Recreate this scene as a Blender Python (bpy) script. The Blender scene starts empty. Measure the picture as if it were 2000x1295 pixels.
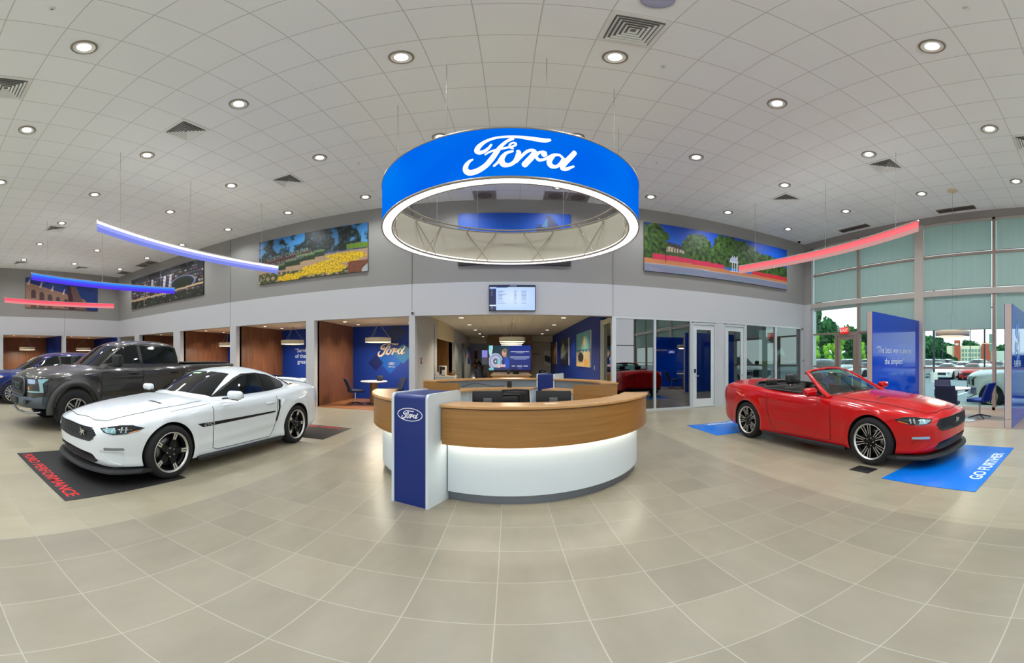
import bpy, bmesh, math, random
from math import sin, cos, tan, pi, radians, sqrt, atan2, floor, ceil, exp
from mathutils import Vector, Matrix, noise
from mathutils.bvhtree import BVHTree
from mathutils.geometry import delaunay_2d_cdt
random.seed(7)
C = bpy.context
SC = C.scene
COL = SC.collection

# ------------------------------------------------------------------ camera
# 160 degree equirectangular view, eye 1.50 m above the floor, horizon above the middle of the frame
FPX = 2000 / radians(160)
YH = 701.6
cd = bpy.data.cameras.new('camera')
cam = bpy.data.objects.new('camera', cd)
COL.objects.link(cam)
cam.location = (0, 0, 1.5)
cam.rotation_euler = (radians(90), 0, -0.0094)
cd.type = 'PANO'
cd.clip_end = 600
try:
    cd.panorama_type = 'EQUIRECTANGULAR'; tgt = cd
except Exception:
    cd.cycles.panorama_type = 'EQUIRECTANGULAR'; tgt = cd.cycles
tgt.longitude_min = radians(-80); tgt.longitude_max = radians(80)
tgt.latitude_max = YH / FPX
tgt.latitude_min = -(1295 - YH) / FPX
SC.camera = cam

# ------------------------------------------------------------------ world, sun, exposure
W = bpy.data.worlds.new('world'); SC.world = W; W.use_nodes = True
nt = W.node_tree; nt.nodes.clear()
wo = nt.nodes.new('ShaderNodeOutputWorld'); bg = nt.nodes.new('ShaderNodeBackground')
tc = nt.nodes.new('ShaderNodeTexCoord'); sep = nt.nodes.new('ShaderNodeSeparateXYZ')
rmp = nt.nodes.new('ShaderNodeValToRGB')
nt.links.new(tc.outputs['Generated'], sep.inputs[0]); nt.links.new(sep.outputs['Z'], rmp.inputs[0])
rmp.color_ramp.elements[0].position = 0.0; rmp.color_ramp.elements[0].color = (0.84, 0.90, 0.98, 1)
rmp.color_ramp.elements[1].position = 0.55; rmp.color_ramp.elements[1].color = (0.62, 0.78, 1.0, 1)
mxn = nt.nodes.new('ShaderNodeTexNoise'); mxn.inputs['Scale'].default_value = 3.0; mxn.inputs['Detail'].default_value = 5
nt.links.new(tc.outputs['Generated'], mxn.inputs['Vector'])
mix = nt.nodes.new('ShaderNodeMix'); mix.data_type = 'RGBA'
nt.links.new(mxn.outputs[0], mix.inputs[0]); nt.links.new(rmp.outputs[0], mix.inputs[6])
mix.inputs[7].default_value = (0.96, 0.98, 1.0, 1)
nt.links.new(mix.outputs[2], bg.inputs[0]); bg.inputs[1].default_value = 1.85
nt.links.new(bg.outputs[0], wo.inputs[0])
sd = bpy.data.lights.new('sun', 'SUN'); sd.energy = 3.0; sd.angle = radians(8); sd.color = (1, .97, .92)
sun = bpy.data.objects.new('sun', sd); COL.objects.link(sun)
sun.location = (20, 20, 30); sun.rotation_euler = (radians(28), radians(-22), 0)
SC.view_settings.view_transform = 'Standard'; SC.view_settings.look = 'None'
SC.view_settings.gamma = 1; SC.view_settings.use_curve_mapping = False
SC.view_settings.exposure = 0.07
SC.cycles.max_bounces = 8; SC.cycles.diffuse_bounces = 5; SC.cycles.glossy_bounces = 4
SC.cycles.transmission_bounces = 6; SC.cycles.transparent_max_bounces = 12
SC.cycles.caustics_reflective = False; SC.cycles.caustics_refractive = False
SC.cycles.sample_clamp_indirect = 6
SC.cycles.use_denoising = True; SC.cycles.adaptive_threshold = 0.02

# ------------------------------------------------------------------ tiny helpers
def lin(c):
    c = c / 255.0
    return c / 12.92 if c <= 0.04045 else ((c + 0.055) / 1.055) ** 2.4
def rgb(r, g, b): return (lin(r), lin(g), lin(b), 1.0)

MATS = {}
def mat(name, col=(200, 200, 200), rough=0.5, metal=0.0, spec=0.5, coat=0.0, em=None, es=0.0, alpha=None,
        noise_s=None, noise_a=0.06, bump=0.0, bump_s=60, trans=0.0, ior=1.45, aniso=0):
    if name in MATS: return MATS[name]
    m = bpy.data.materials.new(name); m.use_nodes = True; MATS[name] = m
    t = m.node_tree; p = t.nodes['Principled BSDF']
    c = rgb(*col)
    p.inputs['Base Color'].default_value = c
    p.inputs['Roughness'].default_value = rough; p.inputs['Metallic'].default_value = metal
    p.inputs['Specular IOR Level'].default_value = spec
    p.inputs['Coat Weight'].default_value = coat; p.inputs['Coat Roughness'].default_value = 0.03
    p.inputs['Transmission Weight'].default_value = trans; p.inputs['IOR'].default_value = ior
    if em is not None:
        p.inputs['Emission Color'].default_value = rgb(*em); p.inputs['Emission Strength'].default_value = es
    if alpha is not None: p.inputs['Alpha'].default_value = alpha
    if noise_s:
        tx = t.nodes.new('ShaderNodeTexCoord'); n = t.nodes.new('ShaderNodeTexNoise')
        n.inputs['Scale'].default_value = noise_s; n.inputs['Detail'].default_value = 4
        t.links.new(tx.outputs['Object'], n.inputs['Vector'])
        mx = t.nodes.new('ShaderNodeMix'); mx.data_type = 'RGBA'
        mx.inputs[6].default_value = tuple(v * (1 - noise_a) for v in c[:3]) + (1,)
        mx.inputs[7].default_value = tuple(min(1, v * (1 + noise_a)) for v in c[:3]) + (1,)
        t.links.new(n.outputs[0], mx.inputs[0]); t.links.new(mx.outputs[2], p.inputs['Base Color'])
    if bump:
        tx = t.nodes.new('ShaderNodeTexCoord'); n = t.nodes.new('ShaderNodeTexNoise')
        n.inputs['Scale'].default_value = bump_s; n.inputs['Detail'].default_value = 3
        t.links.new(tx.outputs['Object'], n.inputs['Vector'])
        b = t.nodes.new('ShaderNodeBump'); b.inputs['Strength'].default_value = bump; b.inputs['Distance'].default_value = 0.01
        t.links.new(n.outputs[0], b.inputs['Height']); t.links.new(b.outputs[0], p.inputs['Normal'])
    return m

def emat(name, col, s):
    if name in MATS: return MATS[name]
    m = bpy.data.materials.new(name); m.use_nodes = True; MATS[name] = m
    t = m.node_tree; t.nodes.clear()
    o = t.nodes.new('ShaderNodeOutputMaterial'); e = t.nodes.new('ShaderNodeEmission')
    e.inputs[0].default_value = rgb(*col); e.inputs[1].default_value = s
    t.links.new(e.outputs[0], o.inputs[0])
    return m

def glassmat(name, tint, refl=0.06, rough=0.0, f=1.5, t_mix=None):
    """clear pane: transparent tint + fresnel gloss"""
    if name in MATS: return MATS[name]
    m = bpy.data.materials.new(name); m.use_nodes = True; MATS[name] = m
    t = m.node_tree; t.nodes.clear()
    o = t.nodes.new('ShaderNodeOutputMaterial'); tr = t.nodes.new('ShaderNodeBsdfTransparent')
    gl = t.nodes.new('ShaderNodeBsdfGlossy'); mx = t.nodes.new('ShaderNodeMixShader')
    lw = t.nodes.new('ShaderNodeFresnel'); lw.inputs['IOR'].default_value = f
    tr.inputs[0].default_value = rgb(*tint); gl.inputs['Roughness'].default_value = rough
    gl.inputs['Color'].default_value = (1, 1, 1, 1)
    ad = t.nodes.new('ShaderNodeMath'); ad.operation = 'ADD'; ad.inputs[1].default_value = refl; ad.use_clamp = True
    t.links.new(lw.outputs[0], ad.inputs[0])
    gm = t.nodes.new('ShaderNodeNewGeometry'); fl = t.nodes.new('ShaderNodeMath'); fl.operation = 'SUBTRACT'; fl.inputs[0].default_value = 1.0
    t.links.new(gm.outputs['Backfacing'], fl.inputs[1]); ml = t.nodes.new('ShaderNodeMath'); ml.operation = 'MULTIPLY'
    t.links.new(ad.outputs[0], ml.inputs[0]); t.links.new(fl.outputs[0], ml.inputs[1])
    t.links.new(ml.outputs[0], mx.inputs[0]); t.links.new(tr.outputs[0], mx.inputs[1]); t.links.new(gl.outputs[0], mx.inputs[2])
    t.links.new(mx.outputs[0], o.inputs[0])
    return m

def attrmat(name, rough=0.6, em=0.0, bright=1.0):
    """printed / screen picture: colour stored on the mesh corners"""
    if name in MATS: return MATS[name]
    m = bpy.data.materials.new(name); m.use_nodes = True; MATS[name] = m
    t = m.node_tree; p = t.nodes['Principled BSDF']
    a = t.nodes.new('ShaderNodeAttribute'); a.attribute_name = 'Col'
    t.links.new(a.outputs['Color'], p.inputs['Base Color'])
    p.inputs['Roughness'].default_value = rough
    if em:
        p.inputs['Base Color'].default_value = (0.01, 0.01, 0.01, 1)
        for l in list(p.inputs['Base Color'].links): t.links.remove(l)
        t.links.new(a.outputs['Color'], p.inputs['Emission Color']); p.inputs['Emission Strength'].default_value = em
    return m

# ------------------------------------------------------------------ mesh builder
class MB:
    def __init__(s): s.v = []; s.f = []; s.mi = []; s.sm = []
    def add(s, vs, fs, mi=0, sm=False, M=None):
        o = len(s.v)
        if M is not None: vs = [M @ Vector(p) for p in vs]
        s.v.extend([tuple(p) for p in vs])
        for k, f in enumerate(fs):
            s.f.append(tuple(i + o for i in f)); s.mi.append(mi if isinstance(mi, int) else mi[k]); s.sm.append(sm)
        return s
    def box(s, x0, x1, y0, y1, z0, z1, mi=0, M=None):
        vs = [(x0, y0, z0), (x1, y0, z0), (x1, y1, z0), (x0, y1, z0), (x0, y0, z1), (x1, y0, z1), (x1, y1, z1), (x0, y1, z1)]
        return s.add(vs, [(3, 2, 1, 0), (4, 5, 6, 7), (0, 1, 5, 4), (1, 2, 6, 5), (2, 3, 7, 6), (3, 0, 4, 7)], mi, False, M)
    def rbox(s, x0, x1, y0, y1, z0, z1, r=0.01, seg=2, mi=0, M=None, sm=True):
        b = bmesh.new(); bmesh.ops.create_cube(b, size=1)
        for v in b.verts: v.co = Vector(((x0 + x1) / 2 + v.co.x * (x1 - x0), (y0 + y1) / 2 + v.co.y * (y1 - y0), (z0 + z1) / 2 + v.co.z * (z1 - z0)))
        r = min(r, (x1 - x0) * .49, (y1 - y0) * .49, (z1 - z0) * .49)
        bmesh.ops.bevel(b, geom=b.edges[:], offset=r, segments=seg, affect='EDGES', profile=0.5)
        b.verts.index_update()
        s.add([v.co.copy() for v in b.verts], [[v.index for v in f.verts] for f in b.faces], mi, sm, M); b.free(); return s
    def prism(s, poly, z0, z1, mi=0, M=None, sm=False):
        n = len(poly); vs = [(p[0], p[1], z0) for p in poly] + [(p[0], p[1], z1) for p in poly]
        fs = [tuple(range(n - 1, -1, -1)), tuple(range(n, 2 * n))] + [(i, (i + 1) % n, n + (i + 1) % n, n + i) for i in range(n)]
        return s.add(vs, fs, mi, sm, M)
    def cyl(s, x, y, z0, z1, r, n=24, mi=0, M=None, r2=None):
        r2 = r if r2 is None else r2
        vs = [(x + r * cos(2 * pi * i / n), y + r * sin(2 * pi * i / n), z0) for i in range(n)] + [(x + r2 * cos(2 * pi * i / n), y + r2 * sin(2 * pi * i / n), z1) for i in range(n)]
        s.add(vs, [(i, (i + 1) % n, n + (i + 1) % n, n + i) for i in range(n)], mi, True, M)
        s.add(vs, [tuple(range(n - 1, -1, -1)), tuple(range(n, 2 * n))], mi, False, M); return s
    def lathe(s, prof, n=32, mi=0, M=None, a0=0, a1=2 * pi, sm=True, closed_prof=False):
        full = abs(a1 - a0 - 2 * pi) < 1e-6; k = n if full else n + 1; m = len(prof)
        vs = [(r * cos(a0 + (a1 - a0) * i / n), r * sin(a0 + (a1 - a0) * i / n), z) for i in range(k) for r, z in prof]
        fs = []
        for i in range(n):
            j = (i + 1) % k
            for q in range(m if closed_prof else m - 1):
                w = (q + 1) % m
                fs.append((i * m + q, j * m + q, j * m + w, i * m + w))
        mm = mi if isinstance(mi, int) else [mi[q] for i in range(n) for q in range(m if closed_prof else m - 1)]
        s.add(vs, fs, mm, sm, M)
        if not full and closed_prof:
            s.add(vs, [tuple(range(m)), tuple(reversed(range((k - 1) * m, k * m)))], mi if isinstance(mi, int) else mi[0], False, M)
        return s
    def tube(s, pts, r, n=8, mi=0, closed=False, M=None, sq=1.0):
        pts = [Vector(p) for p in pts]; N = len(pts); vs = []
        up = None
        for i, p in enumerate(pts):
            a = pts[(i - 1) % N] if (closed or i > 0) else p; b = pts[(i + 1) % N] if (closed or i < N - 1) else p
            t = (b - a); t = t.normalized() if t.length > 1e-9 else Vector((0, 0, 1))
            if up is None: up = Vector((0, 0, 1)) if abs(t.z) < 0.9 else Vector((1, 0, 0))
            x = t.cross(up)
            if x.length < 1e-6: x = t.cross(Vector((1, 0, 0)))
            x.normalize(); y = x.cross(t).normalized(); up = y
            rr = r[i] if isinstance(r, (list, tuple)) else r
            for k in range(n):
                an = 2 * pi * k / n; vs.append(p + x * rr * cos(an) + y * rr * sq * sin(an))
        fs = [(i * n + k, ((i + 1) % N) * n + k, ((i + 1) % N) * n + (k + 1) % n, i * n + (k + 1) % n) for i in range(N if closed else N - 1) for k in range(n)]
        s.add(vs, fs, mi, True, M)
        if not closed: s.add(vs, [tuple(range(n)), tuple(reversed(range((N - 1) * n, N * n)))], mi, False, M)
        return s
    def sph(s, c, r, mi=0, n=12, m=8, M=None):
        rx, ry, rz = r if isinstance(r, (tuple, list)) else (r, r, r)
        vs = [(c[0], c[1], c[2] - rz)]
        for j in range(1, m):
            a = -pi / 2 + pi * j / m
            for i in range(n): vs.append((c[0] + rx * cos(a) * cos(2 * pi * i / n), c[1] + ry * cos(a) * sin(2 * pi * i / n), c[2] + rz * sin(a)))
        vs.append((c[0], c[1], c[2] + rz)); fs = []
        for i in range(n):
            fs.append((0, 1 + (i + 1) % n, 1 + i)); fs.append((len(vs) - 1, 1 + (m - 2) * n + i, 1 + (m - 2) * n + (i + 1) % n))
            for j in range(m - 2): fs.append((1 + j * n + i, 1 + j * n + (i + 1) % n, 1 + (j + 1) * n + (i + 1) % n, 1 + (j + 1) * n + i))
        return s.add(vs, fs, mi, True, M)
    def mesh(s, name, mats):
        me = bpy.data.meshes.new(name); me.from_pydata(s.v, [], s.f); me.update()
        for m in (mats if isinstance(mats, (list, tuple)) else [mats]): me.materials.append(m)
        me.polygons.foreach_set('material_index', s.mi); me.polygons.foreach_set('use_smooth', s.sm)
        return me
    def obj(s, name, mats, parent=None, loc=None, rz=None):
        o = bpy.data.objects.new(name, s.mesh(name, mats)); COL.objects.link(o)
        if parent is not None: o.parent = parent
        if loc is not None: o.location = loc
        if rz is not None: o.rotation_euler = (0, 0, rz)
        return o

def thing(name, label, cat, loc=(0, 0, 0), rz=0, group=None):
    o = bpy.data.objects.new(name, None); COL.objects.link(o); o.empty_display_size = 0.1
    o.location = loc; o.rotation_euler = (0, 0, rz); return tag(o, label, cat, group)
def tag(o, label, cat, group=None, kind=None):
    o['label'] = label; o['category'] = cat
    if group: o['group'] = group
    if kind: o['kind'] = kind
    return o
def struct(o): o['kind'] = 'structure'; return o
def dup(root, loc, rz=None, label=None, group=None):
    def cp(o, par):
        c = o.copy(); COL.objects.link(c); c.parent = par
        for ch in [k for k in bpy.data.objects if k.parent == o]: cp(ch, c)
        return c
    r = cp(root, None); r.location = loc
    if rz is not None: r.rotation_euler = (0, 0, rz)
    if label: r['label'] = label
    if group: r['group'] = group
    return r
def T(x, y, z): return Matrix.Translation((x, y, z))
def R(a, ax='Z'): return Matrix.Rotation(a, 4, ax)
def az(px): return (px - 1000) / FPX + 0.0094
def ray_h(px, py, h):
    """ground position of the point seen at pixel px, py when it stands at height h"""
    d = (h - 1.5) / tan((YH - py) / FPX); a = az(px); return (d * sin(a), d * cos(a))
def lerp(a, b, t): return a + (b - a) * t
def tab(t, x):
    """smooth interpolation in a table [(x, y), ...] (monotone cubic)"""
    n = len(t)
    if x <= t[0][0]: return t[0][1]
    if x >= t[-1][0]: return t[-1][1]
    for i in range(n - 1):
        if x <= t[i + 1][0]: break
    h = t[i + 1][0] - t[i][0]; d = (t[i + 1][1] - t[i][1]) / h
    def sl(k):
        if k == 0 or k == n - 1:
            k2 = 0 if k == 0 else n - 2
            return (t[k2 + 1][1] - t[k2][1]) / (t[k2 + 1][0] - t[k2][0])
        a = (t[k][1] - t[k - 1][1]) / (t[k][0] - t[k - 1][0]); b = (t[k + 1][1] - t[k][1]) / (t[k + 1][0] - t[k][0])
        return 0 if a * b <= 0 else 2 * a * b / (a + b)
    m0, m1 = sl(i), sl(i + 1); s = (x - t[i][0]) / h
    return (2 * s ** 3 - 3 * s ** 2 + 1) * t[i][1] + (s ** 3 - 2 * s ** 2 + s) * h * m0 + (-2 * s ** 3 + 3 * s ** 2) * t[i + 1][1] + (s ** 3 - s ** 2) * h * m1

def text_mesh(txt, size, depth=0.0, align='CENTER', xs=1.0, shear=0.0, bold=0.0):
    """letter outlines as (verts, faces), lying in the xy plane"""
    c = bpy.data.curves.new('lettering', 'FONT'); c.body = txt; c.size = size; c.extrude = depth / 2; c.align_x = align
    c.align_y = 'CENTER'; c.shear = shear; c.offset = bold; c.resolution_u = 3
    o = bpy.data.objects.new('lettering', c); COL.objects.link(o)
    dg = C.evaluated_depsgraph_get(); me = bpy.data.meshes.new_from_object(o.evaluated_get(dg))
    vs = [(v.co.x * xs, v.co.y, v.co.z) for v in me.vertices]; fs = [tuple(p.vertices) for p in me.polygons]
    bpy.data.objects.remove(o); bpy.data.curves.remove(c); bpy.data.meshes.remove(me)
    return vs, fs
def frame(origin, xdir, ydir):
    x = Vector(xdir).normalized(); y = Vector(ydir).normalized(); z = x.cross(y)
    m = Matrix.Identity(4)
    for i in range(3): m[i][0] = x[i]; m[i][1] = y[i]; m[i][2] = z[i]; m[i][3] = origin[i]
    return m

# script wordmark, traced as strokes: (points, widths); x to the right 0..1, y up
def _stroke(pts, n=10):
    out = []
    P = [pts[0]] + pts + [pts[-1]]
    for i in range(1, len(P) - 2):
        for k in range(n):
            t = k / n
            out.append(tuple(0.5 * ((2 * P[i][c]) + (-P[i - 1][c] + P[i + 1][c]) * t + (2 * P[i - 1][c] - 5 * P[i][c] + 4 * P[i + 1][c] - P[i + 2][c]) * t * t + (-P[i - 1][c] + 3 * P[i][c] - 3 * P[i + 1][c] + P[i + 2][c]) * t ** 3) for c in range(3)))
    out.append(pts[-1]); return out
_raw = [  # pixel tracing (x, y, width) of the big sign
    [(1440, 185, 44), (1360, 200, 74), (1250, 190, 72), (1100, 165, 62), (950, 140, 44), (780, 124, 38), (620, 126, 40), (480, 160, 52), (380, 225, 78), (345, 290, 86), (380, 332, 66), (450, 330, 58), (520, 285, 46), (562, 232, 34)],
    [(880, 165, 50), (790, 205, 48), (700, 285, 60), (640, 370, 78), (560, 480, 84), (470, 570, 84), (350, 625, 88), (235, 630, 88), (170, 580, 86), (170, 510, 80), (220, 450, 52), (278, 425, 28)],
    [(470, 385, 24), (540, 350, 30), (640, 332, 36), (740, 320, 34), (850, 305, 30), (920, 280, 34), (915, 245, 30), (870, 240, 28), (832, 275, 30), (840, 315, 30), (885, 338, 24)],
    [(600, 590, 34), (660, 540, 40), (720, 460, 56), (790, 400, 50), (880, 380, 34)],
    [(770, 410, 50), (715, 500, 82), (740, 580, 86), (820, 600, 60), (900, 560, 62), (950, 480, 78), (965, 410, 74), (950, 385, 50)],
    [(930, 560, 40), (1010, 470, 46), (1090, 395, 50), (1165, 375, 50), (1200, 410, 80), (1165, 480, 90), (1110, 545, 92), (1050, 612, 92)],
    [(1380, 440, 40), (1350, 458, 46), (1330, 440, 60), (1365, 412, 50), (1320, 398, 40), (1250, 425, 52), (1228, 480, 50), (1265, 532, 52), (1340, 525, 42), (1420, 480, 42), (1500, 440, 50), (1590, 432, 40), (1650, 480, 44)],
    [(1500, 450, 50), (1430, 540, 84), (1450, 615, 80), (1530, 630, 52), (1600, 580, 52), (1660, 490, 60)],
    [(1850, 355, 80), (1780, 440, 84), (1700, 530, 84), (1640, 610, 84), (1640, 655, 56), (1710, 650, 54), (1780, 615, 42), (1835, 590, 30)],
]
def wordmark(w=1.0, zigzag=0.0):
    """list of strips [(left xy, right xy), ...] scaled to width w, centred"""
    res = []
    for st in _raw:
        q = []
        for x, y, wd in st:
            q.append(((x - 1000) / 1770 * w, (-(y - 400) + (x - 1000) * 0.085) / 1770 * w * 1.0, wd / 1770 * w))
        res.append(_stroke(q, 8))
    strips = []
    for st in res:
        s = []
        for i, p in enumerate(st):
            a = st[max(0, i - 1)]; b = st[min(len(st) - 1, i + 1)]
            dx, dy = b[0] - a[0], b[1] - a[1]; L = max(1e-9, sqrt(dx * dx + dy * dy)); nx, ny = -dy / L * p[2] / 2, dx / L * p[2] / 2
            s.append(((p[0] + nx, p[1] + ny), (p[0] - nx, p[1] - ny)))
        # rounded ends
        for end in (0, -1):
            p = st[end]; q = st[1 if end == 0 else -2]
            dx, dy = p[0] - q[0], p[1] - q[1]; L = max(1e-9, sqrt(dx * dx + dy * dy)); dx /= L; dy /= L; r = p[2] / 2
            cap = []
            for a in (30, 60, 85):
                h = r * cos(radians(a)); k = r * sin(radians(a)) * 0.8
                cap.append(((p[0] + dx * k - dy * h, p[1] + dy * k + dx * h), (p[0] + dx * k + dy * h, p[1] + dy * k - dx * h)))
            if end == 0: cap = [(c[1], c[0]) for c in reversed(cap)]; s = cap + s
            else: s = s + cap
        strips.append(s)
    return strips
def add_wordmark(b, w, fmap, mi=0, depth=0.0, sy=1.0):
    """fmap(x, y, d) -> 3d point, d = height above the surface"""
    for k, st in enumerate(wordmark(w)):
        vs = []; n = len(st); e = depth + 0.0006 * (k % 3)
        for l, r in st:
            vs += [fmap(l[0], l[1] * sy, e), fmap(r[0], r[1] * sy, e), fmap(l[0], l[1] * sy, 0), fmap(r[0], r[1] * sy, 0)]
        fs = []
        for i in range(n - 1):
            a = 4 * i; c = a + 4
            fs += [(a, c, c + 1, a + 1), (a + 2, c + 2, c, a), (a + 1, c + 1, c + 3, a + 3)]
        b.add(vs, fs, mi)
# ================================================================== setting
YB = 9.88; XR = 10.35; XL = -17.75; ZC = 6.1; YF = -9.0
ZH = 2.71; ZG = 3.62          # underside of the white header band, seam of grey and white wall

def tile_mat(name, cols, s, x0, y0, grout, gw, var=0.08, cloud=0.1, rough=0.35, stripe=None, rough_var=0.0, spec=0.5):
    m = bpy.data.materials.new(name); m.use_nodes = True; t = m.node_tree; p = t.nodes['Principled BSDF']
    N = lambda k: t.nodes.new(k); L = t.links.new
    def mth(op, a, b=None, c=None):
        n = N('ShaderNodeMath'); n.operation = op
        for i, v in enumerate((a, b, c)):
            if v is None: continue
            if isinstance(v, (int, float)): n.inputs[i].default_value = v
            else: L(v, n.inputs[i])
        return n.outputs[0]
    geo = N('ShaderNodeNewGeometry'); sp = N('ShaderNodeSeparateXYZ'); L(geo.outputs['Position'], sp.inputs[0])
    u = mth('DIVIDE', mth('SUBTRACT', sp.outputs[0], x0), s); v = mth('DIVIDE', mth('SUBTRACT', sp.outputs[1], y0), s)
    iu, iv = mth('FLOOR', u), mth('FLOOR', v)
    fu, fv = mth('ABSOLUTE', mth('SUBTRACT', mth('FRACT', u), 0.5)), mth('ABSOLUTE', mth('SUBTRACT', mth('FRACT', v), 0.5))
    g = mth('GREATER_THAN', mth('MAXIMUM', fu, fv), 0.5 - gw / s / 2)
    cb = N('ShaderNodeCombineXYZ'); L(iu, cb.inputs[0]); L(iv, cb.inputs[1])
    wn = N('ShaderNodeTexWhiteNoise'); wn.noise_dimensions = '2D'; L(cb.outputs[0], wn.inputs['Vector'])
    # cloudy grain, direction differs from tile to tile
    off = N('ShaderNodeVectorMath'); off.operation = 'MULTIPLY_ADD'
    L(wn.outputs['Color'], off.inputs[0]); off.inputs[1].default_value = (40, 40, 40); L(geo.outputs['Position'], off.inputs[2])
    sc = N('ShaderNodeVectorMath'); sc.operation = 'MULTIPLY'; L(off.outputs[0], sc.inputs[0]); sc.inputs[1].default_value = (3.2, 1.3, 1)
    nz = N('ShaderNodeTexNoise'); nz.inputs['Scale'].default_value = 1.2; nz.inputs['Detail'].default_value = 6; nz.inputs['Roughness'].default_value = 0.6
    L(sc.outputs[0], nz.inputs['Vector'])
    def rgbn(c):
        n = N('ShaderNodeRGB'); n.outputs[0].default_value = rgb(*c); return n.outputs[0]
    def mix(f, a, b, bl='MIX'):
        n = N('ShaderNodeMix'); n.data_type = 'RGBA'; n.blend_type = bl
        if isinstance(f, (int, float)): n.inputs[0].default_value = f
        else: L(f, n.inputs[0])
        L(a, n.inputs[6]); L(b, n.inputs[7]); return n.outputs[2]
    base = rgbn(cols[0])
    if stripe:
        f = mth('MULTIPLY', mth('GREATER_THAN', sp.outputs[0], stripe[0]), mth('LESS_THAN', sp.outputs[0], stripe[1]))
        base = mix(f, base, rgbn(cols[1]))
    k = mth('ADD', mth('MULTIPLY', mth('SUBTRACT', wn.outputs[0], 0.5), var), mth('MULTIPLY', mth('SUBTRACT', nz.outputs[0], 0.5), cloud))
    br = N('ShaderNodeHueSaturation'); L(base, br.inputs['Color']); L(mth('ADD', k, 1.0), br.inputs['Value'])
    L(mix(g, br.outputs[0], rgbn(grout)), p.inputs['Base Color'])
    L(mth('ADD', mth('MULTIPLY', g, 0.3), rough), p.inputs['Roughness']); p.inputs['Specular IOR Level'].default_value = spec
    bp = N('ShaderNodeBump'); bp.inputs['Strength'].default_value = 0.25; bp.inputs['Distance'].default_value = 0.003; bp.invert = True
    L(g, bp.inputs['Height']); L(bp.outputs[0], p.inputs['Normal'])
    return m

def wood_mat(name, c1, c2, axis='Z', scale=14, rough=0.45, plank=None):
    m = bpy.data.materials.new(name); m.use_nodes = True; MATS[name] = m; t = m.node_tree; p = t.nodes['Principled BSDF']
    tx = t.nodes.new('ShaderNodeTexCoord'); mp = t.nodes.new('ShaderNodeMapping'); n = t.nodes.new('ShaderNodeTexNoise')
    sc = {'Z': (scale, scale, scale * .06), 'X': (scale * .06, scale, scale), 'Y': (scale, scale * .06, scale), 'H': (scale * .03, scale * .03, scale)}[axis]
    mp.inputs['Scale'].default_value = sc; n.inputs['Scale'].default_value = 1.6; n.inputs['Detail'].default_value = 6; n.inputs['Distortion'].default_value = 0.4
    t.links.new(tx.outputs['Object'], mp.inputs[0]); t.links.new(mp.outputs[0], n.inputs['Vector'])
    mx = t.nodes.new('ShaderNodeMix'); mx.data_type = 'RGBA'; mx.inputs[6].default_value = rgb(*c1); mx.inputs[7].default_value = rgb(*c2)
    rp = t.nodes.new('ShaderNodeValToRGB'); rp.color_ramp.elements[0].position = .3; rp.color_ramp.elements[1].position = .7
    t.links.new(n.outputs[0], rp.inputs[0]); t.links.new(rp.outputs[0], mx.inputs[0]); t.links.new(mx.outputs[2], p.inputs['Base Color'])
    p.inputs['Roughness'].default_value = rough
    return m

M_floor = tile_mat('porcelain_floor_tile', [(156, 148, 126), (141, 133, 116)], 0.448, -0.0645, 1.695, (170, 165, 152), 0.006, 0.15, 0.42, 0.30, (-2.75, 2.95))
M_ceil = tile_mat('ceiling_tile', [(242, 247, 250)], 0.615, -0.316, 3.15, (200, 202, 202), 0.011, 0.02, 0.02, 0.9, spec=0.1)
M_ceil_low = tile_mat('low_ceiling_tile', [(214, 208, 192)], 0.615, -0.316, 3.15, (170, 165, 150), 0.012, 0.02, 0.02, 0.9, spec=0.1)
M_grey = mat('grey_wall_paint', (149, 147, 144), 0.8, spec=.2, noise_s=1.5, noise_a=.02)
M_white = mat('white_wall_paint', (194, 195, 198), 0.6, spec=.3, noise_s=1.5, noise_a=.015)
M_lightgrey = mat('light_grey_wall_paint', (196, 198, 196), 0.7, spec=.3, noise_s=1.5, noise_a=.02)
M_blue = mat('royal_blue_wall_paint', (2, 48, 140), 0.5, noise_s=.8, noise_a=.12)
M_walnut = wood_mat('walnut_panel', (92, 56, 34), (128, 84, 52), 'Z', 16, 0.4)
M_oakfl = wood_mat('brown_plank_floor', (128, 82, 50), (160, 110, 70), 'X', 9, 0.35)
M_greyfl = wood_mat('taupe_plank_floor', (146, 122, 104), (168, 146, 126), 'Y', 9, 0.4)
M_alu = mat('painted_aluminium_frame', (186, 180, 172), 0.4, spec=.5)
M_aluw = mat('silver_aluminium', (205, 210, 212), 0.35, metal=.3)
M_dark = mat('dark_gap', (24, 24, 26), 0.8)
M_seam = mat('wall_seam', (120, 120, 120), 0.8)

def rect_obj(name, x0, x1, y0, y1, z0, z1, m): return struct(MB().box(x0, x1, y0, y1, z0, z1).obj(name, m))
def bx(px, Y=YB): return Y * tan(az(px))

# floors
rect_obj('floor', XL - .3, XR + .1, YF, YB + 0.06, -0.12, 0, M_floor)
rect_obj('floor', -2.66, 2.78, YB + .06, 31.0, -0.12, 0, M_floor)
rect_obj('floor', -17.8, -2.86, YB + .06, YB + 3.3, -0.12, 0.004, M_oakfl)
rect_obj('floor', XL - 3.2, XL - .3, 3.2, YB + .06, -0.12, 0.004, M_oakfl)
rect_obj('floor', 2.95, XR + .1, YB + .06, YB + 4.4, -0.12, 0.0, mat('office_carpet', (96, 92, 88), .95))
rect_obj('floor', 7.66, XR, 1.0, 5.2, 0.0, 0.005, M_greyfl)
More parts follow.
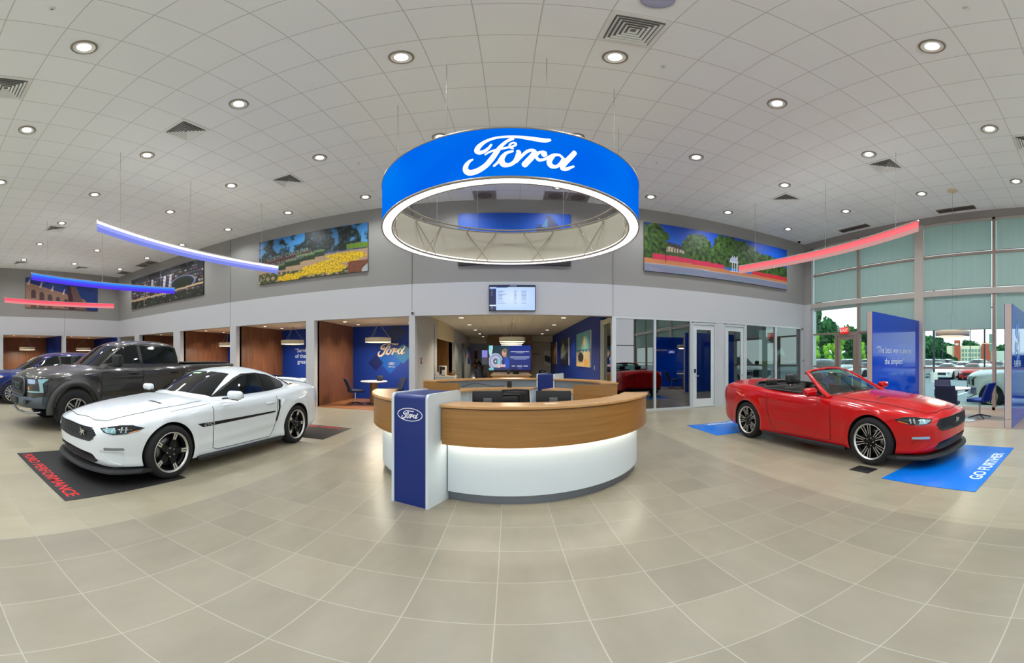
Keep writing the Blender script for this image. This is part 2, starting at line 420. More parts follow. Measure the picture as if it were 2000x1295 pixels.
# ceilings
rect_obj('ceiling', XL - .3, XR + .3, YF, YB + .3, ZC, ZC + .15, M_ceil)
rect_obj('ceiling', -17.8, -2.9, YB + .2, YB + 3.3, 2.74, 2.86, mat('booth_ceiling', (232, 224, 204), .8))
rect_obj('ceiling', XL - 3.2, XL - .2, 3.2, YB + .2, 2.74, 2.86, MATS['booth_ceiling'])
rect_obj('ceiling', -3.9, 2.78, YB + .2, 31.0, 2.98, 3.1, M_ceil_low)
rect_obj('ceiling', 2.9, XR + .1, YB + .2, YB + 4.4, 2.80, 2.92, M_ceil_low)

# back wall: grey clerestory band over a white header band
b = MB(); b.box(XL - .3, XR + .3, YB, YB + .2, ZG, ZC); struct(b.obj('wall_back', M_grey))
b = MB(); b.box(XL - .3, XR + .3, YB - .012, YB + .2, ZH, ZG); struct(b.obj('wall_back', M_white))
b = MB()
for px in (450, 805, 1197):
    b.box(bx(px) - .006, bx(px) + .006, YB - .016, YB, ZH, ZC)
struct(b.obj('trim_1', M_seam))
# white piers between the openings
piers = [(XL + .0, bx(263) - 1.35, 'a'), (bx(263), bx(272)), (bx(339), bx(352)), (bx(449.6), bx(461)), (bx(598), bx(614)), (bx(799), bx(810.5))]
for k, p in enumerate(piers[1:]):
    struct(MB().box(p[0], p[1], YB - .012, YB + .3, 0, ZH).obj('wall_back', M_white))
# booth cells behind the back wall
cells = [(bx(614), bx(799)), (bx(461), bx(598)), (bx(352), bx(449.6)), (bx(272), bx(339)), (XL, bx(263))]
for k, (a, c) in enumerate(cells):
    if k < 4:
        struct(MB().box(a - .1, a, YB + .2, YB + 2.95, 0, 2.76).obj('wall_left', M_walnut))
        struct(MB().box(a - .02, c + .1, YB + 2.95, YB + 3.05, 0, 2.76).obj('wall_back', M_blue))
        struct(MB().box(c, c + .1, YB + .2, YB + 2.95, 0, 2.76).obj('wall_right', M_white))
    else:
        struct(MB().box(a - .12, a, YB + .2, YB + 2.95, 0, 2.76).obj('wall_left', M_lightgrey))
        struct(MB().box(a - .2, c + .1, YB + 2.95, YB + 3.05, 0, 2.76).obj('wall_back', M_lightgrey))
# left wall
struct(MB().box(XL - .2, XL, YF, YB, ZG, ZC).obj('wall_left', M_grey))
struct(MB().box(XL - .2, XL + .012, YF, YB, ZH, ZG).obj('wall_left', M_white))
struct(MB().box(XL - .2, XL + .012, YF, 3.46, 0, ZH).obj('wall_left', M_white))
struct(MB().box(XL - .3, XL + .012, 6.57, 6.76, 0, ZH).obj('wall_left', M_white))
struct(MB().box(XL + .012, XL + .016, 6.66, 6.67, ZH, ZC).obj('trim_2', M_seam))
# the two booths behind the left wall: walnut back, blue end wall
for (a, c) in ((3.46, 6.57), (6.76, 9.7)):
    struct(MB().box(XL - 2.9, XL - 2.8, a - .1, c + .1, 0, 2.76).obj('wall_left', M_walnut))
    struct(MB().box(XL - 2.8, XL - (.2 if c < 9 else -.0), c - .0, c + .1, 0, 2.76).obj('wall_back', M_blue))
    struct(MB().box(XL - 2.8, XL - .2, a - .1, a, 0, 2.76).obj('wall_front', M_walnut))

struct(MB().box(XL - .3, XL, 9.8, YB + .25, 0, 2.76).obj('wall_left', M_lightgrey))
# central opening: passage to the service lounge
struct(MB().box(-2.748, -2.66, YB + .3, 13.45, 0, 3.0).obj('wall_left', M_lightgrey))
struct(MB().box(-2.86, -2.66, 17.4, 26.0, 0, 3.0).obj('wall_left', M_lightgrey))
struct(MB().box(-2.72, -2.62, 13.45, 17.4, 2.3, 3.0).obj('wall_left', mat('cream_soffit', (226, 214, 180), .7)))
struct(MB().box(-3.8, -3.7, 13.3, 17.5, 0, 3.0).obj('wall_left', M_walnut))
struct(MB().box(-3.8, -2.7, 17.4, 17.5, 0, 3.0).obj('wall_back', wood_mat('oak_niche', (120, 78, 30), (160, 108, 48), 'Z', 10)))
struct(MB().box(-3.8, -2.7, 13.3, 13.4, 0, 3.0).obj('wall_front', M_lightgrey))
struct(MB().box(2.78, 2.98, 10.95, 31, 0, 3.0).obj('wall_right', M_blue))
struct(MB().box(-3.4, 2.98, 31.0, 31.2, 0, 3.0).obj('wall_back', M_lightgrey))
struct(MB().box(-3.4, -2.86, 26, 31, 0, 3.0).obj('wall_left', M_lightgrey))
struct(MB().box(1.42, 2.78, 24.0, 24.2, 0, 3.0).obj('wall_back', mat('cream_wall', (206, 200, 184), .7)))
struct(MB().box(1.42, 2.78, 23.0, 24.0, 2.62, 3.0).obj('trim_3', mat('cream_wall', (206, 200, 184), .7)))
struct(MB().box(-2.86, -1.5, 25.0, 26.0, 2.62, 2.98).obj('trim_4', mat('cream_wall', (206, 200, 184), .7)))

# glazed office front on the right of the back wall
M_oglass = glassmat('office_glass', (120, 140, 136), 0.15, 0.0, 1.6)
sill = 0.05
cols = [(1195, 1203), (1277, 1281), (1347.5, 1351)]
for a, c in cols: struct(MB().box(bx(a), bx(c), YB - .02, YB + .12, 0, ZH).obj('trim_5', M_aluw))
struct(MB().box(bx(1397), bx(1414), YB - .015, YB + .16, 0, ZH).obj('wall_back', M_white))
for a, c in [(1454, 1458), (1513.5, 1517), (1564, 1568)]: struct(MB().box(bx(a), bx(c), YB - .02, YB + .12, 0, ZH).obj('trim_5', M_aluw))
struct(MB().box(bx(1567), XR, YB - .012, YB + .2, 0, ZH).obj('wall_back', M_white))
struct(MB().box(bx(1195), bx(1567), YB - .022, YB + .12, ZH - .055, ZH).obj('trim_6', M_aluw))
for a, c in [(1203, 1277), (1281, 1347.5), (1458, 1513.5), (1517, 1564)]:
    struct(MB().box(bx(a), bx(c), YB - .02, YB + .1, 0, .05).obj('trim_7', M_aluw))
    struct(MB().box(bx(a), bx(c), YB + .03, YB + .04, .05, ZH - .05).obj('window_1', M_oglass))
# office interior
struct(MB().box(2.9, XR, YB + 4.3, YB + 4.4, 0, 2.85).obj('wall_back', mat('office_wall', (92, 94, 94), .8)))
for x in (5.85, 8.1): struct(MB().box(x, x + .1, YB + .2, YB + 4.3, 0, 2.85).obj('wall_right', MATS['office_wall']))
struct(MB().box(2.86, 2.95, YB + .12, YB + 1.1, 2.55, 2.7).obj('trim_8', mat('beige_frame', (206, 204, 176), .5)))
struct(MB().box(2.80, 2.98, YB + 1.0, YB + 1.12, 0, 2.7).obj('trim_8', MATS['beige_frame']))
struct(MB().box(2.90, 2.91, YB + .1, YB + 1.0, 0, 2.56).obj('window_2', M_oglass))

# window wall on the right
MY = [9.50, 7.36, 5.02, 2.62, 0.35, -2.0, -4.3, -6.6, -9.0]
ZT = 5.86
struct(MB().box(XR - .05, XR + .3, YF, YB + .2, ZT, ZC).obj('wall_right', M_grey))
struct(MB().box(XR - .02, XR + .3, 9.56, YB + .2, 0, ZG).obj('wall_right', M_white))
struct(MB().box(XR - .02, XR + .3, 9.56, YB + .2, ZG, ZT).obj('wall_right', M_grey))
b = MB()
b.box(XR - .03, XR + .15, YF, 9.56, 3.44, 3.62)
b.box(XR, XR + .13, YF, 9.56, ZT - .07, ZT); b.box(XR, XR + .13, YF, 9.56, 0, .09)
struct(b.obj('trim_9', M_alu))
M_brz = mat('bronze_transom', (150, 132, 122), .45)
b = MB()
b.box(XR + .02, XR + .12, YF, 9.56, 4.70, 4.77)
b.box(XR + .02, XR + .12, YF, 7.4, 1.20, 1.26); b.box(XR + .02, XR + .12, 8.3, 9.56, 1.20, 1.26)
b.box(XR + .02, XR + .12, 5.1, 9.56, 2.41, 2.47)
struct(b.obj('trim_10', M_brz))
for k, y in enumerate(MY):
    w = .045 if k != 2 and k != 5 else .15
    struct(MB().box(XR - (.0 if w < .1 else .04), XR + .15, y - w, y + w, 0, ZT).obj('trim_11', M_alu if w > .1 else M_brz if k != 0 else M_aluw))
M_wglass = glassmat('clear_window_glass', (232, 244, 240), 0.0, 0.0, 1.35)
for k in range(len(MY) - 1):
    y1, y0 = MY[k] - .045, MY[k + 1] + .045
    struct(MB().box(XR + .07, XR + .08, y0, y1, .09, ZT - .07).obj('window_3', M_wglass))
# exit door in the first bay
b = MB()
b.box(XR - .01, XR + .13, 8.28, 8.38, 0, 2.41); b.box(XR - .01, XR + .13, 7.40, 7.48, 0, 2.41); b.box(XR - .01, XR + .13, 7.48, 8.28, 2.33, 2.41)
d = b.obj('door_1', M_brz); struct(d)
b = MB()
b.box(XR + .01, XR + .09, 8.18, 8.27, .02, 2.32); b.box(XR + .01, XR + .09, 7.49, 7.58, .02, 2.32)
b.box(XR + .01, XR + .09, 7.58, 8.18, 2.2, 2.32); b.box(XR + .01, XR + .09, 7.58, 8.18, .02, .25)
b.obj('door_leaf', M_brz, d)
MB().tube([(XR - .03, 7.62, 1.0), (XR - .05, 7.62, 1.02), (XR - .05, 8.14, 1.02), (XR - .03, 8.14, 1.0)], .015).obj('push_bar', M_aluw, d)

# front glazing behind the viewpoint (daylight comes in here)
b = MB()
b.box(XL, XR, YF - .15, YF, 5.3, ZC)
for i in range(10): b.box(XL + i * 3.12 - .06, XL + i * 3.12 + .06, YF - .15, YF, 0, 5.3)
b.box(XL, XR, YF - .1, YF - .02, 2.6, 2.68)
struct(b.obj('wall_front', M_alu))

# roller shades (translucent cloth) in the window bays
def shade_mat():
    m = bpy.data.materials.new('shade_cloth'); m.use_nodes = True; t = m.node_tree; t.nodes.clear()
    o = t.nodes.new('ShaderNodeOutputMaterial'); d = t.nodes.new('ShaderNodeBsdfDiffuse'); r = t.nodes.new('ShaderNodeBsdfTranslucent')
    tr = t.nodes.new('ShaderNodeBsdfTransparent'); a = t.nodes.new('ShaderNodeMixShader'); c = t.nodes.new('ShaderNodeMixShader')
    tx = t.nodes.new('ShaderNodeTexCoord'); wv = t.nodes.new('ShaderNodeTexNoise'); mp = t.nodes.new('ShaderNodeMapping')
    mp.inputs['Scale'].default_value = (1, 3.0, .12); wv.inputs['Scale'].default_value = 2
    t.links.new(tx.outputs['Object'], mp.inputs[0]); t.links.new(mp.outputs[0], wv.inputs['Vector'])
    mx = t.nodes.new('ShaderNodeMix'); mx.data_type = 'RGBA'; mx.inputs[6].default_value = rgb(182, 202, 197); mx.inputs[7].default_value = rgb(198, 216, 209)
    t.links.new(wv.outputs[0], mx.inputs[0]); t.links.new(mx.outputs[2], d.inputs[0]); t.links.new(mx.outputs[2], r.inputs[0])
    a.inputs[0].default_value = .5; t.links.new(d.outputs[0], a.inputs[1]); t.links.new(r.outputs[0], a.inputs[2])
    c.inputs[0].default_value = .05; t.links.new(a.outputs[0], c.inputs[1]); t.links.new(tr.outputs[0], c.inputs[2]); t.links.new(c.outputs[0], o.inputs[0])
    return m
M_shade = shade_mat()
rows_desc = {0: 'upper', 1: 'middle', 2: 'lower'}
bays = ['beside the grey corner', 'left of the wide post', 'right of the wide post', 'right of the second thin post']
for k in range(len(MY) - 1):
    y1, y0 = MY[k] - .075, MY[k + 1] + .075
    if k in (1, 4): y0 += .09
    if k in (2, 5): y1 -= .09
    for r, (z0, z1) in enumerate(((4.80, 5.78), (3.66, 4.69), (2.39, 3.42))):
        if r == 2 and k == 0: z0 = 3.34
        if k > 3 and r == 1: z0 = 3.66
        lab = f"{['upper', 'middle', 'lower'][r]} grey green roller shade in the tall window bay {bays[min(k,3)]}"
        if r == 2 and k == 0: lab = 'rolled up grey green shade above the exit door bay of the tall window'
        t = thing('roller_shade', lab, 'window shade', (XR + .045, (y0 + y1) / 2, z0), 0, 'roller shades on the tall window wall')
        w = (y1 - y0) / 2
        MB().box(-.002, .002, -w, w, 0, z1 - z0).obj('shade_cloth', M_shade, t)
        MB().tube([(0, -w, 0), (0, w, 0)], .012, 6).obj('hem_bar', M_brz, t)
# ================================================================== ceiling fittings
M_trimring = mat('downlight_trim', (150, 138, 128), .3, metal=.6)
M_refl = mat('downlight_reflector', (235, 238, 232), .25, metal=.2)
M_bulb = emat('downlight_bulb', (255, 250, 238), 9.0)
def downlight_mesh():
    a = MB().lathe([(.128, -.016), (.148, -.016), (.154, .0), (.128, .0)], 28, 0, closed_prof=True)
    r = MB().lathe([(.130, -.014), (.10, -.006), (.075, -.003)], 28, 0)
    l = MB().cyl(0, 0, -.006, -.001, .080, 24)
    return a, r, l
XS = [-16.0 + 0.0 * i for i in range(0)]
def zone(x, y):
    return x, y
SPOTS = []
cols_x = [-1.23 - 2.465 * k for k in range(6, -1, -1)] + [1.22 + 2.45 * k for k in range(4)]
rows_y = [1.62, 4.08, 6.53, 8.98]
rown = ['nearest the viewer', 'second from the viewer', 'third from the viewer', 'nearest the back wall']
first = None
def place_name(i, j):
    c = i - 7
    side = 'left' if c < 0 else 'right'
    n = (-c) if c < 0 else c + 1
    ordn = {1: 'first', 2: 'second', 3: 'third', 4: 'fourth', 5: 'fifth', 6: 'sixth', 7: 'seventh'}[n]
    return f"{ordn} {side} of the ring sign"
for i, x in enumerate(cols_x):
    for j, y in enumerate(rows_y):
        if j == 0 and abs(x) < 1.5: continue
        lab = f"recessed downlight, ceiling row {rown[j]}, {place_name(i, j)}"
        if first is None:
            first = thing('downlight', lab, 'ceiling light', (x, y, ZC), 0, 'recessed downlights in the showroom ceiling')
            a, r, l = downlight_mesh()
            a.obj('trim_ring', M_trimring, first); r.obj('reflector', M_refl, first); l.obj('lamp', M_bulb, first)
            ld = bpy.data.lights.new('downlight_beam', 'SPOT'); ld.energy = 200; ld.spot_size = radians(150); ld.spot_blend = 0.9
            ld.shadow_soft_size = 0.13; ld.color = (.93, .97, 1.0)
            lo = bpy.data.objects.new('lamp_light', ld); COL.objects.link(lo); lo.parent = first; lo.location = (0, 0, -.02)
        else:
            o = dup(first, (x, y, ZC), None, lab)
# the same lamps over the front half of the room, behind the viewpoint
for x in cols_x:
    for y in (-0.84, -3.3, -5.8):
        o = dup(first, (x, y, ZC), None, 'round recessed downlight in the ceiling behind the viewpoint')
# square air diffusers
M_vent = mat('vent_white', (232, 236, 235), .6)
def cell(x, y): return (-.316 + .615 * (floor((x + .316) / .615) + .5), 3.15 + .615 * (floor((y - 3.15) / .615) + .5))
VENTS = [((1.22, 3.42), 'above the front of the hanging ring sign'), ((-4.93, 1.06), 'at the left edge of the view'), ((-4.87, 4.05), 'above the white coupe'),
         ((-4.86, 7.1), 'left of the hanging ring sign, above the flower bed picture'), ((-11.75, 4.09), 'above the blue hanging light bar'),
         ((6.68, 4.02), 'above the right red light bar'), ((6.66, 7.03), 'between the right end of the ring sign and the window corner'),
         ((-16.6, 7.11), 'near the left corner of the showroom'), ((-16.76, 4.1), 'near the left wall above the cathedral picture'), ((6.7, 1.13), 'at the right edge of the view')]
v0 = None
for (p, where) in VENTS:
    x, y = cell(*p)
    if v0 is None:
        v0 = thing('ceiling_vent', 'square louvred ceiling vent ' + where, 'air vent', (x, y, ZC), 0, 'square air vents in the showroom ceiling')
        b = MB(); h = .30
        b.box(-h, h, -h, -.25, -.012, 0); b.box(-h, h, .25, h, -.012, 0); b.box(-h, -.25, -.25, .25, -.012, 0); b.box(.25, h, -.25, .25, -.012, 0)
        b.obj('frame', M_vent, v0)
        MB().box(-.25, .25, -.25, .25, -.004, 0).obj('backing', mat('vent_backing', (120, 122, 122), .9), v0)
        for s in (.235, .19, .145, .10, .055):
            b = MB(); i_ = s - .026; zo, zi = -.034 + (0.235 - s) * .04, -.012
            vs = [(-s, -s, zo), (s, -s, zo), (s, s, zo), (-s, s, zo), (-i_, -i_, zi), (i_, -i_, zi), (i_, i_, zi), (-i_, i_, zi)]
            b.add(vs, [(0, 1, 5, 4), (1, 2, 6, 5), (2, 3, 7, 6), (3, 0, 4, 7)]); b.obj('louvre', M_vent, v0)
    else:
        dup(v0, (x, y, ZC), None, 'square louvred ceiling vent ' + where)
# square return grilles with round throats close to the back wall
M_ret = mat('return_grille', (146, 142, 136), .6)
r0 = None
for (x, where) in [(-.93, 'seen through the left of the ring sign'), (.92, 'seen through the ring sign, left of a pair'), (1.53, 'seen through the ring sign, right of a pair'), (2.76, 'seen through the right of the ring sign'),
                   (-14.0, 'above the aerial city picture'), (-14.6, 'above the left end of the aerial city picture'), (-16.5, 'at the left corner')]:
    x = cell(x, 9.4)[0]; lab = 'grey return grille beside the back wall, ' + where
    if r0 is None:
        r0 = thing('return_grille', lab, 'air vent', (x, 9.56, ZC), 0, 'return air grilles along the back wall')
        MB().box(-.295, .295, -.29, .29, -.01, 0).obj('panel', M_ret, r0)
        MB().cyl(0, 0, -.014, -.009, .2, 28).obj('throat', mat('grille_dark', (112, 106, 102), .8), r0)
    else: dup(r0, (x, 9.56, ZC), None, lab)
for k, (y0, y1, w) in enumerate(((6.66, 7.8, 'above the shades between ring sign and wide post'), (3.06, 4.22, 'above the wide post of the window wall'))):
    t = thing('slot_diffuser', 'long dark slot diffuser ' + w, 'air vent', (9.95, (y0 + y1) / 2, ZC))
    L_ = (y1 - y0) / 2
    MB().box(-.13, .13, -L_, L_, -.02, 0).obj('frame', mat('slot_frame', (120, 108, 100), .6), t)
    for s in (-.07, 0, .07): MB().box(s - .012, s + .012, -L_ + .03, L_ - .03, -.026, -.018).obj('slot', M_dark, t)
# sprinkler heads, smoke detector speaker, dome camera
M_chr = mat('chrome', (210, 212, 215), .12, metal=1)
s0 = None
for (px, py, w) in [(101, 16, 'above the large left downlight'), (700, 318, 'left of the ring sign'), (1282, 317, 'right of the ring sign'), (1888, 15, 'near the top right corner'), (340, 434, 'above the white light bar'), (1296, 129, 'beside the square vent over the ring sign'), (1620, 420, 'above the right red light bar')]:
    x, y = ray_h(px, py, ZC); lab = 'small sprinkler head ' + w
    if s0 is None:
        s0 = thing('sprinkler_head', lab, 'sprinkler', (x, y, ZC), 0, 'sprinkler heads')
        MB().lathe([(0, -.006), (.035, -.005), (.04, 0)], 16).obj('escutcheon', M_vent, s0)
        b = MB().cyl(0, 0, -.03, 0, .007, 8); b.cyl(0, 0, -.034, -.03, .013, 12); b.obj('nozzle', M_chr, s0)
    else: dup(s0, (x, y, ZC), None, lab)
t = thing('ceiling_speaker', 'round pale ceiling speaker at the top edge beside the square vent', 'speaker', (1.22, 2.83, ZC))
MB().lathe([(0, -.012), (.13, -.012), (.16, 0)], 32).obj('grille', mat('speaker_grille', (178, 184, 214), .6), t)
MB().lathe([(.15, -.014), (.172, -.01), (.175, 0)], 32).obj('bezel', M_vent, t)
x, y = ray_h(1561, 470, ZC)
t = thing('dome_camera', 'small dark dome security camera on the ceiling in the window corner', 'security camera', (x, y, ZC))
MB().cyl(0, 0, -.03, 0, .07, 20).obj('mount', M_vent, t)
MB().sph((0, 0, -.05), (.055, .055, .06)).obj('dome', mat('smoked_dome', (20, 20, 22), .1), t)

# ------------------------------------------------------------------ hanging ring sign
RC = (0.03, 6.05); RR = 2.075; RZ0, RZ1 = 3.65, 4.41
t = thing('hanging_ring_sign', 'large blue backlit ring sign with white script lettering hanging over the reception desk', 'hanging sign', (RC[0], RC[1], 0))
def sign_mat():
    m = bpy.data.materials.new('backlit_blue_fabric'); m.use_nodes = True; tt = m.node_tree; p = tt.nodes['Principled BSDF']
    p.inputs['Base Color'].default_value = rgb(0, 16, 60); p.inputs['Roughness'].default_value = .8; p.inputs['Specular IOR Level'].default_value = 0
    tx = tt.nodes.new('ShaderNodeTexCoord'); n = tt.nodes.new('ShaderNodeTexNoise'); n.inputs['Scale'].default_value = .9; n.inputs['Detail'].default_value = 1
    mx = tt.nodes.new('ShaderNodeMix'); mx.data_type = 'RGBA'; mx.inputs[6].default_value = rgb(0, 84, 238); mx.inputs[7].default_value = rgb(0, 138, 252)
    tt.links.new(tx.outputs['Object'], n.inputs['Vector']); tt.links.new(n.outputs[0], mx.inputs[0]); tt.links.new(mx.outputs[2], p.inputs['Emission Color'])
    p.inputs['Emission Strength'].default_value = .86; return m
M_signblue = sign_mat(); M_signwhite = emat('backlit_white_lettering', (250, 252, 255), 1.15)
M_led = emat('white_led_diffuser', (250, 250, 255), 2.2)
M_tube = mat('beige_metal_tube', (158, 150, 136), .4, metal=.3)
b = MB().lathe([(RR, RZ0 + .015), (RR, RZ1)], 128, 0); b.obj('fabric_drum', M_signblue, t)
MB().lathe([(RR - .012, RZ1), (RR - .012, RZ0 + .015)], 128, 0).obj('fabric_lining', mat('drum_lining', (172, 168, 154), .8, em=(188, 184, 170), es=.08), t)
MB().lathe([(RR + .012, RZ0 - .01), (RR + .012, RZ0 + .02), (RR - .16, RZ0 + .02), (RR - .16, RZ0 - .01), (RR - .145, RZ0 - .01), (RR - .145, RZ0 + .0), (RR - .008, RZ0 + .0), (RR - .008, RZ0 - .01)], 128, 0, closed_prof=True).obj('lower_rim', M_tube, t)
MB().lathe([(RR - .01, RZ0 - .004), (RR - .143, RZ0 - .004)], 128).obj('light_band', M_led, t)
MB().lathe([(1.93, RZ0 + .05), (2.05, RZ0 + .05)], 96).obj('added_ceiling_glow', emat('ring_added_glow', (255, 252, 246), 1.6), t)  # glowing band added inside the drum to brighten the ceiling above
MB().lathe([(RR + .008, RZ1 - .01), (RR + .008, RZ1 + .012), (RR - .02, RZ1 + .012), (RR - .02, RZ1 - .01)], 128, 0, closed_prof=True).obj('upper_rim', M_tube, t)
ri = 1.84
MB().tube([(ri * cos(a), ri * sin(a), RZ1 - .02) for a in [2 * pi * k / 96 for k in range(96)]], .018, 8, closed=True).obj('hoop', M_tube, t)
for k in range(20):
    a = 2 * pi * (k + .5) / 20; a2 = a + (2 * pi / 28) * (1 if k % 2 else -1)
    b = MB().tube([(ri * cos(a), ri * sin(a), RZ1 - .02), (2.05 * cos(a), 2.05 * sin(a), RZ1 - .06)], .011, 6)
    b.tube([(2.05 * cos(a), 2.05 * sin(a), RZ1 - .06), (1.94 * cos(a2), 1.94 * sin(a2), RZ0 + .03)], .010, 6)
    b.obj('strut', M_tube, t)
for a in (-115, -77, -40, -156, 0, 112, 142, 53):
    a = radians(a)
    MB().tube([(ri * cos(a), ri * sin(a), RZ1 - .02), (ri * cos(a), ri * sin(a), ZC)], .004, 5).obj('suspension_wire', mat('steel_wire', (150, 147, 142), .5), t)
# lettering on the near face and the two other faces
def ring_letters(a_mid):
    b = MB()
    w = 1.30
    def f(x, y, d):
        r = RR + .006 + d; a = a_mid + x / RR
        return (r * cos(a), r * sin(a), (RZ0 + RZ1) / 2 + y - .01)
    add_wordmark(b, w, f, 0, .002, 1.24); return b
ring_letters(radians(-90) + .105 / RR).obj('lettering', M_signwhite, t)
ring_letters(radians(-90 - 120) + .06).obj('lettering', M_signwhite, t)
ring_letters(radians(-90 + 120)).obj('lettering', M_signwhite, t)

# ------------------------------------------------------------------ curved light bars
def light_bar(name_lab, x_end, x_mid, ya, yb, z1, colors, wires):
    t = thing('hanging_light_bar', name_lab, 'hanging light', (x_end, (ya + yb) / 2, 0), 0, 'curved hanging light bars')
    L_ = (yb - ya) / 2; sg = x_mid - x_end
    arc = [(sg * (1 - (k / 24 * 2 - 1) ** 2), (k / 24 * 2 - 1) * L_) for k in range(25)]
    def ribbon(z0_, z1_, th, m, nm):
        b = MB(); vs = []
        for (x, y) in arc: vs += [(x - th, y, z0_), (x + th, y, z0_), (x + th, y, z1_), (x - th, y, z1_)]
        fs = [(4 * i + q, 4 * (i + 1) + q, 4 * (i + 1) + (q + 1) % 4, 4 * i + (q + 1) % 4) for i in range(24) for q in range(4)] + [(0, 1, 2, 3), (99, 98, 97, 96)]
        b.add(vs, fs); b.obj(nm, m, t)
    ribbon(z1 - .02, z1, .035, mat('bar_rail', (196, 186, 176), .4), 'top_rail')
    ribbon(z1 - .004, z1 + .0006, .024, emat('bar_added_uplight', (255, 250, 246), 12.0), 'added_uplight')  # added emitter, hidden from below, lifts the ceiling brightness
    ribbon(z1 - .075, z1 - .02, .012, colors[0], 'led_strip')
    ribbon(z1 - .15, z1 - .075, .010, colors[1], 'upper_diffuser')
    ribbon(z1 - .235, z1 - .15, .010, colors[2], 'lower_diffuser')
    for yw in wires:
        u = (yw - (ya + yb) / 2) / L_
        MB().tube([(sg * (1 - u * u), u * L_, z1), (sg * (1 - u * u), u * L_, ZC)], .004, 5).obj('suspension_wire', MATS['steel_wire'], t)
light_bar('white and pale violet curved light bar hanging above the white coupe', -6.12, -6.66, 2.95, 8.42, 4.21,
          (emat('bar_white', (250, 250, 255), 1.7), emat('bar_paleblue', (158, 166, 245), 1.05), emat('bar_lavender', (128, 140, 232), .95)), (3.57, 5.66, 7.9))
light_bar('deep blue curved light bar hanging behind the pale violet one', -10.85, -11.35, 3.0, 8.42, 4.21,
          (emat('bar_skyblue', (60, 140, 255), 1.1), emat('bar_blue', (70, 90, 245), 1.0), emat('bar_violet', (90, 62, 238), .95)), (3.57, 5.66, 7.9))
light_bar('red curved light bar at the far left in front of the cathedral picture', -15.6, -16.05, 3.1, 8.42, 4.21,
          (emat('bar_red1', (250, 92, 110), 1.0), emat('bar_red2', (250, 96, 118), 1.05), emat('bar_red3', (236, 150, 150), .9)), (3.57, 7.9))
light_bar('red curved light bar hanging above the red convertible beside the tall windows', 6.12, 6.62, 2.98, 8.42, 4.21,
          (emat('bar_red4', (252, 110, 120), 1.0), emat('bar_red5', (250, 120, 128), 1.0), emat('bar_red6', (214, 160, 156), .85)), (3.57, 5.66, 7.9))
# ================================================================== reception desk
M_oak = wood_mat('oak_veneer', (142, 98, 44), (160, 115, 56), 'H', 30, .38)
M_oaktop = wood_mat('oak_top', (178, 134, 82), (194, 150, 98), 'X', 8, .32)
M_desk = mat('white_laminate', (204, 214, 220), .35, noise_s=2, noise_a=.01)
M_kick = mat('brushed_steel_plinth', (122, 128, 138), .35, metal=.7)
M_podblue = mat('podium_blue_laminate', (14, 40, 112), .3, noise_s=2, noise_a=.05)
M_cream = emat('under_counter_led', (255, 250, 228), 8.0)
def sector(b, r0, r1, z0, z1, a0, a1, n=72, mi=0, rb=0.0):
    pr = [(r0, z0), (r1, z0), (r1, z1), (r0, z1)]
    if rb: pr = [(r0, z0), (r1, z0), (r1, z1 - rb), (r1 - rb * .3, z1 - rb * .3), (r1 - rb, z1), (r0, z1)]
    return b.lathe(pr, n, mi, a0=radians(a0), a1=radians(a1), sm=False, closed_prof=True)
def desk_arc(t, a0, a1, ends=(1, 1), inner=True, shelf=.86):
    b = MB(); sector(b, 1.66, 1.985, 1.025, 1.055, a0, a1, rb=.012); o = b.obj('counter_top', M_oaktop, t)
    b = MB(); sector(b, 1.93, 1.96, .645, 1.012, a0, a1); b.obj('fascia', M_oak, t)
    b = MB(); sector(b, 1.93, 1.95, 1.012, 1.025, a0, a1); b.obj('shadow_gap', mat('oak_dark', (110, 74, 38), .6), t)
    b = MB(); sector(b, 1.76, 1.835, .10, 1.02, a0, a1); b.obj('front_panel', M_desk, t)
    b = MB(); sector(b, 1.74, 1.80, 0, .10, a0, a1); b.obj('plinth', M_kick, t)
    b = MB(); sector(b, 1.845, 1.925, .650, .662, a0 + .6, a1 - .6); b.obj('light_strip', M_cream, t)
    b = MB(); sector(b, 1.835, 1.93, .664, .68, a0, a1); b.obj('soffit', M_desk, t)
    if inner:
        b = MB(); sector(b, .92 if shelf < .8 else 1.12, 1.76, shelf - .03, shelf, a0, a1); b.obj('worktop', M_oaktop, t)
        b = MB(); sector(b, 1.70, 1.76, shelf, 1.025, a0 + 1, a1 - 1); b.obj('back_panel', mat('grey_blue_panel', (116, 132, 146), .6), t)
        n = max(2, int((a1 - a0) / 22)); st = (a1 - a0) / n
        for k in range(n):
            b = MB(); sector(b, 1.20, 1.70, .08, shelf - .03, a0 + k * st + .25, a0 + (k + 1) * st - .25, 8); c = b.obj('cabinet', M_desk, t)
            am = radians(a0 + (k + .88) * st)
            MB().tube([(1.18 * cos(am), 1.18 * sin(am), shelf - .22), (1.18 * cos(am), 1.18 * sin(am), shelf - .10)], .008, 6).obj('handle', M_chr, c)
    for s, a, on in ((1, a0, ends[0]), (-1, a1, ends[1])):
        if not on: continue
        b = MB(); sector(b, 1.12, 1.96, .645, 1.02, a - .25 if s > 0 else a - 1.2, a + 1.2 if s > 0 else a + .25, 3); b.obj('end_panel', M_oak, t)
t = thing('reception_desk', 'curved oak and white front half of the reception desk with lit underside', 'reception desk', (0.02, 5.40, 0))
desk_arc(t, 186, 236.2, (1, 0), shelf=.76); 
# continue to the right of the podium as a second run of the same desk
desk_arc(t, 249.8, 336, (0, 1), shelf=.76)
t2 = thing('reception_desk', 'curved oak rear half of the reception desk with grey panel and white cabinets', 'reception desk', (0.08, 6.80, 0))
desk_arc(t2, -4, 56.3, (1, 0)); desk_arc(t2, 69.7, 160, (0, 1))

